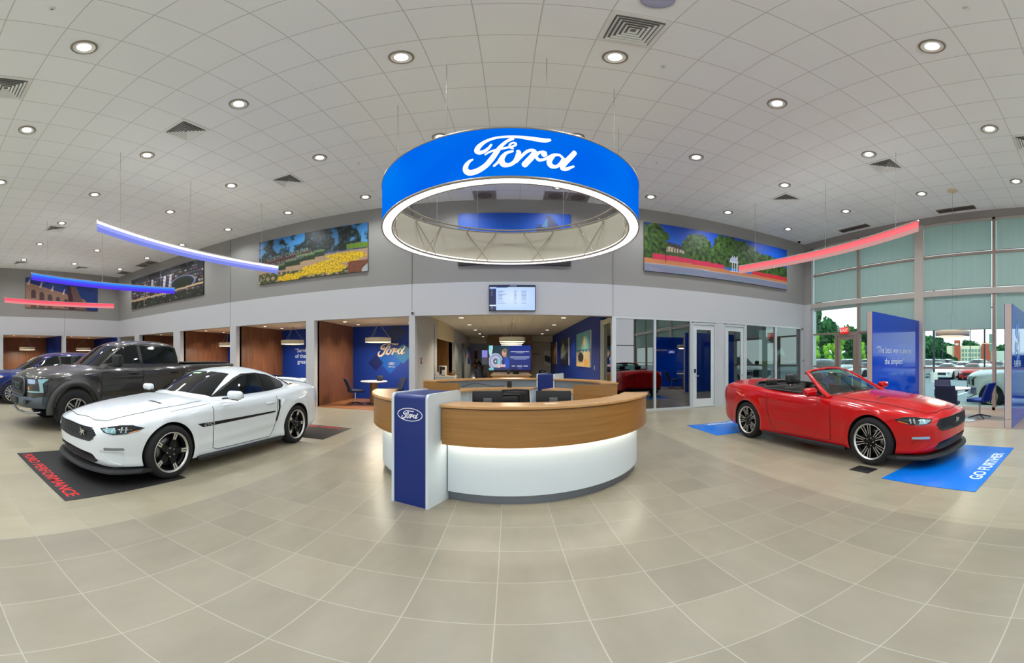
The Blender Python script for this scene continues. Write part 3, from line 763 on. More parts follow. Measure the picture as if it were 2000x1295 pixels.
def podium(label, loc, rz, back=True):
    """local: x across, y depth (0 = outer face, + inwards)"""
    t = thing('podium', label, 'podium', loc, rz, 'blue podiums on the reception desk')
    D = .66; H = 1.165; r = .05
    prof = [(0, 0)] + [(r - r * cos(a), H - r + r * sin(a)) for a in [radians(q) for q in range(0, 91, 15)]] + [(D - r + r * sin(a), H - r + r * cos(a)) for a in [radians(q) for q in range(0, 91, 15)]] + [(D, 0)]
    w = .19
    # blue shell
    b = MB(); n = len(prof)
    vs = [(-w, y + .012, z - (.012 if z > .3 else 0)) for y, z in prof] + [(w, y + .012, z - (.012 if z > .3 else 0)) for y, z in prof]
    vs = [(x, min(y, D - .012), z) for x, y, z in vs]
    b.add(vs, [(i, i + 1, n + i + 1, n + i) for i in range(n - 1)], 0, True); b.add(vs, [tuple(range(n)), tuple(reversed(range(n, 2 * n)))], 0)
    b.obj('blue_shell', M_podblue, t)
    for s in (-1, 1):
        b = MB(); x0, x1 = (w, w + .028) if s > 0 else (-w - .028, -w)
        vs = [(x0, y, z) for y, z in prof] + [(x1, y, z) for y, z in prof]
        b.add(vs, [tuple(range(n)), tuple(reversed(range(n, 2 * n)))] + [(i, n + i, n + (i + 1) % n, (i + 1) % n) for i in range(n)], 0)
        b.obj('side_panel', M_desk, t)
    # oval badge with script lettering on the outer face
    e = MB(); N_ = 48
    def ring(sx, sz): return [(sx * cos(2 * pi * k / N_), .010, .955 + sz * sin(2 * pi * k / N_)) for k in range(N_)]
    vs = ring(.150, .066) + ring(.142, .059)
    e.add(vs, [(k, (k + 1) % N_, N_ + (k + 1) % N_, N_ + k) for k in range(N_)]); bd = e.obj('oval_badge', mat('badge_white', (240, 240, 248), .4), t)
    e = MB(); add_wordmark(e, .20, lambda x, y, d: (x, .0085 - d, .955 + y), 0, .001, 1.32); e.obj('lettering', MATS['badge_white'], bd)
    return t
# front podium: outer face from (-1.165, 3.52) to (-.76, 3.37)
ang = atan2(-.15, .405)
podium('tall blue and white podium with oval script badge at the front of the reception desk', (-.955, 3.435, 0), ang)
podium('blue and white podium at the far side of the reception desk', (.08 + 2.32 * cos(radians(63)), 6.8 + 2.32 * sin(radians(63)), 0), radians(63 + 90))

# ------------------------------------------------------------------ things on and in the desk
M_blk = mat('black_plastic', (26, 26, 28), .45)
M_gry = mat('grey_plastic', (96, 98, 102), .5)
def monitor(label, loc, rz, w=.50, group='monitors on the front reception desk'):
    t = thing('monitor', label, 'monitor', loc, rz, group)
    MB().rbox(-w / 2, w / 2, -.02, .01, .07, .36, .01).obj('screen_housing', M_blk, t)
    MB().box(-w / 2 + .01, w / 2 - .01, .0101, .0115, .085, .35).obj('screen', mat('screen_off', (40, 46, 60), .15), t)
    b = MB().rbox(-.05, .05, -.05, -.02, .16, .28, .006); b.box(-.02, .02, -.06, -.04, .01, .26); b.obj('stand_neck', M_gry, t)
    MB().rbox(-.11, .11, -.09, .08, 0, .012, .005).obj('stand_base', M_blk, t)
    return t
monitor('black monitor back above the front counter left of the office chair', (-.25, 4.36, .7602), radians(4), .36)
monitor('black wide monitor back above the right half of the front counter', (.54, 4.38, .7602), radians(-8), .42)
def office_chair(label, loc, rz, group='office chairs inside the reception desk'):
    t = thing('office_chair', label, 'office chair', loc, rz, group)
    b = MB().rbox(-.25, .25, -.24, .24, .44, .52, .035, 3); b.obj('seat', M_blk, t)
    b = MB()
    vs = []; nx, nz = 10, 8
    for j in range(nz + 1):
        for i in range(nx + 1):
            u = i / nx * 2 - 1; v = j / nz
            vs.append((u * (.23 - .03 * v), .24 + .05 * v - .06 * (1 - u * u) * 0 + .05 * (u * u) * -1, .56 + v * .46))
    fs = [(j * (nx + 1) + i, j * (nx + 1) + i + 1, (j + 1) * (nx + 1) + i + 1, (j + 1) * (nx + 1) + i) for j in range(nz) for i in range(nx)]
    b.add(vs, fs, 0, True); o = b.obj('backrest', mat('black_mesh', (34, 33, 33), .7), t)
    sol = o.modifiers.new('s', 'SOLIDIFY'); sol.thickness = .02
    MB().tube([(-.21, .20, .57), (-.22, .22, .8), (-.2, .26, 1.03), (0, .30, 1.04), (.2, .26, 1.03), (.22, .22, .8), (.21, .20, .57), (0, .25, .56)], .014, 6, closed=True).obj('back_frame', M_blk, t)
    b = MB().tube([(0, .27, .62), (0, .26, .45), (0, .1, .42)], .02, 6); b.obj('spine', M_blk, t)
    MB().tube([(0, 0, .44), (0, 0, .1)], .028, 10).obj('gas_lift', M_chr, t)
    for k in range(5):
        a = 2 * pi * k / 5
        g = MB().tube([(0, 0, .12), (.15 * cos(a), .15 * sin(a), .10), (.30 * cos(a), .30 * sin(a), .07)], [.025, .02, .016], 6).obj('leg', M_blk, t)
        MB().cyl(0, 0, -.012, .012, .03, 12, M=T(.30 * cos(a), .30 * sin(a), .031) @ R(a + pi / 2) @ R(pi / 2, 'Y')).obj('castor', M_blk, g)
    for s in (-1, 1):
        MB().tube([(s * .25, .05, .47), (s * .29, .02, .6), (s * .29, -.02, .68), (s * .29, .16, .69), (s * .28, .2, .66)], .016, 6).obj('armrest', M_blk, t)
    return t
office_chair('black mesh office chair inside the desk, its back rising between the two monitors', (.08, 5.78, 0), radians(185))
office_chair('black office chair nearest the left monitor inside the desk', (-.12, 5.02, 0), radians(195))
t = thing('desk_phone', 'dark grey phone stand on the far worktop before the grey panel', 'phone', (.02, 8.3, .86))
MB().rbox(-.055, .055, -.03, .03, 0, .16, .008).obj('body', mat('phone_grey', (72, 72, 74), .5), t)
MB().rbox(-.05, .05, -.045, -.03, .03, .15, .004).obj('handset', M_blk, t)
t = thing('desk_cable', 'thin black cables looping over the grey panel of the rear desk', 'cable', (-1.2, 8.0, .86))
pts = [(-.0, .02, .14), (.02, .04, .02), (.2, .1, .04), (.42, .25, .1), (.62, .30, .07), (.8, .38, .02), (1.1, .46, .02)]
MB().tube(pts, .006, 6).obj('cord', M_blk, t)
b = MB().tube([(0, 0, 0), (.015, .01, .11), (.02, .02, .14)], .009, 6); b.obj('plug', M_blk, t)
t = thing('printed_card', 'small white card lying on the front counter near the middle', 'card', (.42, 3.62, 1.0555), radians(8))
MB().box(-.07, .07, -.045, .045, 0, .002).obj('card', mat('card_white', (214, 196, 166), .6), t)
# ================================================================== booths, lounge, passage
M_navy = mat('navy_upholstery', (24, 34, 66), .75, noise_s=30, noise_a=.1)
M_bluef = mat('blue_upholstery', (10, 52, 128), .7, noise_s=30, noise_a=.08)
M_lampw = mat('lamp_shade_white', (216, 206, 178), .5)
M_lampl = emat('lamp_glow', (255, 236, 196), 5.0)
M_tabw = mat('table_top_white', (222, 220, 212), .3)
M_wire = MATS['steel_wire']
def pendant(label, loc, ztop, group='ring pendant lamps', energy=70):
    t = thing('pendant_lamp', label, 'pendant lamp', loc, 0, group)
    MB().lathe([(.41, 0.008), (.43, 0), (.435, .13), (.425, .145), (.40, .145), (.39, .01), (.40, 0.0)], 40).obj('lamp_shade', M_lampw, t)
    MB().lathe([(.428, .002), (.37, -.004)], 40).obj('diffuser', M_lampl, t)
    hub = min(.62, ztop - loc[2] - .01)
    for k in range(3):
        a = 2 * pi * k / 3 + .5
        MB().tube([(.40 * cos(a), .40 * sin(a), .14), (.03 * cos(a), .03 * sin(a), hub)], .005, 5).obj('wire', M_wire, t)
    if ztop - loc[2] > .8: MB().tube([(0, 0, hub), (0, 0, ztop - loc[2])], .004, 5).obj('wire', M_wire, t)
    MB().cyl(0, 0, ztop - loc[2] - .025, ztop - loc[2], .08 if ztop < 4 else .14, 24).obj('canopy', M_lampw, t)
    ld = bpy.data.lights.new('pendant_light', 'AREA'); ld.shape = 'DISK'; ld.size = .7; ld.energy = energy; ld.color = (1, .86, .66)
    lo = bpy.data.objects.new('lamp_light', ld); COL.objects.link(lo); lo.parent = t; lo.location = (0, 0, -.03)
    return t
def booth_spot(loc, parent, e=35):
    ld = bpy.data.lights.new('spot_light', 'SPOT'); ld.energy = e; ld.spot_size = radians(110); ld.spot_blend = .6; ld.color = (1, .88, .70); ld.shadow_soft_size = .05
    lo = bpy.data.objects.new('lamp_light', ld); COL.objects.link(lo); lo.parent = parent; lo.location = loc
CXB = [(cells[k][0] + cells[k][1]) / 2 for k in range(4)]
bn = ['with the lettered blue wall', 'behind the rear of the white coupe', 'behind the pickup bed', 'behind the pickup cab']
for k in range(3):
    pendant('glowing ring pendant lamp in the booth ' + bn[k], (CXB[k] + (.0 if k else .05), 11.35, 2.06), 2.74)
pendant('glowing ring pendant lamp in the booth at the left edge, above the blue car', (-19.15, 5.05, 2.0), 2.74)
pendant('glowing ring pendant lamp in the corner booth, above the pickup windscreen', (-19.15, 8.35, 2.0), 2.74)
# recessed booth spots
sp = None
for k in range(4):
    for (dx, dy) in ((-.95, 10.9), (-.95, 12.0), (.95, 12.0)):
        lab = 'small recessed spot in the ceiling of the booth ' + bn[k]
        x = CXB[k] + dx
        if sp is None:
            sp = thing('recessed_spot', lab, 'ceiling light', (x, dy, 2.74), 0, 'small recessed spots in the booths')
            MB().lathe([(.06, -.008), (.075, -.008), (.08, 0)], 20).obj('trim_ring', M_lampw, sp); MB().cyl(0, 0, -.005, -.001, .06, 20).obj('lamp', emat('spot_glow', (255, 240, 210), 6), sp)
            booth_spot((0, 0, -.02), sp)
        else: dup(sp, (x, dy, 2.74), None, lab)
for (x, y) in ((-18.6, 4.2), (-19.8, 5.9), (-18.6, 7.4), (-19.8, 9.0)):
    dup(sp, (x, y, 2.74), None, 'small recessed spot in the ceiling of a booth behind the left wall')

def swivel_chair(label, loc, rz, m, group=None, tall=.90):
    """faces -y in its own frame"""
    t = thing('swivel_chair', label, 'chair', loc, rz, group)
    MB().rbox(-.25, .25, -.26, .24, .42, .50, .03, 3).obj('seat', m, t)
    b = MB(); vs = []; nx, nz = 8, 9
    for side in (0, 1):
        for j in range(nz + 1):
            for i in range(nx + 1):
                u = i / nx * 2 - 1; v = j / nz
                vs.append((u * (.255 - .03 * v), .17 + .17 * v ** 1.2 + .06 * side + (-.03) * u * u, .455 + v * (tall - .455)))
    n1 = (nx + 1) * (nz + 1); fs = []
    for j in range(nz):
        for i in range(nx):
            a = j * (nx + 1) + i; q = (a, a + 1, a + nx + 2, a + nx + 1); fs.append(q[::-1]); fs.append(tuple(n1 + k for k in q))
    edge = [i for i in range(nx + 1)] + [(j + 1) * (nx + 1) - 1 for j in range(1, nz + 1)] + [nz * (nx + 1) + i for i in range(nx - 1, -1, -1)] + [j * (nx + 1) for j in range(nz - 1, 0, -1)]
    for k in range(len(edge)):
        a, c = edge[k], edge[(k + 1) % len(edge)]; fs.append((a, c, n1 + c, n1 + a))
    b.add(vs, fs, 0, True); b.obj('backrest', m, t)
    MB().tube([(0, 0, .42), (0, 0, .06)], .022, 10).obj('post', M_chr, t)
    for k in range(4):
        a = pi / 4 + k * pi / 2
        MB().tube([(0, 0, .085), (.16 * cos(a), .16 * sin(a), .055), (.30 * cos(a), .30 * sin(a), .022)], [.02, .016, .013], 6).obj('leg', M_blk, t)
    return t
def round_table(label, loc, group=None, r=.45):
    t = thing('round_table', label, 'table', loc, 0, group)
    MB().lathe([(0, .735), (r - .02, .735), (r, .75), (r, .76), (r - .01, .77), (0, .77)], 48).obj('table_top', M_tabw, t)
    MB().cyl(0, 0, .02, .735, .13, 28).obj('column', wood_mat('table_column', (112, 78, 44), (140, 100, 60), 'Z', 10), t)
    MB().lathe([(0, .03), (.24, .02), (.25, 0), (0, 0)], 32).obj('base', M_blk, t)
    return t
gt = 'round tables in the booths'
round_table('round white table on a wooden column in the booth with the lettered blue wall', (CXB[0] - .12, 11.4, .004), gt)
swivel_chair('navy swivel chair left of the table in the lettered booth', (CXB[0] - .62, 11.0, .004), radians(125), M_navy, 'navy booth chairs', .86)
swivel_chair('navy swivel chair right of the table in the lettered booth', (CXB[0] + .42, 12.0, .004), radians(-50), M_navy, 'navy booth chairs', .86)
t = thing('tablet_stand', 'small black screen standing on the booth table', 'tablet', (CXB[0] + .06, 11.45, .775), radians(-8))
MB().rbox(-.11, .11, -.012, .012, .01, .18, .006, M=R(-.2, 'X')).obj('screen_housing', M_blk, t); MB().rbox(-.07, .07, -.05, .07, 0, .012, .004).obj('foot', M_blk, t)
round_table('round white table in the second booth behind the white coupe', (CXB[1] + .2, 11.5, .004), gt)
swivel_chair('navy swivel chair in the second booth, top showing above the coupe tail', (CXB[1] - .0, 10.75, .004), radians(180), M_navy, 'navy booth chairs', .95)

# blue partitions of the window lounge
def partition(label, loc, L_, th=.17, h=2.70):
    t = thing('partition', label, 'partition wall', loc, 0, 'blue partitions of the window lounge')
    MB().box(0, L_, .012, th - .012, 0, h).obj('core', mat('partition_edge', (196, 182, 170), .6), t)
    MB().box(.0, L_, 0, .012, 0, h).obj('blue_face', M_blueg, t)
    MB().box(.0, L_, th - .012, th, 0, h).obj('blue_face', M_blueg, t)
    MB().box(0.0, L_, -.003, 0, .155, .163).obj('joint', mat('joint_line', (70, 120, 210), .5), t)
    MB().box(-.003, 0, 0, th, .19, .197).obj('joint', M_seam, t)
    return t
M_blueg = mat('gloss_blue_panel', (0, 62, 190), .12, coat=.5, noise_s=.6, noise_a=.08)
p1 = partition('blue partition with white quotation behind the red convertible', (7.66, 5.0, .0), XR - 7.70)
p2 = partition('glossy blue partition with pale lettering at the right edge of the view', (7.70, 1.54, .0), XR - 7.74)
M_txt = mat('white_vinyl_lettering', (206, 222, 240), .5)
def wall_text(lines, parent, origin, xdir, size, gap, m=M_txt, align='CENTER', xs=1.0, shear=0.0, name='lettering'):
    for k, (s, sz) in enumerate(lines):
        vs, fs = text_mesh(s, size * sz, 0.0, align, xs, shear)
        F = frame((origin[0], origin[1], origin[2] - k * gap), xdir, (0, 0, 1)); o = MB().add(vs, fs, 0, False, F).obj(name, m, parent)
    return o
wall_text([('\u201cThe best way is always', 1), ('the simplest\u201d', 1)], p1, (1.12, -.006, 1.74), (1, 0, 0), .235, .30, xs=.86)
wall_text([('\u2014 HENRY FORD', 1)], p1, (1.2, -.006, 1.10), (1, 0, 0), .12, .3, mat('pale_blue_vinyl', (96, 150, 220), .5))
# pale emblem on the near partition
b = MB()
for k in range(6):
    a0, a1 = 2 * pi * k / 6, 2 * pi * (k + .6) / 6
    b.add([(.62 + .05 * cos(a0), -.004, 1.85 + .1 * sin(a0)), (.62 + .30 * cos(a0), -.004, 1.85 + .55 * sin(a0)), (.62 + .30 * cos(a1), -.004, 1.85 + .55 * sin(a1))], [(0, 1, 2)])
b.obj('emblem', mat('pale_emblem', (92, 150, 226), .4), p2)
wall_text([('GO', 1.0), ('FURTHER', .5)], p2, (.62, -.006, 1.75), (1, 0, 0), .42, .36)
pendant('large ring pendant lamp hanging over the table of the window lounge', (8.68, 3.27, 2.07), ZC, energy=40)
round_table('round white table by the tall window in the lounge', (8.68, 3.27, .006), gt, .47)
swivel_chair('blue swivel chair standing free at the right of the lounge table, side view', (8.90, 2.62, .006), radians(172), M_bluef, 'window lounge chairs')
swivel_chair('navy swivel chair with its back turned, in front of the lounge table', (7.98, 3.12, .006), radians(100), M_navy, 'window lounge chairs')
swivel_chair('navy swivel chair beyond the lounge table, only its top showing', (9.55, 3.85, .006), radians(-60), M_navy, 'window lounge chairs')
t = thing('floor_plate', 'low metal foot plate lying on the lounge floor beside the table', 'floor plate', (8.45, 2.75, .006), .4)
MB().rbox(-.22, .22, -.12, .12, 0, .012, .005).obj('plate', M_aluw, t)

# booth wall lettering and graphics
wb = thing('wall_sign', 'large cream script lettering on the blue booth wall', 'wall sign', (bx(764.5, YB + 2.93), YB + 2.945, 1.86))
b = MB(); add_wordmark(b, 1.08, lambda x, y, d: (x, -.004 - d, y), 0, .03, 1.34); b.obj('lettering', mat('cream_lettering', (232, 214, 184), .45), wb)
def diamond(dx, dz, s, col, e):
    b = MB(); b.add([(dx - s, -e, dz), (dx, -e, dz - s), (dx + s, -e, dz), (dx, -e, dz + s)], [(0, 1, 2, 3)]); b.obj('diamond', mat('diamond_%d_%d_%d' % col, col, .4), wb)
diamond(-.05, -.38, .52, (6, 86, 176), .0012); diamond(-.62, -.50, .30, (10, 30, 92), .0016); diamond(.15, .62, .42, (14, 34, 80), .0018); diamond(.45, -.15, .38, (6, 104, 160), .0022)
b = MB(); N_ = 32
ro = [(.125 * cos(2 * pi * k / N_), -.006, -.52 + .05 * sin(2 * pi * k / N_)) for k in range(N_)]; rq = [(.115 * cos(2 * pi * k / N_), -.006, -.52 + .042 * sin(2 * pi * k / N_)) for k in range(N_)]
b.add(ro + rq, [(k, (k + 1) % N_, N_ + (k + 1) % N_, N_ + k) for k in range(N_)]); add_wordmark(b, .16, lambda x, y, d: (x, -.006 - d, -.52 + y), 0, .001, 1.3)
b.obj('oval_badge', MATS['cream_lettering'], wb)
wall_text([('SERVICE', 1)], wb, (0, -.006, -.64), (1, 0, 0), .07, .1, MATS['cream_lettering'])
t = thing('wall_quote', 'white quotation lettering on the blue wall of the second booth', 'wall sign', (bx(576, YB + 2.93), YB + 2.945, 1.86))
wall_text([('\u201cService is one', 1), ('of the greatest', 1), ('  greatness', 1)], t, (0, -.006, 0), (1, 0, 0), .235, .235, M_txt, 'LEFT', .95)

# wall-mounted details
t = thing('wall_screen', 'wall mounted screen showing a pale blue list above the passage', 'screen', (.10, YB - .05, 3.16))
MB().rbox(-.625, .625, -.03, .035, -.36, .36, .008).obj('housing', M_blk, t)
b = MB().box(-.20, .20, .03, .05, -.2, .2); b.obj('bracket', M_gry, t)
TVSCREEN = t
t = thing('fire_alarm_pull', 'small red fire alarm box on the grey passage wall', 'fire alarm', (-2.655, 10.9, 1.45))
MB().rbox(0, .03, -.06, .06, -.09, .09, .006).obj('box', mat('alarm_red', (150, 34, 34), .4), t); MB().box(.03, .036, -.035, .035, -.03, .05).obj('handle', M_txt, t)
t = thing('wall_switch', 'white switch plate on the blue passage wall', 'light switch', (2.775, 11.6, 1.22))
MB().rbox(-.012, .004, -.05, .05, -.07, .07, .004).obj('plate', M_white, t); MB().box(-.018, -.012, -.015, .015, -.02, .03).obj('rocker', M_lightgrey, t)
t = thing('wall_camera', 'small white device on the wall seam above the booth pier', 'security camera', (bx(806.5), YB - .02, 2.80))
MB().rbox(-.04, .04, -.04, .0, -.03, .05, .01).obj('body', M_white, t); MB().sph((0, -.045, -.01), .028).obj('lens', M_dark, t)
t = thing('wall_strobe', 'small round grey alarm on the white pier beside the exit bay', 'alarm', (10.15, YB - .035, 2.67))
MB().cyl(0, 0, 0, .03, .05, 20, M=R(pi / 2, 'X')).obj('disc', M_ret, t); MB().cyl(0, 0, .03, .04, .02, 12, M=R(pi / 2, 'X')).obj('centre', M_gry, t)
t = thing('thermostat', 'pale thermostat box on the white pier beside the exit bay', 'thermostat', (10.22, YB - .03, 1.44))
MB().rbox(-.05, .05, -.012, .014, -.07, .07, .004).obj('box', M_white, t); MB().box(-.03, .03, -.015, -.012, .0, .04).obj('display', M_gry, t)
ex = thing('exit_sign', 'red EXIT sign above the glass exit door', 'exit sign', (XR - .034, 7.92, 2.52))
MB().rbox(-.02, .02, -.17, .17, -.11, .11, .004).obj('housing', mat('exit_red', (220, 40, 36), .5, em=(230, 40, 36), es=.6), ex)
vs, fs = text_mesh('EXIT', .17, 0, 'CENTER'); MB().add(vs, fs, 0, False, frame((-.022, 0, 0), (0, -1, 0), (0, 0, 1))).obj('lettering', emat('exit_white', (255, 235, 225), 1.1), ex)
MB().rbox(-.02, .02, .19, .3, -.03, .10, .006).obj('emergency_light', M_white, ex)

# office doors in the glazed front
def office_door(n, pa, pc, hinge, hx):
    x0, x1 = bx(pa), bx(pc)
    o = struct(MB().box(x0, x0 + .05, YB - .03, YB + .10, 0, 2.62).box(x1 - .05, x1, YB - .03, YB + .10, 0, 2.62).box(x0 + .05, x1 - .05, YB - .03, YB + .10, 2.57, 2.64).obj(n, M_aluw))
    a, c = x0 + .055, x1 - .055; st = .11
    b = MB().box(a, a + st, YB - .01, YB + .035, .01, 2.56).box(c - st, c, YB - .01, YB + .035, .01, 2.56).box(a + st, c - st, YB - .01, YB + .035, 2.42, 2.56).box(a + st, c - st, YB - .01, YB + .035, .01, .27)
    l = b.obj('door_leaf', mat('painted_door', (206, 212, 212), .4), o)
    MB().box(a + st, c - st, YB + .010, YB + .016, .27, 2.42).obj('door_glass', M_oglass, l)
    hxx = a + .055 if hx < 0 else c - .055
    MB().tube([(hxx, YB - .01, .98), (hxx, YB - .05, .98), (hxx + .12 * (-hx), YB - .055, .98)], .011, 8).obj('handle', M_chr, l)
    if hx < 0: MB().rbox(hxx - .03, hxx + .03, YB - .03, YB - .01, 1.08, 1.2, .005).obj('keypad', M_blk, l)
office_door('door_2', 1351, 1397, 1, -1); office_door('door_3', 1414, 1454, -1, 1)
t = thing('door_sticker', 'small dark blue oval script badge on the office glass', 'sign', (bx(1312), YB + .02, 1.72))
MB().box(-.13, .13, -.002, .002, -.06, .06).obj('plaque', mat('sticker_blue', (16, 30, 120), .4), t)
b = MB(); add_wordmark(b, .17, lambda x, y, d: (x, -.004 - d, y), 0, .001, 1.1); b.obj('lettering', M_txt, t)
# office furniture dimly seen through the glass
t = thing('office_desk', 'pale office desk dimly seen behind the glazed front', 'desk', (3.75, 12.3, 0))
MB().rbox(-.7, .7, -.4, .4, .72, .75, .005).obj('desk_top', M_tabw, t)
for s in (-1, 1): MB().box(s * .66 - .02, s * .66 + .02, -.36, .36, 0, .72).obj('leg', M_gry, t)
swivel_chair('dark swivel chair dimly seen behind the office glass', (4.9, 12.0, 0), radians(20), M_navy, None, .95)

# passage ceiling lights
g = 'recessed lights in the passage ceiling'
pl = None
for j, y in enumerate((12.9, 15.6, 18.4, 21.2, 24.0)):
    for sx, x in (('left', -1.67), ('right', 1.95)):
        lab = f"recessed light on the {sx} side of the passage ceiling, {['first', 'second', 'third', 'fourth', 'fifth'][j]} from the desk"
        if pl is None:
            pl = thing('passage_light', lab, 'ceiling light', (x, y, 2.98), 0, g)
            MB().lathe([(.09, -.008), (.115, -.008), (.12, 0)], 20).obj('trim_ring', M_lampw, pl); MB().cyl(0, 0, -.005, -.001, .09, 20).obj('lamp', emat('passage_glow', (255, 238, 206), 5), pl)
            booth_spot((0, 0, -.02), pl, 110)
        else: dup(pl, (x, y, 2.98), None, lab)
for k, (y, w) in enumerate(((12.2, 'nearest the desk'), (13.6, 'in the middle of three'), (15.1, 'farthest of three'))):
    pendant('ring pendant lamp in the passage, ' + w, (.12, y, 2.08), 2.98, 'ring pendant lamps in the passage', 45)
# far end: timber screen wall, service table, chairs
t = thing('timber_screen', 'dark timber panel wall carrying the video screen at the end of the passage', 'panel wall', (0, 22.0, 0))
MB().box(-1.27, 1.40, 0, .18, 0, 2.95).obj('panel', wood_mat('dark_oak', (98, 64, 26), (128, 88, 40), 'X', 6), t)
MB().box(-1.30, 1.43, -.02, .0, 0, .12).obj('skirting', M_dark, t)
t = thing('video_screen', 'large video wall showing a mechanic beside a car wheel and white text', 'screen', (.065, 21.9, 1.55))
MB().box(-1.28, 1.30, -.0, .08, -.74, .80).obj('housing', M_blk, t)
VIDEO = t
t = thing('service_table', 'long wooden service table in front of the video wall', 'table', (.12, 19.0, 0))
MB().rbox(-.98, .98, -1.5, 1.5, .71, .76, .006).obj('table_top', mat('taupe_top', (176, 158, 128), .4), t)
MB().box(-.9, .9, -1.45, 1.45, .05, .71).obj('body', M_oak, t)
MB().box(-.85, .85, -1.4, 1.4, 0, .05).obj('plinth', M_dark, t)
for k, (dx, y, rz, w) in enumerate(((-1.25, 17.9, 90, 'near left corner'), (-1.25, 19.4, 90, 'far left side'), (1.45, 17.9, -90, 'near right corner'), (1.45, 19.3, -90, 'far right side'))):
    swivel_chair(f'navy chair at the {w} of the service table', (dx, y, 0), radians(rz), mat('slate_upholstery', (44, 54, 74), .7), 'chairs at the service table', 1.0)
t = thing('laptop', 'open dark laptop on the service table', 'laptop', (.42, 18.1, .762), .4)
MB().rbox(-.17, .17, -.12, .12, 0, .018, .004).obj('keyboard_base', M_blk, t); MB().rbox(-.17, .17, -.006, .006, 0, .22, .004, M=T(0, .12, .015) @ R(-.3, 'X')).obj('lid', M_blk, t)
t = thing('phone_stand', 'small dark stand beside the laptop on the service table', 'stand', (.0, 18.0, .762))
MB().rbox(-.05, .05, -.05, .05, 0, .02, .004).obj('base', M_blk, t); MB().rbox(-.07, .07, -.01, .01, .02, .17, .005).obj('screen', M_blk, t)
t = thing('side_chair', 'black armchair beyond the service table near the blue wall', 'chair', (2.0, 20.5, 0), 1.2)
MB().rbox(-.25, .25, -.25, .25, .40, .46, .02).obj('seat', M_blk, t); MB().rbox(-.24, .24, .22, .26, .5, .88, .015).obj('backrest', M_blk, t)
for sx in (-1, 1):
    for sy in (-1, 1): MB().tube([(sx * .23, sy * .22, 0), (sx * .23, sy * .22, .42)], .012, 6).obj('leg', M_blk, t)
    MB().tube([(sx * .27, -.2, .44), (sx * .28, -.2, .64), (sx * .28, .2, .66)], .013, 6).obj('armrest', M_blk, t)
# coffee corner in the niche
t = thing('coffee_counter', 'pale counter of the coffee corner at the left of the passage', 'counter', (-2.3, 13.15, 0))
MB().rbox(-.35, .40, -.28, .28, .86, .90, .006).obj('counter_top', M_tabw, t); MB().box(-.33, .38, -.26, .26, 0, .86).obj('cabinet', M_desk, t)
t = thing('coffee_machine', 'white and black coffee machine on the coffee counter', 'coffee machine', (-2.38, 13.15, .90))
MB().rbox(-.12, .12, -.12, .14, 0, .36, .015).obj('body', M_tabw, t); MB().rbox(-.10, -.02, -.14, -.11, .05, .34, .005).obj('front_panel', M_blk, t); MB().rbox(-.02, .10, -.15, -.10, .22, .32, .01).obj('spout', M_blk, t); MB().rbox(0.0, .10, -.17, -.10, 0, .03, .005).obj('drip_tray', M_gry, t)
t = thing('basket', 'brown wicker basket with dark round handle on the coffee counter', 'basket', (-2.02, 13.1, .90))
MB().lathe([(.08, 0), (.10, .07), (.115, .10), (.105, .10), (.09, .07), (.075, .01)], 20).obj('bowl', mat('wicker', (128, 84, 44), .8, bump=.6), t)
MB().tube([(.10 * cos(a), 0, .09 + .09 * sin(a)) for a in [pi * k / 12 for k in range(13)]], .01, 6).obj('handle', mat('dark_wicker', (60, 38, 26), .8), t)
uc = None
for k in range(4):
    lab = f"grey wall cabinet hanging in the coffee niche, {['nearest', 'second', 'third', 'farthest'][k]} of four"
    if uc is None:
        uc = thing('wall_cabinet', lab, 'wall cabinet', (-3.52, 13.9 + k * .85, 1.55), 0, 'grey wall cabinets in the coffee niche')
        MB().box(-.17, .17, -.41, .41, 0, .75).obj('body', M_gry, uc); MB().rbox(.17, .19, -.405, .405, .01, .74, .003).obj('door', mat('grey_door', (120, 124, 128), .4), uc)
    else: dup(uc, (-3.52, 13.9 + k * .85, 1.55), None, lab)
t = thing('base_cabinet', 'low cabinet run under the wall cabinets in the coffee niche', 'cabinet', (-3.38, 15.4, 0))
MB().box(-.3, .3, -1.8, 1.8, .0, .86).obj('body', M_desk, t); MB().rbox(-.31, .33, -1.82, 1.82, .86, .90, .005).obj('counter_top', M_tabw, t)
# grey passage door, blue poster, notice
d = struct(MB().box(-2.665, -2.63, 18.0, 18.1, 0, 2.35).box(-2.665, -2.63, 20.3, 20.4, 0, 2.35).box(-2.665, -2.63, 18.0, 20.4, 2.3, 2.4).obj('door_4', M_lightgrey))
MB().box(-2.66, -2.645, 18.1, 20.3, 0, 2.3).obj('door_leaf', mat('passage_door', (170, 174, 172), .5), d)
MB().box(-2.66, -2.60, 20.4, 21.5, 0, 2.4).obj('door_leaf', mat('passage_door_dark', (84, 96, 96), .5), d)
t = thing('blue_poster', 'narrow blue poster on the grey passage wall', 'poster', (-2.65, 24.3, 1.75)); MB().box(0, .015, -.6, .6, -.55, .55).obj('panel', mat('poster_blue', (30, 60, 150), .4), t); MB().box(.015, .018, -.4, .4, -.2, .1).obj('picture', mat('poster_red', (150, 60, 60), .4), t)
t = thing('far_display', 'pale violet lit display beside the timber wall at the far end', 'display', (-1.95, 30.95, 1.65))
MB().box(-.32, .32, -.03, 0, -.62, .62).obj('housing', M_lightgrey, t)
MB().box(-.30, .30, -.035, -.03, .0, .60).obj('upper_picture', emat('display_violet', (140, 140, 225), .9), t)
MB().box(-.30, .30, -.035, -.03, -.60, .0).obj('lower_picture', emat('display_grey', (92, 96, 110), .7), t)
struct(MB().box(-2.75, -2.48, 29.4, 29.5, 0, 2.2).obj('door_5', mat('dark_timber_door', (104, 48, 20), .5)))
for s, y in (('left', 0),):
    pass
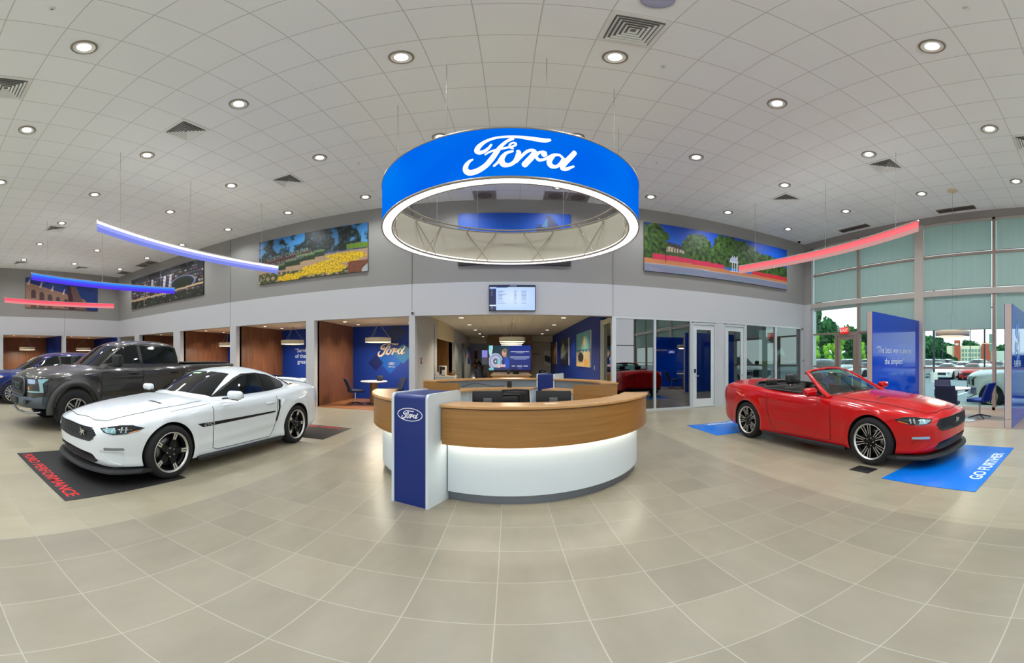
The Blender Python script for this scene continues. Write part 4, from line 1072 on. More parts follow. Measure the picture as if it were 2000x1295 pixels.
t = thing('coat_hooks', 'row of small dark round hooks on the cream wall at the far right', 'coat hooks', (1.8, 23.99, 1.85))
for k in range(3): MB().sph((-.2 + .2 * k, -.03, 0), .035).obj('hook', M_blk, t)
t = thing('car_picture', 'small framed picture of a dark car on the cream wall beside the blue wall', 'picture', (2.55, 23.98, 1.55))
MB().box(-.2, .2, -.02, 0, -.5, .5).obj('frame', M_tabw, t)
MB().add([(-.18, -.024, -.18), (.18, -.024, -.3), (.18, -.024, .1), (-.18, -.024, .22)], [(0, 1, 2, 3)]).obj('print', mat('print_dark', (44, 54, 50), .5), t)

# ------------------------------------------------------------------ person leaning at the far end of the passage
def person(loc, rz):
    t = thing('person', 'person in a black top and grey brown trousers leaning forward at the passage end', 'person', loc, rz)
    def skinfig(name, V, E_, Rr, m, sub=2):
        me = bpy.data.meshes.new(name); me.from_pydata(V, E_, []); o = bpy.data.objects.new(name, me); COL.objects.link(o); me.materials.append(m); o.parent = t
        sk = o.modifiers.new('skin', 'SKIN'); sk.use_smooth_shade = True
        for i, r in enumerate(Rr): me.skin_vertices[0].data[i].radius = (r, r) if not isinstance(r, tuple) else r
        me.skin_vertices[0].data[0].use_root = True
        ss = o.modifiers.new('sub', 'SUBSURF'); ss.levels = sub; ss.render_levels = sub; return o
    M_skin = mat('skin', (196, 140, 112), .6)
    V = [(0, 0, .92), (0, -.08, 1.08), (0, -.22, 1.26), (0, -.33, 1.38), (0, -.42, 1.46), (0, -.47, 1.56),
         (-.09, 0, .88), (-.11, -.02, .48), (-.12, .05, .09), (-.12, -.09, .04), (.09, 0, .88), (.11, .02, .48), (.12, .08, .09), (.12, -.06, .04),
         (-.18, -.30, 1.34), (-.23, -.42, 1.10), (-.17, -.60, .98), (-.13, -.68, .96), (.18, -.30, 1.34), (.23, -.42, 1.10), (.17, -.60, .98), (.13, -.68, .96)]
    E_ = [(0, 1), (1, 2), (2, 3), (3, 4), (4, 5), (0, 6), (6, 7), (7, 8), (8, 9), (0, 10), (10, 11), (11, 12), (12, 13), (3, 14), (14, 15), (15, 16), (16, 17), (3, 18), (18, 19), (19, 20), (20, 21)]
    Rr = [(.14, .10), (.13, .095), (.145, .10), (.14, .09), .05, (.075, .095), .085, .06, .04, .03, .085, .06, .04, .03, .055, .04, .03, .035, .055, .04, .03, .035]
    body = skinfig('body', V, E_, Rr, M_skin)
    skinfig('top', [V[0], V[1], V[2], V[3], V[14], V[15], V[18], V[19]], [(0, 1), (1, 2), (2, 3), (3, 4), (4, 5), (3, 6), (6, 7)], [(.155, .115), (.148, .11), (.16, .115), (.155, .105), .068, .05, .068, .05], M_blk)
    skinfig('trousers', [V[0], V[6], V[7], V[8], V[10], V[11], V[12]], [(0, 1), (1, 2), (2, 3), (0, 4), (4, 5), (5, 6)], [(.15, .112), .098, .075, .058, .098, .075, .058], mat('trousers', (112, 96, 84), .8))
    MB().sph((0, -.45, 1.62), (.085, .095, .09), 0, 16, 10).obj('hair', mat('dark_hair', (44, 28, 20), .7), t)
    for s in (-1, 1): MB().rbox(s * .12 - .045, s * .12 + .045, -.18 if s < 0 else -.15, .10, 0, .07, .02).obj('shoe', M_blk, t)
    MB().box(-.12, .12, -.80, -.66, .98, 1.0).obj('folder', mat('tan_folder', (176, 120, 74), .6), t)
person((-2.05, 27.5, 0), radians(-60))
# ================================================================== printed pictures and screens
def n2(x, y, s=0.0): return noise.noise(Vector((x, y, s)))
def fb(x, y, s=0.0): return n2(x, y, s) * .6 + n2(x * 2.1, y * 2.1, s + 3) * .3 + n2(x * 4.3, y * 4.3, s + 7) * .2
def mixc(a, b, t):
    t = max(0, min(1, t)); return tuple(a[i] + (b[i] - a[i]) * t for i in range(3))
def picture(name, parent, w, h, fn, m, step=.022, F=None, depth=0.0):
    """picture surface in its own x (right), y (up) plane, F places it"""
    nx, nz = max(4, int(w / step)), max(4, int(h / step)); b = MB(); vs = []; cols = []
    for j in range(nz + 1):
        for i in range(nx + 1):
            u, v = i / nx, j / nz; vs.append(((u - .5) * w, (v - .5) * h, depth)); c = fn(u, v); cols += [lin(max(0, min(255, q))) for q in c] + [1.0]
    b.add(vs, [(j * (nx + 1) + i, j * (nx + 1) + i + 1, (j + 1) * (nx + 1) + i + 1, (j + 1) * (nx + 1) + i) for j in range(nz) for i in range(nx)], 0, False, F)
    o = b.obj(name, m, parent); a = o.data.color_attributes.new('Col', 'FLOAT_COLOR', 'POINT'); a.data.foreach_set('color', cols); return o
M_print = attrmat('printed_picture', .45)
M_scr = attrmat('lit_screen', .3, 1.0)
FW = lambda x, y, z: frame((x, y, z), (1, 0, 0), (0, 0, 1))
def wall_panel(label, x0, x1, fn, left=False):
    z0, z1 = 4.10, 5.65; w, h = x1 - x0, z1 - z0; zc = (z0 + z1) / 2
    if left:
        t = thing('wall_picture', label, 'picture', (XL + .05, (x0 + x1) / 2, zc)); F = frame((.005, 0, 0), (0, 1, 0), (0, 0, 1)) @ R(0)
        F = frame((.006, 0, 0), (0, 1, 0), (0, 0, 1))
        MB().box(-.05, .004, -w / 2, w / 2, -h / 2, h / 2).obj('panel', M_blk, t)
        return picture('picture_surface', t, w, h, fn, M_print, F=F)
    t = thing('wall_picture', label, 'picture', ((x0 + x1) / 2, YB - .05, zc))
    MB().box(-w / 2, w / 2, -.0, .05, -h / 2, h / 2).obj('panel', M_blk, t)
    return picture('picture_surface', t, w, h, fn, M_print, F=frame((0, -.004, 0), (1, 0, 0), (0, 0, 1)))

def pic_flowers(u, v):
    x = u * 2.6
    if v > .42 + .05 * u:
        # sky, trees
        sky = mixc((150, 190, 214), (40, 110, 170), v)
        t = fb(x * 5, v * 5, 1) + (.25 if .42 < u < .95 else -.05) + (.2 if u < .16 else 0) - (v - .6) * .45
        c = mixc(sky, (16, 26, 24), (t + .12) * 4) if t > -.12 else sky
        if t > .1 and fb(x * 16, v * 16, 5) > .18: c = mixc(c, (56, 96, 110), .7)
        if abs(((u * 31) % 1) - .5) < .05 and .45 < u < .95: c = mixc(c, (24, 20, 16), .6)
        if u > .83 and .47 < v < .60 + .04 * fb(x * 6, 1): c = (98 + 40 * n2(x * 30, v * 30), 128, 30)
        if v < .50 + .06 * u and .60 < u < .99 and v < .5: c = mixc((90, 110, 140), (30, 44, 72), fb(x * 9, v * 14, 2) + .5)
        c = c
    else:
        c = (168 + 22 * n2(x * 30, v * 30), 140 + 18 * n2(x * 30, v * 30), 112)
    # brick wall with letters drawn over it
    if .05 < u < .52 and .26 + .25 * u < v < .58 + .12 * u and u > .03:
        c = (74 + 14 * n2(x * 22, v * 60), 42, 38)
        if v > .53 + .12 * u: c = (54, 70, 48)
    # hedges
    for (a, b_, c0) in ((.13, .20, .38), (.19, .28, .40), (.27, .42, .46), (.38, .56, .53), (.55, .64, .57)):
        if a < u < b_:
            top = c0; d = top - v
            if 0 < d < .045: c = (96 + 20 * n2(x * 40, v * 60), 118, 70)
            elif 0 <= d < .15: c = (34, 52, 28)
    # yellow flower drifts
    f = 0
    for (cx, cy, rx, ry) in ((.80, .38, .17, .05), (.74, .27, .18, .055), (.87, .33, .13, .05), (.62, .24, .09, .06), (.56, .13, .13, .08), (.70, .14, .12, .10), (.42, .10, .08, .06), (.32, .06, .12, .08), (.50, .20, .07, .05)):
        q = ((u - cx) / rx) ** 2 + ((v - cy) / ry) ** 2 + fb(x * 12, v * 12, 9) * .9
        if q < 1: f = 1
    if f:
        g = n2(x * 34, v * 34, 4); c = mixc((214, 170, 12), (130, 120, 20), g * 1.6) if g > -.05 else (232, 194, 20)
    elif v < .12 + .12 * (1 - u) * (u < .6) and fb(x * 14, v * 14, 2) > -.12: c = (58 + 30 * n2(x * 40, v * 40), 74, 34)
    if u > .84 and v < .24 and not f: c = mixc((150, 60, 44), (84, 70, 44), n2(x * 26, v * 26, 8) + .5)
    if u > .95 and v < .10 + (u - .95) * 2: c = (170, 176, 176) if v < .06 + (u - .95) * 2 else c
    return c
o = wall_panel('wide picture of a yellow flower bed before a lettered brick sign, on the grey wall', -7.95, -3.97, pic_flowers)
b = MB()
for s, (x, y), sz in (('NORTH  CAROLINA', (-.82, .10), .20), ('CENTRAL UNIVERSITY', (-.80, -.10), .17)):
    vs, fs = text_mesh(s, sz, 0, 'CENTER', .9); F = frame((x, -.008, y), (1, 0, .10), (-.05, 0, 1)); b.add(vs, fs, 0, False, F)
b.obj('sign_lettering', mat('grey_sign_letters', (128, 136, 140), .5), o.parent)

def pic_garden(u, v):
    x = u * 3.5
    c = mixc((20, 120, 214), (10, 70, 180), v)
    if fb(x * 3, v * 6, 4) > .45: c = mixc(c, (190, 214, 236), .4)
    # tree crowns
    def crown(cx, cy, rx, ry, s): return ((u - cx) / rx) ** 2 + ((v - cy) / ry) ** 2 + fb(x * 7, v * 7, s) * .7 < 1
    trees = (crown(.04, .62, .10, .42, 1), crown(.32, .62, .095, .30, 2), crown(.52, .66, .11, .34, 3), crown(.63, .60, .12, .34, 5), crown(.74, .52, .10, .24, 6), crown(.84, .48, .09, .30, 7), crown(.42, .45, .12, .18, 8), crown(.95, .34, .07, .22, 9))
    if .10 < u < .27 and .38 < v < .66 - .55 * (u - .10):
        c = (186, 172, 146)
        if v > .57 - .55 * (u - .10): c = (58, 54, 56)
        elif (u * 60) % 1 < .35 and .42 < v < .52: c = (80, 76, 70)
    if any(trees):
        g = fb(x * 14, v * 14, 3); c = (44 + 70 * max(0, g + .1), 70 + 80 * max(0, g + .12), 30 + 26 * max(0, g))
        if g < -.18: c = (22, 34, 22)
    if .28 < v < .44 + .03 * n2(x * 9, 1) and not any(trees[:1]) and u > .06 and c[2] > 100: c = (60, 84, 44)
    # azalea banks
    if .05 < u < .50 and v < .37 - .10 * u + .03 * n2(x * 10, 2, 3) and v > .24 - .02 * u: c = (206 + 30 * n2(x * 40, v * 40), 44 + 30 * n2(x * 50, v * 50, 2), 84 + 30 * n2(x * 22, 1))
    if u > .70 and .19 - .02 * u < v < .30 + .02 * n2(x * 12, 4): c = (206 + 30 * n2(x * 40, v * 40), 46 + 30 * n2(x * 50, v * 50, 2), 60)
    if v < .26 - .06 * u: c = (196 + 10 * n2(x * 12, v * 50), 124, 78)
    if v < .165 - .02 * u: c = (186, 176, 168)
    if v < .15 - .02 * u: c = (128 + 14 * n2(x * 2, v * 20), 134 + 12 * n2(x * 3, v * 20), 158)
    # little rotunda
    if abs(u - .567) < .030 and .20 < v < .56:
        if v > .44 and ((u - .567) / .030) ** 2 + ((v - .44) / .10) ** 2 < 1: c = (172, 180, 206)
        elif .41 < v <= .44: c = (206, 212, 222)
        elif v < .22: c = (206, 212, 216)
        elif abs(((u - .537) / .060 * 3.4) % 1 - .5) > .36: c = (214, 220, 224)
    if abs(u - .124) < .003 and .2 < v < .5: c = (24, 28, 30)
    return c
wall_panel('wide picture of a park with red flowers and a small white rotunda', 3.81, 9.32, pic_garden)

def pic_tower(u, v):
    c = mixc((0, 110, 216), (6, 72, 176), v)
    if .69 < u < .80 and v < .72 + .06 * ((u * 40) % 1 > .5): c = (18, 34, 70) if (v * 40) % 1 > .2 else (26, 52, 100)
    if .78 < u < .93 and v < .98 - abs(u - .80) * 2.4: c = (16, 30, 84)
    if .74 < u < .79 and .72 < v < .74 + (u - .74) * 3.2: c = (60, 110, 160)
    if .10 < u < .165 and v < .62: c = (20, 44, 74) if (v * 50) % 1 > .3 else (28, 66, 110)
    if v < .2 + .05 * n2(u * 30, 1): c = (44 + 40 * n2(u * 60, v * 40), 48, 44)
    return c
wall_panel('deep blue sky picture with a pointed tower behind the ring sign', -1.36, 1.68, pic_tower)

def pic_city(u, v):
    x = u * 3.5; gx, gy = floor(x * 9 + v * 3), floor(v * 11)
    r = noise.cell(Vector((gx * 1.7, gy * 2.3, 1))) ; r2 = noise.cell(Vector((gx * 3.1, gy * 1.3, 5)))
    fx, fy = (x * 9 + v * 3) % 1, (v * 11) % 1
    c = (40, 38, 44)
    if .12 < fx < .88 and .2 < fy < .9:
        k = abs(r * 7.77) % 1
        c = [(52, 48, 54), (96, 92, 98), (168, 166, 176), (110, 66, 56), (60, 72, 92), (150, 136, 120), (34, 36, 44)][int(k * 7) % 7]
        if fy < .45: c = mixc(c, (20, 20, 28), .5)
    if v > .86: c = mixc(c, (24, 30, 36), .6)
    for k, xx in enumerate((.34, .52, .60)):
        if abs(u - xx - (v - .5) * .04) < .016 and .42 < v < .8: c = (196, 196, 214) if (v * 40) % 1 > .2 else (150, 150, 170)
    q = ((u - .76) / .10) ** 2 + ((v - .46) / .13) ** 2
    if q < 1: c = (26, 40, 22)
    elif q < 1.9: c = (36, 38, 52)
    elif q < 2.4: c = (18, 130, 150) if u < .76 and v < .42 else (130, 140, 160)
    d = abs(v - (.26 + .10 * (u - .25) ** 2 + .02 * u))
    if d < .022: c = (206, 172, 126)
    if v < .22: c = mixc((34, 34, 34), (58, 76, 48), fb(x * 5, v * 6) + .3)
    if v < .22 and fb(x * 12, v * 14, 4) > .3: c = (150, 140, 136)
    if abs(u - .22) < .006 and v < .62: c = (150, 132, 100)
    e = .24 + .9 * (u - .22) ** 2
    if .06 < u < .42 and abs(v - (.27 + 1.6 * max(0, abs(u - .22) - .02) ** 2 * 0 + .16 * (1 - min(1, abs(u - .22) / .14)) ** 2)) < .008: c = (190, 170, 140)
    return c
wall_panel('wide aerial city picture with a stadium, on the grey wall left of the flower picture', -16.3, -10.8, pic_city)

def pic_church(u, v):
    c = mixc((8, 40, 116), (14, 70, 140), fb(u * 5, v * 4, 2) + .4)
    if fb(u * 4 + v * 2, v * 9, 6) > .38: c = mixc(c, (110, 150, 190), .4)
    top = .84 - .60 * u
    stone = (150 + 16 * n2(u * 40, v * 60), 116 + 12 * n2(u * 40, v * 60), 98)
    if v < top and u < .82:
        c = stone
        if top - v < .05: c = (178, 142, 118) if (u * 50) % 1 > .3 else (120, 92, 78)
        for k in range(7):
            cx = .10 + k * .11; cy = .84 - .60 * cx - .26
            if abs(u - cx) < .03 and v < cy + .08 * sqrt(max(0, 1 - ((u - cx) / .03) ** 2)) and v > cy - .20: c = (44, 32, 48) if (u * 90) % 1 > .3 else (96, 76, 74)
            if abs(u - cx) < .035 and v < cy - .30: c = (50, 36, 40) if (u * 60) % 1 > .35 else (120, 92, 80)
    for k in range(5):
        cx = .04 + k * .155; b_ = .84 - .60 * cx
        if b_ - .05 < v < b_ + .16 and abs(u - cx - (v - b_) * .12) < .014 * (1 - (v - b_) / .17): c = (206, 184, 166)
    # tower leaning with perspective
    tx = .60 + (.0) ; l = .56 + (.78 - v) * .02; r = .68 + (.80 - v) * .20
    if l < u < r and v < .80: c = (66, 34, 44) if u < l + (r - l) * .35 else ((128, 100, 92) if ((u + v * .15) * 46) % 1 > .4 else (72, 52, 56))
    return c
wall_panel('picture of a stone cathedral against deep blue sky on the left wall', 4.6, 8.56, pic_church, left=True)

def scr_list(u, v):
    c = mixc((178, 206, 255), (206, 226, 255), sin(pi * v) * sin(pi * u))
    if v > .93: return (30, 34, 66) if not (.45 < u < .60 and v > .955) else (120, 130, 170)
    if v > .90: return (36, 60, 130) if u > .15 and u < .4 else (190, 214, 214)
    if u < .145:
        if v > .86: return (160, 190, 250)
        if .17 < v < .215: return (220, 234, 255)
        return (112, 122, 160) if ((v * 17) % 1 < .35 and .03 < u < .07 and (v > .55 or v < .15)) else (34, 44, 84)
    r = (v - .25) / .052
    if 0 < r < 11 and .3 < r % 1 < .62:
        k = int(r)
        if .18 < u < .18 + [.17, .13, .13, .10, .11, .10, .11, .19, .08, .15, .10][k]: return (128, 150, 200)
        if .54 < u < .60: return (140, 162, 208)
        if .70 < u < .81: return (140, 160, 208)
    return c
picture('screen_picture', TVSCREEN, 1.215, .69, scr_list, M_scr, .009, F=frame((0, -.032, 0), (1, 0, 0), (0, 0, 1)))

def scr_video(u, v):
    c = mixc((10, 26, 96), (18, 46, 140), v * .6 + .2 * u)
    if u < .49:
        c = mixc((24, 42, 48), (18, 60, 84), u * 2)
        q = sqrt(((u - .16) / .17) ** 2 + ((v - .36) / .33) ** 2)
        if q < 1: c = (170, 180, 216) if q > .82 else (72, 82, 104) if q > .74 else (176, 176, 206) if q > .36 else (96, 104, 130) if q > .22 else (30, 34, 44) if q > .12 else (210, 214, 224)
        if u < .09 and v > .55 + 3 * (u - .04) ** 2 * 40: c = (170, 220, 226)
        if u < .05 and v > .8: c = (120, 210, 220)
        # person in profile: head, neck, blue shirt, forearm
        if ((u - .365) / .055) ** 2 + ((v - .70) / .15) ** 2 < 1: c = (206, 150, 130)
        if ((u - .385) / .055) ** 2 + ((v - .80) / .085) ** 2 < 1: c = (120, 104, 90)
        if .345 < u < .42 and .42 < v < .6: c = (176, 120, 104)
        if ((u - .40) / .095) ** 2 + ((v - .28) / .26) ** 2 < 1: c = (16, 72, 178) if u > .37 else (14, 44, 96)
        if abs(v - .17 - (u - .2) * .1) < .055 and .16 < u < .40: c = (206, 176, 176)
        if .20 < u < .26 and .25 < v < .46: c = (110, 200, 206)
        if v < .10: c = (110, 190, 200) if u < .12 else (40, 50, 90)
    else:
        if .74 < v < .77 and .52 < u < .96: c = (226, 232, 244) if (u * 90) % 1 > .25 else c
        if .69 < v < .715 and .64 < u < .84: c = (226, 232, 244) if (u * 90) % 1 > .25 else c
        if .52 < v < .55 and .51 < u < .97: c = (206, 216, 238)
        if .47 < v < .485 and .52 < u < .96: c = (160, 176, 220)
        if .435 < v < .45 and .60 < u < .90: c = (160, 176, 220)
        if .155 < v < .185 and (.55 < u < .63 or .67 < u < .80 or .83 < u < .93): c = (226, 232, 244)
        if .09 < v < .105 and .69 < u < .79: c = (150, 166, 210)
    return c
picture('screen_picture', VIDEO, 2.5, 1.48, scr_video, M_scr, .02, F=frame((.01, -.006, .03), (1, 0, 0), (0, 0, 1)))

def pic_beach(u, v):
    c = mixc((150, 190, 178), (96, 164, 176), v)
    if v < .52: c = (28, 118, 138)
    if v < .44 + .02 * n2(u * 20, 3): c = (206, 190, 150)
    if abs(u - .62) < .05 * (1 - abs(v - .72) / .22) + .02 and .52 < v < .86: c = (206, 150, 84)
    if ((u - .36) / .22) ** 2 + ((v - .27) / .15) ** 2 < 1: c = (36, 40, 36)
    if ((u - .72) / .15) ** 2 + ((v - .12) / .11) ** 2 < 1: c = (226, 160, 70)
    if v < .1 and u < .5: c = (226, 196, 130)
    return c
def pic_car(u, v):
    c = mixc((30, 34, 34), (176, 166, 100), fb(u * 4, v * 4, 3) + .25)
    if v < .4 + .3 * u and v > .18 + .3 * u: c = (150, 156, 160) if ((v - .3 * u) * 22) % 1 > .5 else (50, 52, 56)
    if v < .22: c = (34, 20, 30)
    return c
def pic_forest(u, v): return mixc((70, 42, 22), (196, 140, 60), fb(u * 6, v * 3, 6) + .35 - abs(v - .5) * .5)
for (lab, y0, y1, z0, z1, fn) in (('beach picture with parked car, nearest on the blue passage wall', 12.1, 14.6, 1.22, 2.50, pic_beach),
                               ('dark car picture, middle of the three on the blue passage wall', 16.6, 19.06, 1.22, 2.50, pic_car),
                               ('brown autumn picture, farthest on the blue passage wall', 20.9, 23.1, 1.22, 2.50, pic_forest)):
    t = thing('canvas_picture', lab, 'picture', (2.755, (y0 + y1) / 2, (z0 + z1) / 2), 0)
    MB().box(-.02, .025, -(y1 - y0) / 2, (y1 - y0) / 2, -(z1 - z0) / 2, (z1 - z0) / 2).obj('canvas', M_tabw, t)
    picture('picture_surface', t, y1 - y0, z1 - z0, fn, M_print, .05, F=frame((-.024, 0, 0), (0, -1, 0), (0, 0, 1)))
# ================================================================== vehicles (nose towards -y, u = distance behind the nose)
def paint(name, col, rough=.28, metal=0.0, coat=.8, flake=0):
    m = mat(name, col, rough, metal=metal, coat=coat); return m
M_tyre = mat('tyre_rubber', (26, 26, 27), .8, bump=.2, bump_s=40)
M_arch = mat('wheel_arch_liner', (14, 14, 15), .9)
M_glassd = mat('tinted_car_glass', (12, 18, 18), .03, spec=.5, coat=.15)
M_trimb = mat('gloss_black_trim', (12, 12, 13), .25)
M_satb = mat('satin_black_plastic', (30, 30, 32), .55)
M_alloy = mat('machined_alloy', (214, 212, 206), .3, metal=.7)
M_rimb = mat('black_wheel_paint', (12, 13, 14), .35, spec=.3)
M_lampc = mat('headlamp_lens', (150, 196, 206), .08, metal=.3, coat=1)
M_lampd = mat('headlamp_dark', (20, 24, 28), .1, coat=1)
M_amber = mat('amber_lens', (226, 130, 40), .2, coat=1)
M_redl = mat('red_tail_lens', (150, 12, 12), .2, coat=1)
M_disc = mat('brake_disc', (120, 120, 120), .35, metal=.9)
M_seamk = mat('panel_gap_shadow', (30, 30, 32), .8)

def smooth(e0, e1, x):
    t = max(0.0, min(1.0, (x - e0) / (e1 - e0))); return t * t * (3 - 2 * t)
def hull_points(sp, us, ns):
    """rows of half sections: list over u of list of (x, y, z) from bottom centre to top centre"""
    L_ = sp['L']; rows = []; wmax = max(v for _, v in sp['w'])
    for u in us:
        w, zb, zs, zc = tab(sp['w'], u), tab(sp['zb'], u), tab(sp['zs'], u), tab(sp['zc'], u)
        r = min(sp.get('r', .07), (zs - zb) * .4); row = []
        nb = 4
        for k in range(nb): row.append((w * .88 * k / nb, zb))
        row.append((w * .88, zb)); 
        nside = ns
        for k in range(nside + 1):
            z = zb + .03 + (zs - zb - .03) * k / nside; zn = (z - zb) / (zs - zb)
            x = w * tab(sp['side'], zn)
            if z > zs - r: x -= r * (1 - sqrt(max(0, 1 - ((z - (zs - r)) / r) ** 2)))
            for (ua, za, ub, zb2, dep, wd) in sp.get('crease', []):
                if ua - .2 < u < ub + .2:
                    zl = lerp(za, zb2, max(0, min(1, (u - ua) / (ub - ua)))); f = smooth(ua - .2, ua, u) * (1 - smooth(ub, ub + .2, u))
                    dz = z - zl; x += f * dep * exp(-(dz / wd) ** 2) * (1 if dz < 0 else 1)
            for (ax, rr) in sp['arch']:
                d = sqrt((u - ax) ** 2 + (z - sp['hub']) ** 2); x += sp.get('flare', .02) * exp(-((d - rr - .05) / sp.get('flw', .07)) ** 2) * (1 if z > sp['hub'] - .1 else exp(-((z - sp['hub'] + .1) / .1) ** 2))
            row.append((x, z))
        xs, zt = row[-1]; nt_ = max(6, ns // 2)
        for k in range(1, nt_ + 1):
            t = k / nt_; p = sp.get('crown', 2.0); z = zt + (zc - zt) * (1 - (1 - t) ** p)
            x = xs * (1 - t)
            for (ua, xa, ub, xb, dep, wd) in sp.get('bulge', []):
                if ua - .3 < u < ub + .3:
                    xl = lerp(xa, xb, max(0, min(1, (u - ua) / (ub - ua)))); f = smooth(ua - .3, ua + .1, u) * (1 - smooth(ub - .1, ub + .3, u)); z += f * dep * smooth(xl + wd, xl - wd, x)
            row.append((x, z))
        out = []
        for (x, z) in row:
            fr = 1 - smooth(0, 1.3, u); q = (abs(x) / wmax); y = u + sp['bend'] * q ** 2.6 * fr
            fr2 = smooth(L_ - 1.0, L_, u); y -= sp.get('bend2', .12) * q ** 2.6 * fr2
            # rake of the nose: lower parts set back / forward
            y += fr * sp.get('rake', 0) * (z - sp.get('zr0', .5))
            out.append((x, y, z))
        rows.append(out)
    return rows
def build_hull(sp, step=.05, ns=22):
    L_ = sp['L']; us = [0, .012, .03, .055, .09, .13, .18, .24]; u = .30
    while u < L_ - .27: us.append(u); u += step
    us += [L_ - .22, L_ - .16, L_ - .11, L_ - .07, L_ - .04, L_ - .018, L_]
    rows = hull_points(sp, us, ns); b = MB(); n = len(rows[0]); vs = []
    for row in rows:
        vs += [(-x, y, z) for (x, y, z) in reversed(row[1:-1])]
        vs = vs
    # full ring: right half bottom->top then left half top->bottom
    vs = []; m = 2 * n - 2
    for row in rows: vs += list(row) + [(-x, y, z) for (x, y, z) in reversed(row[1:-1])]
    fs = []
    for i in range(len(rows) - 1):
        for k in range(m): a, c = i * m + k, i * m + (k + 1) % m; fs.append((a, c, c + m, a + m))
    b.add(vs, fs, 0, True)
    # end caps
    for row, flip in ((rows[0], False), (rows[-1], True)):
        K = 8; cv = []; row = row[4:]
        for p in row:
            for k in range(K + 1):
                t = k / K * 2 - 1; x = p[0] * t
                wq = max(1e-6, max(v for _, v in sp['w'])); q0, q1 = abs(p[0]) / wq, abs(x) / wq
                bd = sp['bend'] if not flip else -sp.get('bend2', .12)
                cv.append((x, p[1] - bd * q0 ** 2.6 + bd * q1 ** 2.6, p[2]))
        cf = []
        for j in range(len(row) - 1):
            for k in range(K):
                a = j * (K + 1) + k; q = (a, a + 1, a + K + 2, a + K + 1); cf.append(q[::-1] if flip else q)
        b.add(cv, cf, 0, True)
    bm = bmesh.new(); me = b.mesh('tmp', []); bm.from_mesh(me); bmesh.ops.remove_doubles(bm, verts=bm.verts, dist=.0008)
    bmesh.ops.dissolve_degenerate(bm, dist=.0004, edges=bm.edges); bmesh.ops.recalc_face_normals(bm, faces=bm.faces); bm.to_mesh(me); bm.free(); return me
def cut(me, cutters, mats):
    """boolean difference with the MB cutters; cut faces take material 1"""
    o = bpy.data.objects.new('tmp', me); COL.objects.link(o)
    for m in mats:
        if len(me.materials) < len(mats): me.materials.append(m)
    cs = []
    for c in cutters:
        cm = c.mesh('cut', mats)
        bm = bmesh.new(); bm.from_mesh(cm); bmesh.ops.remove_doubles(bm, verts=bm.verts, dist=1e-5); bmesh.ops.recalc_face_normals(bm, faces=bm.faces)
        if bm.calc_volume(signed=True) < 0: bmesh.ops.reverse_faces(bm, faces=bm.faces)
        bm.to_mesh(cm); bm.free()
        co = bpy.data.objects.new('cut', cm); COL.objects.link(co); cs.append(co)
        md = o.modifiers.new('b', 'BOOLEAN'); md.operation = 'DIFFERENCE'; md.solver = 'MANIFOLD'; md.object = co
    C.view_layer.update(); dg = C.evaluated_depsgraph_get(); r = bpy.data.meshes.new_from_object(o.evaluated_get(dg))
    bpy.data.objects.remove(o)
    for c in cs: bpy.data.objects.remove(c)
    for p in r.polygons: p.use_smooth = (p.material_index == 0)
    r.set_sharp_from_angle(angle=radians(40))
    return r
def greenhouse(sp, step=.05):
    """roof shell; half section from base to roof centre"""
    g = sp['g']; u0, u1 = g['zr'][0][0], g['zr'][-1][0]; us = []; u = u0
    while u < u1 - .01: us.append(u); u += step
    us.append(u1); ns, nt_ = 10, 9; vs = []; fs = []
    for u in us:
        zr, wb, wt, z0 = tab(g['zr'], u), tab(g['wb'], u), tab(g['wt'], u), tab(g['z0'], u)
        rr = min(g.get('rr', .09), max(.01, (zr - z0) * .5)); half = []
        ze = max(z0 + .01, zr - rr)
        for k in range(ns + 1):
            t = k / ns; half.append((lerp(wb, wt, t) + .02 * sin(pi * t), lerp(z0, ze, t)))
        for k in range(1, nt_ + 1):
            t = k / nt_; half.append((wt * (1 - t), ze + (zr - ze) * (1 - (1 - t) ** 2.4)))
        bd = g.get('bow', .10)
        def yy(x):
            q = (x / max(.3, wb)) ** 2
            return u + bd * q * (1 - smooth(u0, u0 + 1.5, u)) - bd * q * smooth(u1 - 1.2, u1, u)
        full = [(x, yy(x), z) for x, z in half] + [(-x, yy(x), z) for x, z in reversed(half[:-1])]
        vs += full
    m = len(full)
    for i in range(len(us) - 1):
        for k in range(m - 1): a = i * m + k; fs.append((a, a + 1, a + m + 1, a + m))
    fs.append(tuple(range(m))); fs.append(tuple(reversed(range((len(us) - 1) * m, len(us) * m))))
    return vs, fs
def bvh_of(meshes):
    V = []; F = []
    for me in meshes:
        o = len(V); V += [v.co.copy() for v in me.vertices]; F += [tuple(i + o for i in p.vertices) for p in me.polygons]
    return BVHTree.FromPolygons(V, F)
